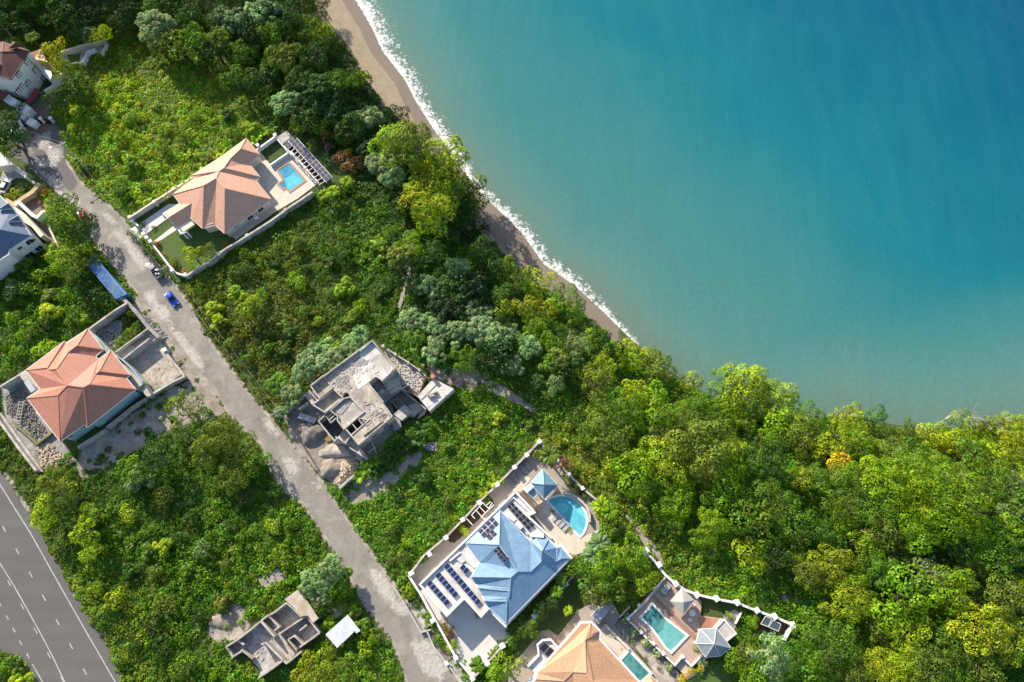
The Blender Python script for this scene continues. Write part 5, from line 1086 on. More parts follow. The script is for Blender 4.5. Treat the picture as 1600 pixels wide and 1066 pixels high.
q_ = P(*A7(835,212),1.2); mb = MB(); mb.box((q_.x,q_.y,1.0),(2.3,1.3,0.5),0.85,0.92); mb.box((q_.x+0.35,q_.y+0.35,1.45),(1.0,1.1,0.5),0.85,0.8)
bq = empty('covered_daybed', (q_.x,q_.y,0.7), 'grey covered daybed in the corner of the pink raised deck', 'daybed'); child(mb, 'mattress', MT['ltgrey'], bq); mb = MB(); mb.box((q_.x,q_.y,0.72),(2.5,1.5,0.14),0.85); child(mb, 'frame', MT['wood'], bq)
tb = empty('garden_table', (*P(*A7(980,342),1.4)[:2],0.7), 'round white table beside the beige parasol', 'table'); q_ = tb.location
mb = MB(); mb.tube((q_.x,q_.y,1.38),(q_.x,q_.y,1.44),0.65,0.65,20); child(mb, 'table_top', MT['white'], tb); mb = MB(); mb.tube((q_.x,q_.y,0.7),(q_.x,q_.y,1.38),0.08,0.08); child(mb, 'leg', MT['white'], tb)
for k_, (x, y) in enumerate(((965,378),(985,300))):
    q_ = P(*A7(x,y),1.0); ch = empty('garden_chair', (q_.x,q_.y,0.7), ['white garden chair below the round table on the pink deck','white garden chair between the beige parasol and round table'][k_], 'chair', 'chairs round the deck table')
    mb = MB(); mb.box((q_.x,q_.y,1.15),(0.6,0.6,0.08)); child(mb, 'seat', MT['white'], ch); mb = MB(); mb.box((q_.x+0.3,q_.y,1.45),(0.06,0.6,0.6)); child(mb, 'backrest', MT['white'], ch)
    for a_ in (-.25,.25):
        for b_ in (-.25,.25): mb = MB(); mb.box((q_.x+a_,q_.y+b_,0.93),(0.05,0.05,0.45)); child(mb, 'leg', MT['white'], ch)
for k_, qd in enumerate((((1352,400),(1378,358),(1412,372),(1392,415)), ((1395,418),(1418,380),(1462,402),(1448,440)))):
    w4 = [P(*A7(*p_), 1.6 if i_ in (1,2) else 0.9) for i_, p_ in enumerate(qd)]; mb = MB(); mb.prism([(p_.x,p_.y) for p_ in w4], 0.0, 0.85)
    cf = empty('cold_frame', (w4[0].x,w4[0].y,0), ['glass-topped cold frame nearer the deck pavilion in the walled end plot','glass-topped cold frame nearer the outer wall pillar in end plot'][k_], 'cold frame', 'cold frames in the end plot'); child(mb, 'box', MT['wood'], cf)
    mb = MB(); mb.face(w4); child(mb, 'lid', plain('blue_grey_glass_%d' % 1, (0.12,0.16,0.20), 0.15), cf)
    mb = MB()
    for i_ in range(4): mb.beam(w4[i_], w4[(i_+1)%4], 0.12, 0.08)
    child(mb, 'frame', MT['white'], cf)
sheet('garden_bed', M(A7,(1350,400),(1440,375),(1520,410),(1470,480),(1330,430)), 0.05, MT['soil'])
sheet('stone_yard', M(A7,(1150,350),(1210,320),(1250,350),(1200,450),(1150,380)), 0.06, MT['conc'])
garden_wall('thin pale wall crossing the small stone yard by the deck pavilion', M(A7,(1250,335),(1215,400)), 0.9, 0.2, MT['white'])
garden_wall('short white wall beside the lawn between the blue and peach villas', M(A7,(375,175),(465,275)), 1.0, 0.25, MT['white'])
garden_wall('grey wall from the patio up to the pink deck', M(A7,(585,365),(640,305)), 0.9, 0.25, MT['conclight'])
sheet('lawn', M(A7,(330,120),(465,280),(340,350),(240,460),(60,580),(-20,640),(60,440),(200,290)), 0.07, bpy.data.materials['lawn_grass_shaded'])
sheet('lawn', M(A7,(880,760),(960,700),(1040,640),(1160,600),(1200,720),(1180,800),(900,800)), 0.07, LAWN)
sheet('deck_ramp', M(A7,(885,628),(925,580),(975,632),(1010,670),(960,700)), 0.25, MT['concwarm'])

# ---------------- roofless ruin and shed
Ru = empty('ruin', (*P(430,995,0)[:2],0), 'roofless concrete ruin with broken room walls in the scrub', 'ruin')
mb = MB(); mb.prism(PP(M(X8,(80,710),(190,645),(340,530),(490,405),(690,270),(860,400),(900,400),(1020,570),(830,730),(690,875),(655,845),(410,1020),(440,950),(330,830),(240,740),(140,810)), 0.1), -0.2, 0.25)
child(mb, 'floor', plain('stained_ruin_floor', (0.50,0.48,0.47), 0.9, 0.45, 0.5, grime=(0.24,0.20,0.17), bmp=0.3), Ru)
RW = plain('stained_ruin_wall', (0.50,0.45,0.39), 0.9, 0.4, 0.9, grime=(0.26,0.19,0.12), bmp=0.3)
for pts, h_, t_ in ((((80,712),(190,645),(340,530),(490,405)),2.2,0.35),(((490,405),(560,370),(690,270)),2.5,0.35),(((690,270),(760,330),(838,412)),2.5,0.3),(((618,580),(890,400),(1020,570)),2.4,0.3),
   (((1020,570),(940,630),(820,715)),2.4,0.35),(((510,400),(615,510),(570,545)),2.4,0.3),(((440,460),(570,610)),2.4,0.4),(((435,690),(480,670),(655,845)),2.4,0.35),(((410,1020),(530,940),(655,845),(690,878),(840,755)),2.3,0.35),
   (((645,620),(770,790)),2.4,0.25),(((705,640),(770,600),(850,680)),2.3,0.3),(((820,550),(895,490)),2.0,0.3),(((80,712),(125,750),(150,810),(240,755)),1.6,0.35),(((235,740),(350,830)),1.8,0.3),(((190,645),(265,690)),1.8,0.35),(((705,640),(790,740)),2.3,0.3)):
    mb = MB(); mb.ribbon([(q_.x,q_.y) for q_ in PP(M(X8,*pts), h_)], t_, -0.2, h_+0.013*t_*random.random()*3); child(mb, 'wall', RW, Ru)
mb = MB(); mb.prism(PP(M(X8,(672,235),(798,140),(860,190),(1012,425),(958,470),(900,395),(840,408),(765,320)), 2.9), 2.6, 2.9, True); child(mb, 'roof_slab', plain('weathered_slab', (0.55,0.49,0.40), 0.9, 0.2, 0.6, grime=(0.36,0.26,0.15)), Ru)
for q_ in ((690,240),(798,155),(1000,425),(955,460)): t_ = P(*X8(*q_),2.6); mb = MB(); mb.box((t_.x,t_.y,1.3),(0.4,0.4,2.6),0.6); child(mb, 'column', MT['conc'], Ru)
sh = empty('shed', (*P(*A8(1110,660),0)[:2],0), 'white corrugated-roof shed between the ruin and the estate road', 'shed')
mb = MB(); r4 = [P(*A8(*q_)) + Vector((0,0,0)) for q_ in ((975,680,2.6),(1155,520,2.9),(1255,650,2.4),(1225,670,2.3),(1212,655,2.3),(1070,790,2.1))]
mb.face([P(*A8(*q_)) for q_ in ((975,680,2.3),(1155,520,2.5),(1257,650,2.4),(1225,672,2.35),(1212,655,2.35),(1070,790,2.2))][::-1])
MT['corr'] = roofmat('white_corrugated_sheet', (0.68,0.72,0.76), 0.35, row=50.0, colw=0.35, dark=0.75, stain=(0.6,0.6,0.6), stainamt=0.1)
child(mb, 'roof', MT['corr'], sh, slope_uv=True)
mb = MB(); mb.prism(inset([(q_.x,q_.y) for q_ in r4], 0.35), -0.2, 2.1); child(mb, 'wall', MT['conclight'], sh)

# ---------------- container
Ct = empty('shipping_container', (*P(163,433,0)[:2],0), 'long faded blue shipping container lying in scrub beside the estate road', 'container')
q4 = [P(*q_, 2.6) for q_ in (A2(567,893), A2(627,857), (198,459.5), (180.5,466.5))]
mb = MB(); pts = [(q_.x,q_.y) for q_ in q4]; mb.prism(pts, 0.1, 2.55); child(mb, 'body', MT['bluepaint'], Ct)
mb = MB(); u_ = (q4[3]-q4[0]); v_ = (q4[1]-q4[0]); n_ = 40
for i_ in range(n_+1):
    t = (i_+0.3)/(n_+0.6); mb.beam(q4[0]+u_*t+v_*0.04, q4[0]+u_*t+v_*0.96, 0.14, 0.06)
child(mb, 'roof_corrugation', MT['bluepaint'], Ct)
mb = MB()
for i_ in range(4): A_, B_ = q4[i_], q4[(i_+1)%4]; mb.beam(A_, B_, 0.16, 0.14); mb.beam((A_.x,A_.y,0.05),(A_.x,A_.y,2.6),0.16,0.16)
child(mb, 'frame', plain('container_frame_blue', (0.03,0.16,0.42), 0.5), Ct)
mb = MB()
for k_ in (0.25,0.45,0.55,0.75): A_ = q4[3]+(q4[2]-q4[3])*k_; uu = u_.normalized()*0.08; mb.tube((A_.x+uu.x,A_.y+uu.y,0.2),(A_.x+uu.x,A_.y+uu.y,2.4),0.03,0.03)
child(mb, 'door_bar', MT['steel'], Ct)

# ---------------- vehicles
def vehicle(name, label, cat, pa, pb, col, L, W, kind='car'):
    A_ = G(*pa); B_ = G(*pb); c_ = (A_+B_)/2; d = (B_-A_); ang = math.atan2(d.y, d.x)
    root = empty(name, (c_.x,c_.y,0.06), label, cat); root.rotation_euler = (0,0,ang)
    paint_ = new_mat(name+'_paint'); b_ = paint_[2]; b_.inputs['Base Color'].default_value = col+(1,); b_.inputs['Roughness'].default_value = 0.25; b_.inputs['Coat Weight'].default_value = 0.5; pm = paint_[0]
    def part(mb, nm, mat, par=None, bev=0.0):
        o = mb.build(nm, mat, None); o.parent = par or root
        if bev:
            bm = bmesh.new(); bm.from_mesh(o.data); bmesh.ops.remove_doubles(bm, verts=bm.verts, dist=0.001); bm.to_mesh(o.data); bm.free()
            m_ = o.modifiers.new('edge_rounding','BEVEL'); m_.width = bev; m_.segments = 3
            for p_ in o.data.polygons: p_.use_smooth = True
        return o
    h_ = L/2; top = 0.82 if kind == 'car' else 0.95
    prof = [(-h_,0.35),(-h_+0.05,0.72),(-h_+0.35,top),(-0.1,top+0.02),(h_-1.0,top-0.06),(h_-0.15,top-0.22),(h_,0.5),(h_-0.02,0.3),(-h_+0.1,0.28)]
    if kind == 'pickup': prof = [(-h_,0.4),(-h_,0.98),(-0.3,0.98),(-0.3,1.0),(h_-1.3,1.05),(h_-0.15,0.95),(h_,0.7),(h_,0.38),(-h_+0.1,0.38)]
    mb = MB()
    for s_ in (-1,1):
        f_ = [(x, s_*W/2, z) for x, z in prof]; mb.face(f_ if s_ < 0 else f_[::-1])
    n_ = len(prof)
    for i_ in range(n_):
        x0,z0 = prof[i_]; x1,z1 = prof[(i_+1)%n_]; mb.face([(x0,W/2,z0),(x1,W/2,z1),(x1,-W/2,z1),(x0,-W/2,z0)][::-1] if True else [])
    body = part(mb, 'body', pm, bev=0.09)
    if kind == 'pickup': gl = [(-0.35,1.0,0.86),(h_-1.25,1.0,0.86),(h_-1.75,1.62,0.7),(-0.2,1.62,0.7)]
    else: gl = [(-h_+0.45,top-0.02,0.86),(h_-1.25,top-0.02,0.86),(h_-2.0,1.38,0.66),(-h_+1.0,1.40,0.66)]
    def shell(mb, gl, k=1.0, dz=0.0):
        q = []
        for x, z, w_ in gl: q.append(((x, -W/2*w_*k, z+dz), (x, W/2*w_*k, z+dz)))
        (a0,a1),(b0,b1),(c0,c1),(d0,d1) = q
        for f_ in ([a0,b0,c0,d0],[b1,a1,d1,c1],[b0,b1,c1,c0],[a1,a0,d0,d1],[d0,c0,c1,d1]): mb.face(f_)
    mb = MB(); shell(mb, gl); part(mb, 'windows', MT['glass'], bev=0.03)
    (x2,z2,w2_),(x3,z3,w3_) = gl[2], gl[3]; mb = MB(); mb.box(((x2+x3)/2,0,z2+0.015),(x2-x3-0.05,W*w2_-0.04,0.06)); part(mb, 'roof', pm if kind != 'pickup' else pm, bev=0.02)
    if kind == 'pickup':
        mb = MB(); mb.box(((-h_-0.4)/2,0,0.985),(h_-0.55,W-0.3,0.03)); part(mb, 'cargo_bed', MT['tyre'])
        for s_ in (-1,1): mb = MB(); mb.box(((-h_-0.4)/2,s_*(W/2-0.1),1.05),(h_-0.5,0.1,0.14)); part(mb, 'bed_rail', MT['tyre'])
        mb = MB(); mb.beam((-h_+0.06,-W/2+0.15,1.06),(-h_+0.06,W/2-0.15,1.06),0.1,0.12); mb.beam((-0.6,-W/2+0.15,1.35),(-0.6,W/2-0.15,1.35),0.08,0.08); part(mb, 'roll_bar', MT['steel'])
        for x_, y_ in ((-1.5,0.2),(-1.9,-0.3)): mb = MB(); mb.box((x_,y_,1.15),(0.5,0.35,0.3)); part(mb, 'cargo_box', MT['ltgrey'])
    for sx in (-h_+0.85, h_-0.9):
        for s_ in (-1,1):
            mb = MB(); mb.tube((sx,s_*(W/2-0.2),0.32),(sx,s_*(W/2+0.01),0.32),0.33,0.33,16); wh = part(mb, 'wheel', MT['tyre'])
            mb = MB(); mb.tube((sx,s_*(W/2-0.1),0.32),(sx,s_*(W/2+0.02),0.32),0.19,0.19,12); part(mb, 'rim', MT['steel'], wh)
    for s_ in (-1,1):
        mb = MB(); mb.box((h_-0.04,s_*(W/2-0.3),0.62),(0.08,0.34,0.16)); part(mb, 'headlight', MT['white'])
        mb = MB(); mb.box((-h_+0.02,s_*(W/2-0.28),0.72),(0.07,0.28,0.16)); part(mb, 'tail_light', MT['red'])
        mb = MB(); mb.box((h_-1.45,s_*(W/2+0.08),0.95),(0.12,0.18,0.14)); part(mb, 'wing_mirror', pm)
    return root
vehicle('parked_car', 'bright blue hatchback parked on the estate road below the pickup', 'car', (263.5,459.5), (277,477), (0.01,0.06,0.42), 4.1, 1.75)
vehicle('pickup_truck', 'black pickup truck with silver bonnet parked beside the white street wall', 'pickup', (251.5,434), (236,413.5), (0.30,0.31,0.32), 5.2, 1.85, 'pickup')
vehicle('parked_car', 'white sedan in the courtyard at the left edge', 'car', (8,298), (15,285), (0.72,0.72,0.72), 4.4, 1.8)
vehicle('parked_van', 'orange-red van half hidden under roadside trees near the blue container', 'van', (128,331), (141,351), (0.42,0.07,0.03), 4.6, 1.8)
vehicle('parked_car', 'black car behind the white roadside wall near the plunge pool', 'car', (24,205), (34,198), (0.02,0.02,0.025), 4.3, 1.8)

# ---------------- poles and wires
def pole(label, pt, pb, hgt, arm=None):
    b_ = P(*pb, 0.0); root = empty('utility_pole', (b_.x,b_.y,0), label, 'pole')
    mb = MB(); mb.tube((b_.x,b_.y,-0.3),(b_.x,b_.y,hgt),0.2,0.12,8); child(mb, 'mast', MT['conclight'], root)
    mb = MB(); mb.beam((b_.x-0.9,b_.y-0.7,hgt-0.7),(b_.x+0.9,b_.y+0.7,hgt-0.7),0.12,0.12); child(mb, 'cross_arm', MT['steel'], root)
    for t in (-.85,0,.85): mb = MB(); mb.tube((b_.x+t,b_.y+t*0.78,hgt-0.64),(b_.x+t,b_.y+t*0.78,hgt-0.4),0.06,0.05); child(mb, 'insulator', MT['white'], root)
    if arm:
        e_ = Vector((b_.x+arm[0], b_.y+arm[1], hgt-0.3)); mb = MB(); mb.tube((b_.x,b_.y,hgt-0.8), e_, 0.06, 0.05); a_ = child(mb, 'lamp_arm', MT['steel'], root)
        mb = MB(); mb.box((e_.x,e_.y,hgt-0.3),(0.7,0.35,0.16)); subchild(mb, 'lamp_head', MT['white'], a_, root)
    return Vector((b_.x,b_.y,hgt-0.5))
t1 = pole('concrete utility pole with street lamp arm beside the cul-de-sac', (98,226), (122,250), 7.5, (-2.2,-1.2))
t2 = pole('concrete utility pole between parked pickup and the white street wall', (253,410), (282,439), 8.5, (-1.6,-0.8))
t3 = pole('utility pole standing in bushes where the unfinished house wall meets the road', (424,636), (448,655), 8.0)
def wire(a_, b_, label, sag=0.8):
    mb = MB(); prev = None
    for off in (-0.5,0.5):
        prev = None
        for t in np.linspace(0,1,13):
            p_ = a_.lerp(b_, t)+Vector((off,off*0.7,-sag*4*t*(1-t)))
            if prev is not None: mb.tube(prev, p_, 0.014, 0.014, 4, False)
            prev = p_
    simple('overhead_cable', mb, MT['conclight'], label, 'cable')
wire(t1, t2, 'pair of overhead cables from cul-de-sac pole to the pole by pickup'); wire(t2, t3, 'pair of overhead cables from pickup pole to the unfinished house pole')
wire(t1, P(20,198,3.0), 'service cable from the cul-de-sac pole to the maroon-roofed house')
# ================================================================ VEGETATION
def leafmat(name, obj_color=True, gloss=0.012, trans=0.36):
    m = bpy.data.materials.new(name); m.use_nodes = True; nt = m.node_tree; nt.nodes.clear()
    at = nd(nt, 'ShaderNodeAttribute'); at.attribute_name = 'tint'; c = at.outputs['Color']
    if obj_color:
        oi = nd(nt, 'ShaderNodeObjectInfo'); c = mixc(nt, 1.0, c, oi.outputs['Color'], 'MULTIPLY')
    df = nd(nt, 'ShaderNodeBsdfDiffuse'); tl = nd(nt, 'ShaderNodeBsdfTranslucent'); gl = nd(nt, 'ShaderNodeBsdfGlossy'); gl.inputs['Roughness'].default_value = 0.45
    nt.links.new(c, df.inputs[0]); tc = mixc(nt, 1.0, c, (1.25,1.1,0.5), 'MULTIPLY'); nt.links.new(tc, tl.inputs[0]); gl.inputs[0].default_value = (0.8,0.85,0.8,1)
    m1 = nd(nt, 'ShaderNodeMixShader'); m1.inputs[0].default_value = trans; nt.links.new(df.outputs[0], m1.inputs[1]); nt.links.new(tl.outputs[0], m1.inputs[2])
    m2 = nd(nt, 'ShaderNodeMixShader'); m2.inputs[0].default_value = gloss; nt.links.new(m1.outputs[0], m2.inputs[1]); nt.links.new(gl.outputs[0], m2.inputs[2])
    o = nd(nt, 'ShaderNodeOutputMaterial'); nt.links.new(m2.outputs[0], o.inputs[0]); return m
LEAF = leafmat('leaves'); LEAFG = leafmat('undergrowth_leaves', False)
def leaf_quads(pos, nrm, L, W, rs, spin=None):
    n = len(pos); nrm = nrm/np.linalg.norm(nrm, axis=1, keepdims=True)
    a = rs.normal(size=(n,3)) if spin is None else spin
    t = a - nrm*(a*nrm).sum(1)[:,None]; t /= np.linalg.norm(t, axis=1, keepdims=True)+1e-9; bt = np.cross(nrm, t)
    L = np.asarray(L)[:,None]; W = np.asarray(W)[:,None]
    V = np.stack([pos-t*L*0.5, pos+bt*W*0.5-nrm*0.10*L, pos+t*L*0.5, pos-bt*W*0.5-nrm*0.10*L], 1)
    return V.reshape(-1,3), np.arange(n*4).reshape(n,4)
def crown_mesh(name, Rr, Hh, nl, leaf, dens, seed, style='broad', lr=(0.28,0.46)):
    rs = np.random.RandomState(seed); P_=[]; N_=[]; T_=[]; cs=[]; rr=[]
    for k in range(nl):
        rho = Rr*0.80*math.sqrt((k+0.35)/nl)*rs.uniform(0.72,1.22); th = k*2.39996+rs.uniform(-.8,.8)
        r = Rr*rs.uniform(*lr); z = Hh*(0.30+0.50*(1-(rho/Rr)**2))*rs.uniform(0.75,1.15)
        cs.append((rho*math.cos(th), rho*math.sin(th), z)); rr.append(r)
    cs = np.array(cs); rr = np.array(rr)
    for k in range(nl):
        r = rr[k]; n = int(dens*2*math.pi*r*r*1.4); d = rs.normal(size=(n,3)); d /= np.linalg.norm(d,axis=1,keepdims=True); d = d[d[:,2] > -0.55]; n = len(d)
        p = cs[k] + d*r*rs.uniform(0.70,1.06,(n,1))**0.6*np.array([1,1,0.85]); keep = np.ones(n,bool)
        for j in range(nl):
            if j != k: keep &= np.linalg.norm((p-cs[j])/np.array([1,1,.85]),axis=1) > rr[j]*0.78
        p = p[keep]; d = d[keep]; lt = rs.uniform(0.72,1.22); yl = rs.uniform(0.9,1.15)
        clump = 0.82+0.36*(np.sin(p[:,0]*2.1+k)*np.sin(p[:,1]*2.3+k*2)*np.sin(p[:,2]*2.0) > -0.05)
        fly = rs.uniform(size=len(p)) < 0.10; p = p + d*fly[:,None]*rs.uniform(0,0.38,(len(p),1))*r; t = np.ones((len(p),3))*lt*clump[:,None]*rs.uniform(0.65,1.3,(len(p),1)); t[:,0] *= yl*rs.uniform(0.85,1.2,len(p)); P_.append(p); N_.append(d*1.1+rs.normal(size=d.shape)*0.42+np.array([0,0,0.35])); T_.append(t)
    p = np.vstack(P_); nrm = np.vstack(N_); t = np.vstack(T_)
    if style == 'star':                       # rosettes of big lobed leaves at the twig ends
        idx = rs.permutation(len(p))[:len(p)//5]; pp=[]; nn=[]; tt=[]; sp=[]
        for i in idx:
            up = nrm[i]*0.3+np.array([0,0,1.0]); up /= np.linalg.norm(up); s = rs.uniform(0.7,1.2); a0 = rs.uniform(0,6.28); ax = np.cross(up,[1,0,0.01]); ax/=np.linalg.norm(ax); ay=np.cross(up,ax)
            for q in range(6):
                an = a0+q*1.047; dr = ax*math.cos(an)+ay*math.sin(an); pp.append(p[i]+dr*leaf*0.62*s-up*0.07); nn.append(up+dr*0.45); tt.append(t[i]*rs.uniform(0.85,1.15)); sp.append(dr)
        p=np.array(pp); nrm=np.array(nn); t=np.array(tt); n=len(p)
        V,F = leaf_quads(p, nrm, rs.uniform(0.9,1.3,n)*leaf, rs.uniform(0.5,0.7,n)*leaf, rs, np.array(sp))
    else:
        n = len(p); el = 1.9 if style == 'plume' else 1.0
        V,F = leaf_quads(p, nrm, rs.uniform(0.7,1.4,n)*leaf*el, rs.uniform(0.5,0.85,n)*leaf/(el*0.75+0.25), rs)
    me = fast_mesh(name, V, F, LEAF, np.repeat(t,4,0)); return me
def trunk_mesh(name, hgt, Rr, seed, rad=0.22):
    rs = random.Random(seed); mb = MB(); p = Vector((0,0,-1.5)); r = rad*1.5; top = None
    for k in range(4):
        q = Vector((rs.uniform(-.25,.25)*k, rs.uniform(-.25,.25)*k, hgt*(k+1)/4)); mb.tube(p, q, r, r*0.82, 7, False); p = q; r *= 0.82
    for k in range(6):
        a_ = k*1.05+rs.uniform(-.3,.3); l_ = Rr*rs.uniform(.5,.8); m_ = p+Vector((math.cos(a_)*l_*0.5, math.sin(a_)*l_*0.5, Rr*0.3)); e_ = p+Vector((math.cos(a_)*l_, math.sin(a_)*l_, Rr*rs.uniform(.35,.6)))
        s_ = p-Vector((0,0,hgt*0.12)); mb.tube(s_, m_, r*0.6, r*0.38, 6, False); mb.tube(m_, e_, r*0.38, r*0.1, 5)
        for g_ in (-.5,.5): mb.tube(m_, m_+Vector((math.cos(a_+g_)*l_*0.45, math.sin(a_+g_)*l_*0.45, Rr*0.3)), r*0.25, r*0.06, 5)
    mb.uv = [None]*len(mb.f); me = bpy.data.meshes.new(name); me.from_pydata(mb.v, [], mb.f); me.materials.append(MT['bark']); return me
KINDS = {}
def proto(kind, specs):
    KINDS[kind] = [(R_, H_, crown_mesh('crown_'+kind, R_, H_, nl, lf, dn, sd_, stl, lr), trunk_mesh('trunk_'+kind, th_, R_, sd_), th_) for (R_,H_,nl,lf,dn,sd_,stl,lr,th_) in specs]
proto('broad', [(3.4,2.6,13,0.38,14,s_,'broad',(0.20,0.46),3.2) for s_ in (1,2,3,4,31,32,33)])
proto('bigbroad', [(6.2,4.0,30,0.42,11,s_,'broad',(0.16,0.30),4.5) for s_ in (5,6,7,34,35)])
proto('feather', [(9.5,4.6,75,0.36,11,s_,'broad',(0.09,0.17),6.0) for s_ in (8,)])
proto('star', [(3.4,2.4,12,0.52,13,s_,'star',(0.22,0.40),3.5) for s_ in (11,12,13)])
proto('plume', [(2.6,3.6,8,0.34,15,s_,'plume',(0.32,0.50),5.0) for s_ in (14,15,16)])
proto('shrub', [(1.7,1.3,7,0.30,20,s_,'broad',(0.32,0.52),0.5) for s_ in (17,18,19,20)])
proto('starshrub', [(1.7,1.2,7,0.42,22,s_,'star',(0.32,0.52),0.6) for s_ in (21,22)])
proto('fine', [(3.2,3.0,26,0.26,20,s_,'plume',(0.14,0.28),2.6) for s_ in (23,24)])
proto('clipped', [(0.9,0.9,3,0.16,60,s_,'broad',(0.6,0.75),0.2) for s_ in (25,)])
TONES = {'dark green':(0.040,0.098,0.012), 'mid green':(0.105,0.215,0.015), 'bright green':(0.175,0.325,0.010), 'lime green':(0.285,0.42,0.014), 'yellow-green':(0.27,0.355,0.015),
  'olive':(0.145,0.215,0.024), 'pale grey-green':(0.19,0.30,0.105), 'golden yellow':(0.55,0.46,0.02), 'silvery':(0.25,0.37,0.16), 'bronze':(0.26,0.16,0.07), 'orange-flowered':(0.45,0.20,0.05), 'purple':(0.22,0.13,0.16), 'deep green':(0.018,0.052,0.010)}
ANCH = [((60,25),'on the shaded slope above the maroon-roofed house'),((230,25),'on the shaded slope along the top edge'),((340,60),'at the top of the sunny meadow'),((440,60),'on the wooded slope above the beach'),
 ((150,110),'beside the brown driveway near the cul-de-sac'),((200,240),'in the meadow beside the cul-de-sac'),((330,150),'in the open sunny meadow'),((430,190),'in scrub above the terracotta villa'),
 ((530,120),'on the beach edge near the top'),((520,220),'in garden beyond the solar pergola'),((600,230),'between the solar pergola and the beach'),((680,250),'at the beach edge below the wide sand'),
 ((620,320),'on the wooded slope past the terracotta villa pool'),((720,340),'by the narrow beach halfway along the shore'),((560,300),'in scrub just below the villa pool'),((400,420),'in scrub below the terracotta villa wall'),
 ((520,440),'in scrub west of the thin footpath'),((590,420),'beside the thin footpath'),((700,430),'east of the thin footpath'),((770,420),'above the shaded stretch of beach'),((850,440),'at the beach edge near the water line'),
 ((910,520),'at the last strip of sand'),((660,520),'in scrub above the unfinished house'),((760,530),'among pale trees above the dirt track'),((850,570),'where the dirt track enters the woods'),
 ((500,540),'in scrub behind the unfinished house'),((400,540),'between estate road and the unfinished house scrub'),((980,580),'over the shore where the sand ends'),((1080,640),'on the bluff at the small cove'),
 ((1180,610),'on the round headland over the water'),((1300,660),'along the bluff east of the headland'),((1420,680),'along the bluff near the bare trees'),((1550,680),'along the bluff at right edge'),
 ((900,640),'in the woods above the pool pavilion'),((1000,700),'in the woods east of the pool pavilion'),((1110,740),'in the woods inland of the headland'),((1240,740),'in the middle of the eastern woods'),
 ((1340,780),'west of the giant spreading tree'),((1480,780),'around the giant spreading tree'),((1580,800),'east of the giant spreading tree'),((960,770),'on the slope behind the half-round pool'),
 ((1060,820),'on the slope north of the pink deck'),((1180,860),'on the slope above the serpentine wall'),((1300,900),'in the woods past the end plot'),((1420,920),'in the shaded hollow of the eastern woods'),
 ((1550,930),'in the lower right woods'),((1200,1020),'below the walled end plot'),((1330,1030),'in the woods along the bottom edge'),((1500,1030),'near the bottom right corner'),
 ((930,880),'in garden between blue villa and deck'),((830,960),'in the border between blue and peach villas'),((790,1040),'at the gate corner of the blue villa'),((690,960),'in the front border of the blue villa'),
 ((720,820),'beside the trellis of the blue villa'),((830,700),'in the corner garden by the pool pavilion'),((900,760),'in the border behind the half-round pool'),
 ((640,640),'in scrub beside the stagnant pool'),((700,700),'in vacant plot beside the blue villa'),((620,820),'in the vacant plot beside the estate road'),((560,740),'beside the rubble heap of the unfinished house'),
 ((590,900),'across the road from blue villa'),((540,1000),'in scrub below the white shed'),((480,1030),'below the roofless ruin'),((490,900),'above the white shed'),((400,900),'in scrub above the roofless ruin'),
 ((330,1030),'in scrub left of the roofless ruin'),((250,950),'in the vacant plot near the ruin'),((180,960),'on the bank along the highway'),((90,780),'on the bank between highway and orange house'),
 ((160,830),'at the highway corner of the vacant plot'),((230,740),'in scrub below the orange house'),((340,690),'overhanging the estate road bend'),((300,640),'by the bare strip below the orange house'),((430,820),'in the vacant plot along the estate road'),
 ((320,830),'in the middle of the vacant plot'),((20,1040),'in the grassy wedge by the highway'),((60,520),'in dense scrub above the orange house'),((90,440),'in dense scrub by the blue container'),((110,340),'between the brown forecourt and the road'),
 ((30,200),'in the front courtyard of the maroon-roofed house'),((40,290),'in the planter above the brown forecourt'),((90,90),'beside the terrace of the maroon-roofed house'),((300,385),'on the lawn of the terracotta villa'),((240,380),'along the white street wall of terracotta villa'),
 ((190,320),'beside the estate road near the cream wall'),((1090,1030),'around the grey deck pavilion')]
def where_is(px, py):
    return min(ANCH, key=lambda a: (a[0][0]-px)**2+(a[0][1]-py)**2)[1]
PLANTS = []; WOOD = []
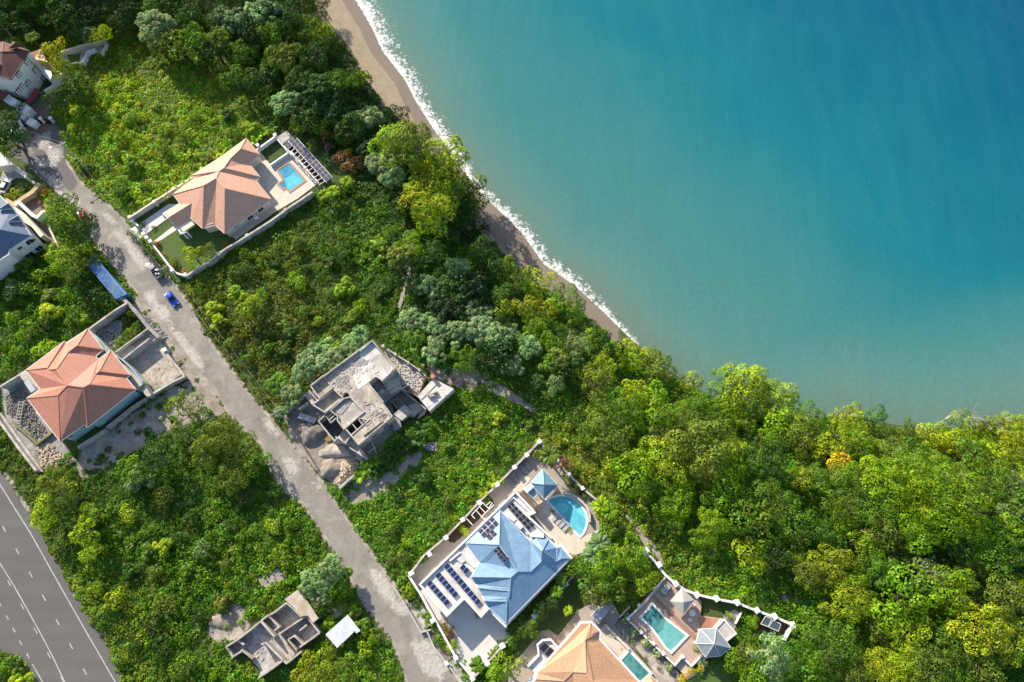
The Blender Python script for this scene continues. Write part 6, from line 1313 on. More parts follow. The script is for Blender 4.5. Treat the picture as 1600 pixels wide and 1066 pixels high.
def add_plant(px, py, rpx, kind, tone, word=None, hz=None, noise_=0.08, zsc=1.0, dup_label=None):
    pr = random.choice(KINDS[kind]); R0, H0, cm, tm, th = pr
    rpx = rpx*(1.18 if kind not in ('shrub','starshrub','clipped') else 1.05)
    t = H_CAM/(CT-((533-py)/FOC)*ST); R_w = rpx*t/FOC; s = R_w/R0
    if hz == 'wood':
        ht = th*(s**0.7)*random.uniform(0.85,1.15); b_ = G(px, py, ht+H0*s*0.45); c_ = TONES[tone]; WOOD.append((cm, b_, ht, s, c_)); return
    ht = th*(s**0.7)*random.uniform(0.85,1.15) if hz is None else hz
    b_ = G(px, py, ht+H0*s*0.45*zsc)
    word = word or ('shrub' if kind in ('shrub','starshrub','clipped') else 'tree')
    root = bpy.data.objects.new('shrub' if word == 'shrub' else ('bamboo' if word == 'bamboo clump' else 'tree'), None); COL.objects.link(root); root.location = b_; root.empty_display_size = 0.5
    tr_ = bpy.data.objects.new('trunk', tm); COL.objects.link(tr_); tr_.parent = root; tr_.scale = (s,s,ht/th)
    cr = bpy.data.objects.new('crown', cm); COL.objects.link(cr); cr.parent = root; cr.location = (0,0,ht*0.92); cr.rotation_euler = (0,0,random.uniform(0,6.28)); cr.scale = (s*random.uniform(.86,1.2),s*random.uniform(.86,1.2),s*zsc*random.uniform(.8,1.25))
    c_ = TONES[tone]; j = [random.uniform(1-noise_,1+noise_) for _ in range(3)]; cr.color = (c_[0]*j[0]*j[2], c_[1]*j[1]*j[2], c_[2]*j[2], 1)
    if word == 'tree' and R_w < 2.45 and kind == 'broad': word = 'shrub'; root.name = 'shrub'
    size = 'small' if R_w < 1.9 else 'medium' if R_w < 3.3 else 'large' if R_w < 5.5 else 'broad'
    PLANTS.append([root, f"{size} {tone} {word}", where_is(px, py), px, word, dup_label]); return root
def P_list(s):
    for ln in s.strip().split('\n'):
        q = ln.split(); add_plant(float(q[0]), float(q[1]), float(q[2]), q[3], q[4].replace('_',' '), q[5].replace('_',' ') if len(q) > 5 else None)
# prominent trees, traced one by one: x y radius kind tone
P_list("""1478 775 62 feather bright_green
1440 830 34 bigbroad bright_green
1530 835 30 bigbroad bright_green
1405 850 22 bigbroad mid_green
1160 605 40 bigbroad lime_green
1205 625 36 bigbroad lime_green
1135 605 26 bigbroad bright_green
1185 598 26 bigbroad lime_green
1225 640 24 bigbroad bright_green
1160 650 28 bigbroad bright_green
1130 640 28 bigbroad bright_green
1100 700 42 bigbroad olive
1075 665 26 bigbroad olive
1025 680 19 broad olive
1060 730 24 bigbroad olive
1110 745 22 bigbroad olive
1255 680 34 bigbroad olive
1295 700 22 broad yellow-green
1310 722 16 broad golden_yellow
1325 660 27 bigbroad lime_green
1365 655 17 broad mid_green
1340 690 24 bigbroad bright_green
1075 600 20 broad lime_green
1030 580 24 broad olive
1015 560 17 broad lime_green
985 555 22 broad lime_green
960 560 18 broad yellow-green
1460 680 22 broad lime_green
1490 690 22 broad lime_green
1420 670 16 broad mid_green
1550 665 18 broad olive
1585 665 22 bigbroad lime_green
1590 700 22 bigbroad yellow-green
1555 715 18 broad lime_green
1590 760 20 broad pale_grey-green
1575 800 20 broad pale_grey-green
1150 740 22 broad bright_green
1135 775 26 broad bright_green
1230 790 20 broad mid_green
1260 745 18 broad yellow-green
1240 812 24 broad mid_green
1360 735 20 broad lime_green
1400 705 20 broad olive
1330 800 20 broad yellow-green
1345 850 22 broad bright_green
1380 890 28 bigbroad mid_green
1300 880 30 bigbroad yellow-green
1330 940 32 bigbroad lime_green
1390 970 26 broad bright_green
1450 905 28 fine pale_grey-green
1540 985 38 bigbroad yellow-green
1580 1000 30 bigbroad yellow-green
1490 1010 26 bigbroad mid_green
1420 1030 26 bigbroad lime_green
1370 1040 26 bigbroad lime_green
1305 1040 26 bigbroad mid_green
1540 1045 22 broad olive
1205 1020 30 fine silvery
1215 1045 22 fine silvery
1165 1020 17 broad olive
1150 1035 16 broad bright_green
1175 1055 16 broad bright_green
885 470 26 bigbroad mid_green
893 490 18 broad mid_green
842 440 24 broad lime_green
800 436 20 broad olive
818 480 18 broad yellow-green
850 482 18 broad yellow-green
785 475 18 broad lime_green
695 245 33 plume lime_green bamboo_clump
668 265 26 plume lime_green bamboo_clump
640 222 33 plume olive bamboo_clump
655 222 18 plume mid_green bamboo_clump
615 230 26 plume bright_green bamboo_clump
672 290 26 plume yellow-green bamboo_clump
660 318 31 plume yellow-green bamboo_clump
680 340 26 plume lime_green bamboo_clump
690 310 23 plume bright_green bamboo_clump
740 300 24 broad olive
708 262 20 plume lime_green bamboo_clump
705 285 22 plume bright_green bamboo_clump
722 300 22 bigbroad dark_green
715 330 24 bigbroad dark_green
700 355 24 bigbroad dark_green
735 360 22 broad deep_green
752 395 22 broad dark_green
768 420 20 broad dark_green
735 330 22 broad mid_green
448 155 20 star pale_grey-green
412 20 24 star pale_grey-green
245 35 26 star pale_grey-green
240 60 20 star pale_grey-green
360 30 20 star pale_grey-green
584 182 16 star pale_grey-green
565 185 16 star silvery
598 255 22 star pale_grey-green
610 275 20 star pale_grey-green
480 50 26 bigbroad mid_green
450 40 24 bigbroad dark_green
505 50 16 broad yellow-green
520 75 22 bigbroad dark_green
490 90 26 bigbroad dark_green
440 90 24 bigbroad olive
545 125 24 bigbroad dark_green
560 120 16 broad lime_green
520 130 26 bigbroad mid_green
470 130 24 bigbroad dark_green
510 165 30 bigbroad deep_green
470 185 22 broad dark_green
545 200 22 broad dark_green
420 50 22 bigbroad mid_green
380 80 22 bigbroad mid_green
340 65 22 broad olive
300 60 22 broad mid_green
275 70 24 broad olive
495 30 16 bigbroad dark_green
500 8 18 bigbroad dark_green
410 125 22 broad dark_green
365 120 18 broad mid_green
665 500 20 star pale_grey-green
640 495 17 star pale_grey-green
690 515 22 star pale_grey-green
720 520 20 star pale_grey-green
745 520 20 star silvery
775 525 20 star pale_grey-green
800 520 17 star pale_grey-green
740 490 17 star pale_grey-green
765 490 14 star pale_grey-green
665 445 20 star pale_grey-green
715 420 17 star pale_grey-green
680 550 18 star pale_grey-green
650 530 16 star mid_green
830 540 17 star pale_grey-green
800 570 16 star pale_grey-green
860 570 16 star mid_green
500 545 17 star pale_grey-green
545 545 17 star pale_grey-green
480 575 20 star pale_grey-green
455 610 18 star pale_grey-green
515 560 22 star pale_grey-green
430 600 16 star mid_green
560 530 16 star pale_grey-green
440 645 10 star pale_grey-green
515 890 20 star pale_grey-green
490 915 20 star pale_grey-green
530 905 16 star mid_green
500 935 14 star pale_grey-green
290 640 27 fine olive
345 680 30 bigbroad olive
380 700 26 bigbroad olive
320 710 24 bigbroad olive
360 740 24 bigbroad olive
400 720 18 broad mid_green
85 760 30 fine olive
70 800 22 broad lime_green
100 795 17 broad mid_green
130 830 18 broad lime_green
140 860 15 broad lime_green
135 800 16 broad bright_green
205 735 20 broad mid_green
245 715 22 broad dark_green
215 750 16 starshrub pale_grey-green
495 1050 30 bigbroad yellow-green
540 1045 20 broad mid_green
790 1043 22 broad bright_green
95 345 26 broad mid_green
120 360 20 broad dark_green
100 320 18 broad mid_green
92 395 18 broad lime_green
105 415 22 broad bright_green
120 395 18 broad mid_green
88 88 22 broad yellow-green
100 110 15 broad lime_green
115 135 20 broad dark_green
92 160 20 broad dark_green
160 55 15 broad yellow-green
140 55 14 star pale_grey-green
10 200 22 broad dark_green
15 215 22 broad dark_green
18 178 12 broad dark_green
300 398 13 broad lime_green
327 390 10 broad olive
240 356 3 clipped mid_green
950 880 26 broad bright_green
985 860 24 broad bright_green
920 900 22 broad mid_green
960 915 22 broad mid_green
1000 890 18 broad mid_green
1010 910 16 broad lime_green
935 925 18 broad olive
890 880 12 broad mid_green
1160 935 12 shrub bright_green
1120 1000 12 broad mid_green
1100 1010 12 broad olive
385 478 17 broad lime_green
380 490 14 broad olive
400 480 14 broad olive""")
# gardens: small clipped and flowering shrubs
P_list("""222 352 6 clipped dark_green
222 380 8 shrub dark_green
232 393 8 shrub dark_green
243 408 8 shrub dark_green
258 427 8 shrub dark_green
206 365 7 shrub dark_green
245 382 5 shrub orange-flowered
254 398 5 shrub orange-flowered
270 415 5 shrub orange-flowered
290 424 6 shrub orange-flowered
352 381 4 shrub orange-flowered
272 410 8 shrub olive
500 200 10 broad mid_green
508 212 9 shrub bronze
514 232 8 shrub purple
488 228 10 shrub olive
530 245 12 shrub bronze
545 240 8 shrub golden_yellow
542 262 12 shrub bronze
520 210 5 shrub orange-flowered
560 255 12 shrub bronze
636 925 11 shrub yellow-green
693 975 8 shrub bronze
703 985 8 shrub bronze
700 995 9 shrub bronze
707 1010 9 clipped lime_green
698 985 7 shrub bright_green
682 1000 5 clipped mid_green
690 1008 6 clipped mid_green
725 830 9 shrub lime_green
712 812 7 shrub lime_green
760 785 8 shrub mid_green
887 748 6 clipped bright_green
900 763 7 clipped bright_green
917 774 6 clipped bright_green
893 756 6 shrub dark_green
909 770 6 shrub dark_green
840 710 9 shrub yellow-green
862 705 12 shrub bronze
880 722 12 shrub bronze
893 735 10 shrub olive
864 800 3 clipped bright_green
890 829 3 clipped lime_green
768 946 4 clipped mid_green
747 963 4 clipped bright_green
830 985 12 broad mid_green
815 975 12 broad mid_green
845 955 12 broad dark_green
860 940 12 broad dark_green
800 1000 11 broad mid_green
808 985 10 broad dark_green
70 300 7 shrub orange-flowered
62 318 4 shrub orange-flowered
85 310 7 shrub bronze
25 305 10 shrub yellow-green
35 295 10 shrub dark_green
50 280 8 shrub bright_green
12 310 8 shrub olive
74 105 8 shrub mid_green
80 128 7 shrub dark_green
32 165 9 broad dark_green
1140 962 6 shrub lime_green
1175 975 9 shrub bright_green
1182 965 8 shrub bright_green
1168 1000 8 shrub mid_green
1080 1050 8 shrub golden_yellow
1095 1042 7 shrub golden_yellow
1065 1060 7 shrub golden_yellow
970 1014 4 shrub golden_yellow
1008 1028 3 shrub bronze
996 988 3 clipped olive
1030 1045 3 clipped olive
988 1003 3 clipped olive
1175 945 8 shrub mid_green
205 490 9 shrub mid_green
198 500 9 shrub dark_green
208 515 9 shrub bright_green
196 525 9 shrub mid_green
186 535 8 shrub bright_green
215 508 7 shrub mid_green
218 520 6 shrub dark_green""")
for x_, y_ in ((993,986),(1011,1004),(1028,1022),(1046,1042),(1098,1038),(980,968)): add_plant(x_, y_, 7, 'starshrub', 'silvery')
# the rest of the woods: trees filled in between the traced ones
taken = [(p_[3], proj(p_[0].location.x, p_[0].location.y, p_[0].location.z)) for p_ in PLANTS]
pts_used = [(x_, y_[1], 15) for x_, y_ in taken]
FB = [(300,0),(480,0),(512,60),(572,115),(590,160),(640,185),(700,235),(725,255),(755,315),(755,360),(790,425),(850,452),(915,480),(930,530),(965,560),(900,620),(840,600),(700,560),(640,480),(600,330),(575,240),(540,190),(450,170),(400,120),(330,110),(230,60)]
FC = [(960,545),(1020,535),(1060,595),(1110,640),(1130,600),(1200,610),(1250,655),(1400,668),(1610,650),(1620,1070),(1290,1070),(1262,1030),(1310,975),(1225,885),(1070,832),(1000,768),(930,710),(860,620)]
FA = [(-10,-10),(480,-10),(480,5),(230,55),(180,30),(120,60),(40,55),(-10,60)]
def fill(poly, n, rmin, rmax, kinds, tones, gap=0.62, tries=4000, wood=False):
    xs_ = [p_[0] for p_ in poly]; ys_ = [p_[1] for p_ in poly]; c_ = 0
    for _ in range(tries):
        if c_ >= n: break
        x, y = random.uniform(min(xs_),max(xs_)), random.uniform(min(ys_),max(ys_))
        if not in_poly([x],[y],poly)[0]: continue
        r = random.uniform(rmin, rmax)*(0.85+0.3*(y/1066))
        if any((x-a)**2+(y-b)**2 < ((r+c)*gap)**2 for a,b,c in pts_used): continue
        if soft_mask(np.array([float(x)]), np.array([float(y)]), dirt, 14)[0] > 0.15: continue
        w_ = G(x, y, 4)
        if inland(np.array([w_.x]), np.array([w_.y]))[0] < (float(beach_w(np.array([w_.x]),np.array([w_.y]))[0])+0.5): continue
        add_plant(x, y, r, random.choice(kinds), random.choices(*tones(x,y))[0], hz='wood' if wood else None); pts_used.append((x,y,r)); c_ += 1
def tB(x, y): return (['dark green','deep green','mid green','pale grey-green','olive','bright green'], [4,3,3,1.2,1,0.8] if y > 330 else [5,4,2,0.6,1,0.3])
def tC(x, y): return (['mid green','bright green','lime green','dark green','olive','yellow-green'], [3.6,3.8,2.6,2.0,1.0,0.3])
def tA(x, y): return (['dark green','deep green','mid green'], [4,4,1])
fill(FB, 38, 16, 28, ['broad','broad','bigbroad','star'], tB, 0.52); fill(FC, 52, 16, 34, ['broad','bigbroad','bigbroad'], tC, 0.52); fill(FA, 14, 18, 30, ['bigbroad','broad'], tA)
for pg_, n_, tn_ in ((FB,70,tB),(FC,95,tC),(FA,16,tA)): fill(pg_, n_, 9, 18, ['broad','broad','star'] if tn_ is tB else ['broad'], tn_, 0.45, wood=True)
def tS(x, y): return (['mid green','dark green','bright green','lime green','olive','pale grey-green'], [4,2,2.5,1.5,1,1])
FS = [([(0,395),(125,385),(135,400),(190,470),(130,510),(0,590)],20,10,18), ([(60,745),(300,650),(420,740),(510,830),(545,900),(480,900),(330,950),(300,1066),(205,1066),(120,900)],34,9,17),
 ([(310,445),(480,330),(600,330),(640,470),(590,530),(470,620),(430,640),(350,540)],28,8,16), ([(560,1066),(620,1050),(580,980),(540,910),(500,1000)],10,8,14), ([(100,150),(400,110),(480,190),(380,215),(290,270),(210,320),(130,290),(100,230)],22,8,15),
 ([(590,770),(660,720),(720,640),(840,640),(830,690),(640,870),(600,880)],14,6,12), ([(0,1030),(20,1030),(45,1066),(0,1066)],3,8,12)]
for pg_, n_, r0_, r1_ in FS: fill(pg_, n_, r0_, r1_, ['shrub','shrub','shrub','starshrub'], tS, 0.7)

# palms and bananas
def frond_mesh(name, n, L, W, droop, up, seed, banana=False, tone_=(1,1,1)):
    rs = np.random.RandomState(seed); V=[]; F=[]; T=[]
    for k in range(n):
        az = k*2.39996+rs.uniform(-.25,.25); el = up*rs.uniform(0.5,1.1); l = L*rs.uniform(.8,1.1); d = np.array([math.cos(az),math.sin(az),0]); s = np.array([-d[1],d[0],0]); prev=None; tint=rs.uniform(.7,1.3); m = 7 if banana else 13
        pts=[]
        for i in range(m+1):
            t=i/m; pts.append(d*l*t*math.cos(el)*(1-0.12*t)+np.array([0,0,l*(math.sin(el)*t-droop*t*t)]))
        if banana:
            for i in range(m):
                w0=W*math.sin(math.pi*min(1,(i+0.35)/m*0.96))**0.6; w1=W*math.sin(math.pi*min(1,(i+1.35)/m*0.96))**0.6 if i<m-1 else 0.02
                for sg in (-1,1):
                    b=len(V); V+= [pts[i],pts[i+1],pts[i+1]+sg*s*w1*0.5-np.array([0,0,0.1*w1]),pts[i]+sg*s*w0*0.5-np.array([0,0,0.1*w0])]; F.append([b,b+1,b+2,b+3]); T+=[[tint*rs.uniform(.85,1.15)]*3]*4
        else:
            for i in range(1,m):
                for sg in (-1,1):
                    w=W*math.sin(math.pi*(i/m)**0.7)+0.15; ll=pts[i]; dirv=(s*sg*0.85+d*0.55); dirv/=np.linalg.norm(dirv); wd=0.11*L/3
                    b=len(V); V+=[ll-d*wd,ll+d*wd,ll+d*wd*0.6+dirv*w-np.array([0,0,w*0.35]),ll+dirv*w*0.95-d*wd*0.2-np.array([0,0,w*0.35])]; F.append([b,b+1,b+2,b+3]); T+=[[tint*rs.uniform(.8,1.2)]*3]*4
                b=len(V); V+=[pts[i-1]-s*.05,pts[i-1]+s*.05,pts[i]+s*.05,pts[i]-s*.05]; F.append([b,b+1,b+2,b+3]); T+=[[1.2]*3]*4
    return fast_mesh(name, np.array(V), np.array(F), LEAF, np.array(T,np.float32))
PALM=[frond_mesh('crown_palm',22,3.0,0.55,0.62,0.85,s_) for s_ in (1,2,3)]; BAN=[frond_mesh('crown_banana',9,2.3,0.75,0.35,0.8,s_,True) for s_ in (4,5,6)]
def trunkcol(hgt, r0, r1):
    mb=MB(); p=Vector((0,0,-1))
    for k in range(5): q=Vector((0.05*k*k*0.3,0.03*k,hgt*(k+1)/5)); mb.tube(p,q,r0+(r1-r0)*k/5,r0+(r1-r0)*(k+1)/5,7,False); p=q
    me=bpy.data.meshes.new('trunk_palm'); me.from_pydata(mb.v,[],mb.f); me.materials.append(MT['bark']); return me
TP=trunkcol(4,0.2,0.14); TB=trunkcol(1.2,0.14,0.1)
def palm(px, py, s, tone, ban=False, hgt=4.0):
    h_=(1.2*s if ban else hgt); b_=G(px,py,h_); root=bpy.data.objects.new('banana_plant' if ban else 'palm_tree',None); COL.objects.link(root); root.location=b_
    t_=bpy.data.objects.new('trunk',TB if ban else TP); COL.objects.link(t_); t_.parent=root; t_.scale=(s,s,h_/(1.2 if ban else 4))
    c_=bpy.data.objects.new('crown',random.choice(BAN if ban else PALM)); COL.objects.link(c_); c_.parent=root; c_.location=(0.2,0.1,h_); c_.scale=(s,s,s); c_.rotation_euler=(0,0,random.uniform(0,6)); j=random.uniform(.85,1.15); tt=TONES[tone]; c_.color=(tt[0]*j,tt[1]*j,tt[2]*j,1)
    word='banana plant' if ban else 'palm'; PLANTS.append([root, f"{'small' if s<0.8 else 'leafy' if s<1.15 else 'large'} {tone} {word}", where_is(px,py), px, word, None])
for q_ in ((857,712,1.15,'olive',5.0),(938,792,1.0,'lime green',4),(950,800,1.0,'bright green',4),(935,850,1.15,'pale grey-green',4.5),(925,868,1.15,'pale grey-green',4.5),(948,872,1.0,'pale grey-green',4),(912,885,1.0,'mid green',4),
   (520,300,0.9,'lime green',3),(505,305,0.8,'lime green',3),(540,285,0.8,'lime green',3),(745,1040,0.8,'mid green',3),(770,1048,0.7,'mid green',2.5),(875,905,0.7,'mid green',3),(868,925,0.7,'mid green',3),(855,900,0.6,'mid green',3),
   (20,70,1.2,'mid green',4),(50,60,1.0,'olive',4),(115,48,1.0,'bright green',4),(140,35,1.0,'dark green',4),(95,30,1.0,'dark green',4),(30,40,1.1,'dark green',4),(886,955,0.5,'lime green',2.5)): palm(q_[0],q_[1],q_[2],q_[3],False,q_[4])
for q_ in ((655,672,1.2,'dark green'),(640,690,1.2,'dark green'),(628,700,1.2,'dark green'),(615,705,1.2,'dark green'),(600,715,1.2,'dark green'),(585,722,1.1,'mid green'),(570,735,1.2,'mid green'),(562,745,1.1,'bright green'),(668,660,1.0,'dark green'),
   (690,655,1.0,'dark green'),(655,690,1.0,'dark green'),(590,735,1.0,'dark green'),(610,722,1.0,'dark green'),
   (320,262,1.0,'lime green'),(305,275,1.0,'lime green'),(290,282,1.0,'bright green'),(345,240,1.1,'lime green'),(335,245,0.9,'yellow-green'),(270,295,1.0,'lime green'),(255,305,1.0,'lime green'),(235,308,1.0,'bright green'),(222,315,1.0,'lime green'),
   (400,215,1.1,'bright green'),(412,208,1.0,'lime green'),(392,222,1.0,'bright green'),(425,200,0.9,'mid green'),(460,200,1.1,'lime green'),(470,205,1.0,'yellow-green'),(505,195,1.0,'lime green'),(600,210,1.0,'lime green'),(610,198,0.9,'bright green'),
   (768,755,0.9,'lime green'),(755,770,0.9,'yellow-green'),(780,752,0.8,'lime green'),(1270,705,0.9,'mid green'),(590,378,1.1,'lime green'),(840,690,0.7,'lime green')): palm(q_[0],q_[1],q_[2],q_[3],True)

# bare bleached trees over the bluff
def bare_tree(px, py, hgt, seed, label):
    rs=random.Random(seed); b_=G(px,py,hgt*0.8); mb=MB()
    def grow(p,d,l,r,n):
        q=p+d*l; mb.tube(p,q,r,r*0.7,6,False)
        if n==0: return
        for k in range(3 if n>1 else 2):
            nd_=(d+Vector((rs.uniform(-.8,.8),rs.uniform(-.8,.8),rs.uniform(-.2,.5)))).normalized(); grow(q,nd_,l*rs.uniform(.55,.85),r*0.62,n-1)
    grow(Vector((0,0,0)),Vector((0.05,0.1,1)).normalized(),hgt*0.42,0.17,4)
    me=bpy.data.meshes.new('branches'); me.from_pydata(mb.v,[],mb.f); me.materials.append(MT['bone']); o=bpy.data.objects.new('bare_tree',me); COL.objects.link(o); o.location=b_; tag(o,label,'tree')
bare_tree(1528,650,8,1,'tallest bleached leafless tree standing over the water near right edge'); bare_tree(1485,655,6,2,'smaller bleached leafless tree left of the tallest bare one'); bare_tree(1562,668,6,3,'bleached leafless tree at the right of the tallest bare one'); bare_tree(1590,815,6,4,'leafless grey branches east of the giant spreading tree')
bare_tree(1413,885,4,5,'leafless grey branches in the shaded hollow of the eastern woods')
def log_(px0,py0,px1,py1,r,label,name='driftwood'):
    a_=G(px0,py0); b_=G(px1,py1); mb=MB(); mb.tube(a_+Vector((0,0,r)),b_+Vector((0,0,r*0.7)),r,r*0.5,7); m_=a_.lerp(b_,0.4)+Vector((0,0,r)); mb.tube(m_,m_+Vector((1.0,-0.4,0.2)),r*0.4,r*0.1,5); simple(name,mb,MT['bone'],label,'driftwood')
log_(764,367,775,385,0.16,'long pale driftwood log on the shaded beach'); log_(763,353,768,358,0.14,'short pale driftwood stick above the long log on beach'); log_(792,385,800,390,0.2,'dark tangled driftwood near a sand hump on the beach')

# ---- labels for the plants, each told from its likes
ORD=['first','second','third','fourth','fifth','sixth','seventh','eighth','ninth','tenth','eleventh','twelfth']+['%dth'%k for k in range(13,60)]
NUM=['','one','two','three','four','five','six','seven','eight','nine','ten','eleven','twelve']+[str(k) for k in range(13,60)]
from collections import defaultdict
grp=defaultdict(list)
for p_ in PLANTS: grp[(p_[1],p_[2])].append(p_)
for (a_,w_),l_ in grp.items():
    l_.sort(key=lambda q: q[3])
    for k_,p_ in enumerate(l_):
        lab=f"{a_} {w_}" + (f", {ORD[k_]} of {NUM[len(l_)]} from left" if len(l_)>1 else '')
        while len(lab.split())>16 and ' the ' in lab: lab=lab.replace(' the ',' ',1)
        gname={'tree':'trees of the wooded slopes','shrub':'shrubs of the scrub and gardens','bamboo clump':'bamboo clumps above the beach','palm':'palms of the gardens','banana plant':'banana plants'}[p_[4]]
        tag(p_[0],lab,{'tree':'tree','shrub':'shrub','bamboo clump':'bamboo','palm':'palm','banana plant':'banana plant'}[p_[4]],gname)
print('plants', len(PLANTS))

# ---- young saplings filling the gaps of the woods: they read as one mass
Vs=[]; Cs=[]; rsw=np.random.RandomState(9)
for cm_,b_,ht_,s_,c_ in WOOD:
    nv=len(cm_.vertices); co=np.empty(nv*3,np.float32); cm_.vertices.foreach_get('co',co); co=co.reshape(-1,3); tc=np.empty(nv*4,np.float32); cm_.attributes['tint'].data.foreach_get('color',tc); tc=tc.reshape(-1,4)[:,:3]
    a_=rsw.uniform(0,6.28); c0,s0=math.cos(a_),math.sin(a_); Vs.append(np.stack([(co[:,0]*c0-co[:,1]*s0)*s_+b_.x,(co[:,0]*s0+co[:,1]*c0)*s_+b_.y,co[:,2]*s_+b_.z+ht_*0.9],1)); Cs.append(tc*np.array(c_)*rsw.uniform(.8,1.2))
if Vs:
    V_=np.vstack(Vs); me=fast_mesh('young_woodland',V_,np.arange(len(V_)).reshape(-1,4),LEAFG,np.vstack(Cs)); yw=bpy.data.objects.new('young_woodland',me); COL.objects.link(yw); tag(yw,'mass of young trees filling the gaps between the larger crowns','woodland',None,'stuff')
# ---- undergrowth: too many small plants to count
rs=np.random.RandomState(5)
TEMPL=[]
for k_ in range(20):
    n=46; d=rs.normal(size=(n,3)); d[:,2]=np.abs(d[:,2])*0.9; d/=np.linalg.norm(d,axis=1,keepdims=True); p=d*rs.uniform(.55,1.05,(n,1))*np.array([1,1,.9])
    if k_%4==0: V_,F_=leaf_quads(p,d*0.3+np.array([0,0,1.0])+rs.normal(size=d.shape)*.3,rs.uniform(.4,.75,n),rs.uniform(.26,.46,n),rs)
    elif k_%4==1: V_,F_=leaf_quads(p,d*.7+rs.normal(size=d.shape)*.5+np.array([-.1,.15,.5]),rs.uniform(.5,.95,n),rs.uniform(.14,.26,n),rs)
    else: V_,F_=leaf_quads(p,d*0.6+rs.normal(size=d.shape)*.42+np.array([-.15,.2,.8]),rs.uniform(.32,.60,n),rs.uniform(.24,.40,n),rs)
    TEMPL.append((V_.reshape(n,4,3),rs.uniform(.6,1.35,n)))
step=0.98; gx,gy=np.meshgrid(np.arange(-160,160,step),np.arange(-32,168,step)); gx=gx.ravel()+rs.uniform(-.5,.5,gx.size)*step; gy=gy.ravel()+rs.uniform(-.5,.5,gy.size)*step
g_z=ground(gx,gy); px_,py_=proj(gx,gy,g_z); din=inland(gx,gy)
ok=(px_>-70)&(px_<1670)&(py_>-60)&(py_<1130)&(din>beach_w(gx,gy)+0.8*np.sin(gy*0.3)+0.3)
excl=[road_poly, hw_R+hw_L[::-1], [(842,686),(934,781),(940,829),(905,868),(893,878),(794,980),(746,1054),(739,1062),(636,900)],
 [(200,342),(303,272),(355,235),(385,212),(430,210),(450,205),(470,212),(530,285),(515,300),(490,303),(420,350),(300,425),(291,432),(276,428),(236,380),(208,352)],
 [(0,600),(138,512),(198,472),(250,528),(290,590),(232,620),(166,668),(122,702),(60,740),(0,664)], [(0,295),(30,318),(50,300),(70,308),(75,325),(72,330),(94,390),(78,388),(0,436)],
 [(0,85),(46,78),(60,70),(94,80),(164,64),(168,70),(158,88),(140,82),(128,100),(112,102),(112,118),(90,155),(84,186),(60,190),(28,196),(20,220),(0,235)], [(0,235),(20,245),(34,249),(58,273),(78,291),(60,288),(0,312)],
 M(Y4,(10,160),(195,25),(420,-200),(1010,-640),(1530,-100),(1880,-80),(1640,200),(1250,400),(1050,640),(860,770),(830,860),(640,1020),(470,960),(300,720),(180,540),(120,380)),
 M(X8,(60,700),(690,240),(800,130),(1020,425),(970,480),(1030,575),(840,760),(690,885),(400,1030),(330,840),(150,820)), A2(567,893) and [(132,409),(147,400),(198,459),(180,467)],
 M(A7,(830,135),(1010,235),(1110,262),(1225,285),(1225,450),(1160,580),(1050,620),(880,760),(640,760),(470,830),(-200,830),(20,520),(160,430),(330,350),(490,260),(560,290),(630,345)), M(A8,(970,680),(1155,515),(1260,655),(1070,795)),
 M(A7,(1350,350),(1530,400),(1480,490),(1320,430)),[(380,205),(500,195),(560,330),(470,330)] and [(640,-1),(641,-1),(641,0)]]
sdf=np.ones(gx.size)*99
for pg_ in excl:
    ok&=~in_poly(px_,py_,np.array([q[:2] for q in pg_]))
lawnish=[M(Z3,(700,160),(860,150),(1200,450),(1480,760),(1290,860),(1040,560)), M(A7,(330,120),(465,280),(340,350),(240,460),(60,580),(-20,640),(60,440),(200,290)), M(A7,(880,760),(960,700),(1040,640),(1160,600),(1200,720),(1180,800),(900,800))]
for pg_ in lawnish: ok&=~in_poly(px_,py_,np.array([q[:2] for q in pg_]))
dm=soft_mask(px_,py_,dirt,14); lf=0.5+0.25*(np.sin(gx*.31+1.7)*np.sin(gy*.37)+np.sin(gx*.83+gy*.57))
ok&=~((dm+0.5*(lf-0.5)>0.5)&(rs.uniform(size=gx.size)<0.84)); ok&=dist_line(px_,py_,np.array(path_c))>4.5
rdd=np.minimum(dist_line(px_,py_,np.array(roadL)),dist_line(px_,py_,np.array(roadR))); ok&=(rdd>2.0+5.0*lf*rs.uniform(.4,1,gx.size)); ok&=rs.uniform(size=gx.size)<0.93
gx,gy,g_z,px_,py_,lf=[a_[ok] for a_ in (gx,gy,g_z,px_,py_,lf)]
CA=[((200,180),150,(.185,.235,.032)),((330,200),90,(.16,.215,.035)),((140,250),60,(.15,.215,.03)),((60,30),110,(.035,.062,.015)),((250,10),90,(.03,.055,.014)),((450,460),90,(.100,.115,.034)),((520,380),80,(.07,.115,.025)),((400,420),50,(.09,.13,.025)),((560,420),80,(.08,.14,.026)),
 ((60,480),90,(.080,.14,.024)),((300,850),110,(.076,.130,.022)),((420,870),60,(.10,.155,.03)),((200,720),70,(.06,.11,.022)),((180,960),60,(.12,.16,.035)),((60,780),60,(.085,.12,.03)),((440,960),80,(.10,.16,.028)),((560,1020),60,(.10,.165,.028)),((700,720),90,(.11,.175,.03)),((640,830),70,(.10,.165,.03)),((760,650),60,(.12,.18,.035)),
 ((820,600),60,(.09,.15,.03)),((900,740),60,(.16,.19,.045)),((1050,870),90,(.15,.185,.045)),((960,800),60,(.14,.175,.05)),((700,480),90,(.07,.13,.024)),((1150,800),120,(.085,.16,.025)),((1400,900),150,(.055,.105,.018)),((1280,1000),80,(.09,.16,.03)),((1500,700),120,(.13,.17,.035)),((190,325),30,(.12,.21,.03)),((650,150),150,(.035,.07,.016)),((480,120),120,(.035,.07,.016))]
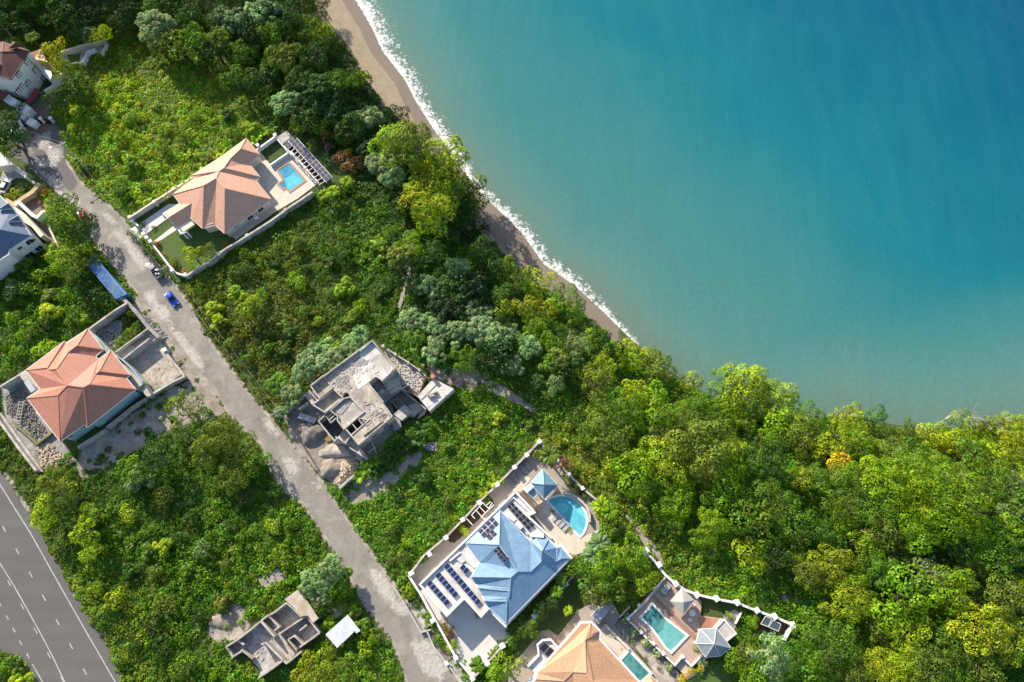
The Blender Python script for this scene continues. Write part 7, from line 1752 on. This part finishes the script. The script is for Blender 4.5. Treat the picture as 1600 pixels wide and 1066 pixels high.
W_=np.stack([np.exp(-((px_-c[0][0])**2+(py_-c[0][1])**2)/(2*(c[1]*0.62)**2)) for c in CA],1)+1e-6; colr=(W_@np.array([c[2] for c in CA]))/W_.sum(1)[:,None]
n=len(gx); big=0.5+0.5*np.sin(gx*.21+np.sin(gy*.17)*2)*np.sin(gy*.24+np.cos(gx*.13)*2); fine_=np.sin(gx*0.9+gy*0.4)*np.sin(gy*1.1-gx*.3)
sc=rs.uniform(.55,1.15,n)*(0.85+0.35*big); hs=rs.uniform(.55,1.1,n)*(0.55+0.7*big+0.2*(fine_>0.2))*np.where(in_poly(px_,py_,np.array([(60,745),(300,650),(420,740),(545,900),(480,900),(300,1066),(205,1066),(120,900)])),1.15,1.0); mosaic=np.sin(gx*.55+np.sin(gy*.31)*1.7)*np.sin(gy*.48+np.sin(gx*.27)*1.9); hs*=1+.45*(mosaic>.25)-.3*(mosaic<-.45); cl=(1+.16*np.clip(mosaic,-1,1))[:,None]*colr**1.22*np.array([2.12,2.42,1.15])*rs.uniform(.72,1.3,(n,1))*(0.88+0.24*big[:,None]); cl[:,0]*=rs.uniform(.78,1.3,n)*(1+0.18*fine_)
road_d=np.minimum(dist_line(px_,py_,np.array(roadL)),dist_line(px_,py_,np.array(roadR))); k=np.clip(road_d/14,0.45,1); sc*=k; hs*=k
ti=rs.randint(0,len(TEMPL),n); an=rs.uniform(0,6.28,n); Vs=[]; Cs=[]
for t_ in range(len(TEMPL)):
    m_=np.where(ti==t_)[0]; T4,tt=TEMPL[t_]; c_,s_=np.cos(an[m_])[:,None,None],np.sin(an[m_])[:,None,None]; x=T4[None,:,:,0]; y=T4[None,:,:,1]; z=T4[None,:,:,2]; S=sc[m_][:,None,None]
    X=(x*c_-y*s_)*S+gx[m_][:,None,None]; Y=(x*s_+y*c_)*S+gy[m_][:,None,None]; Z=z*hs[m_][:,None,None]+g_z[m_][:,None,None]-0.05
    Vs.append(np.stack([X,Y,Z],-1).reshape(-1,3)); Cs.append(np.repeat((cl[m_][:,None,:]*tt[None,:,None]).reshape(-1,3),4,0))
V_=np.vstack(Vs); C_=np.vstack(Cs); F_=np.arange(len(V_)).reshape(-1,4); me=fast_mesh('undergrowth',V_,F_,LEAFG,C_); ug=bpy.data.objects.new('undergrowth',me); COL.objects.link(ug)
tag(ug,'dense tangled green undergrowth covering the plots and slopes','undergrowth',None,'stuff'); print('undergrowth clumps',n)
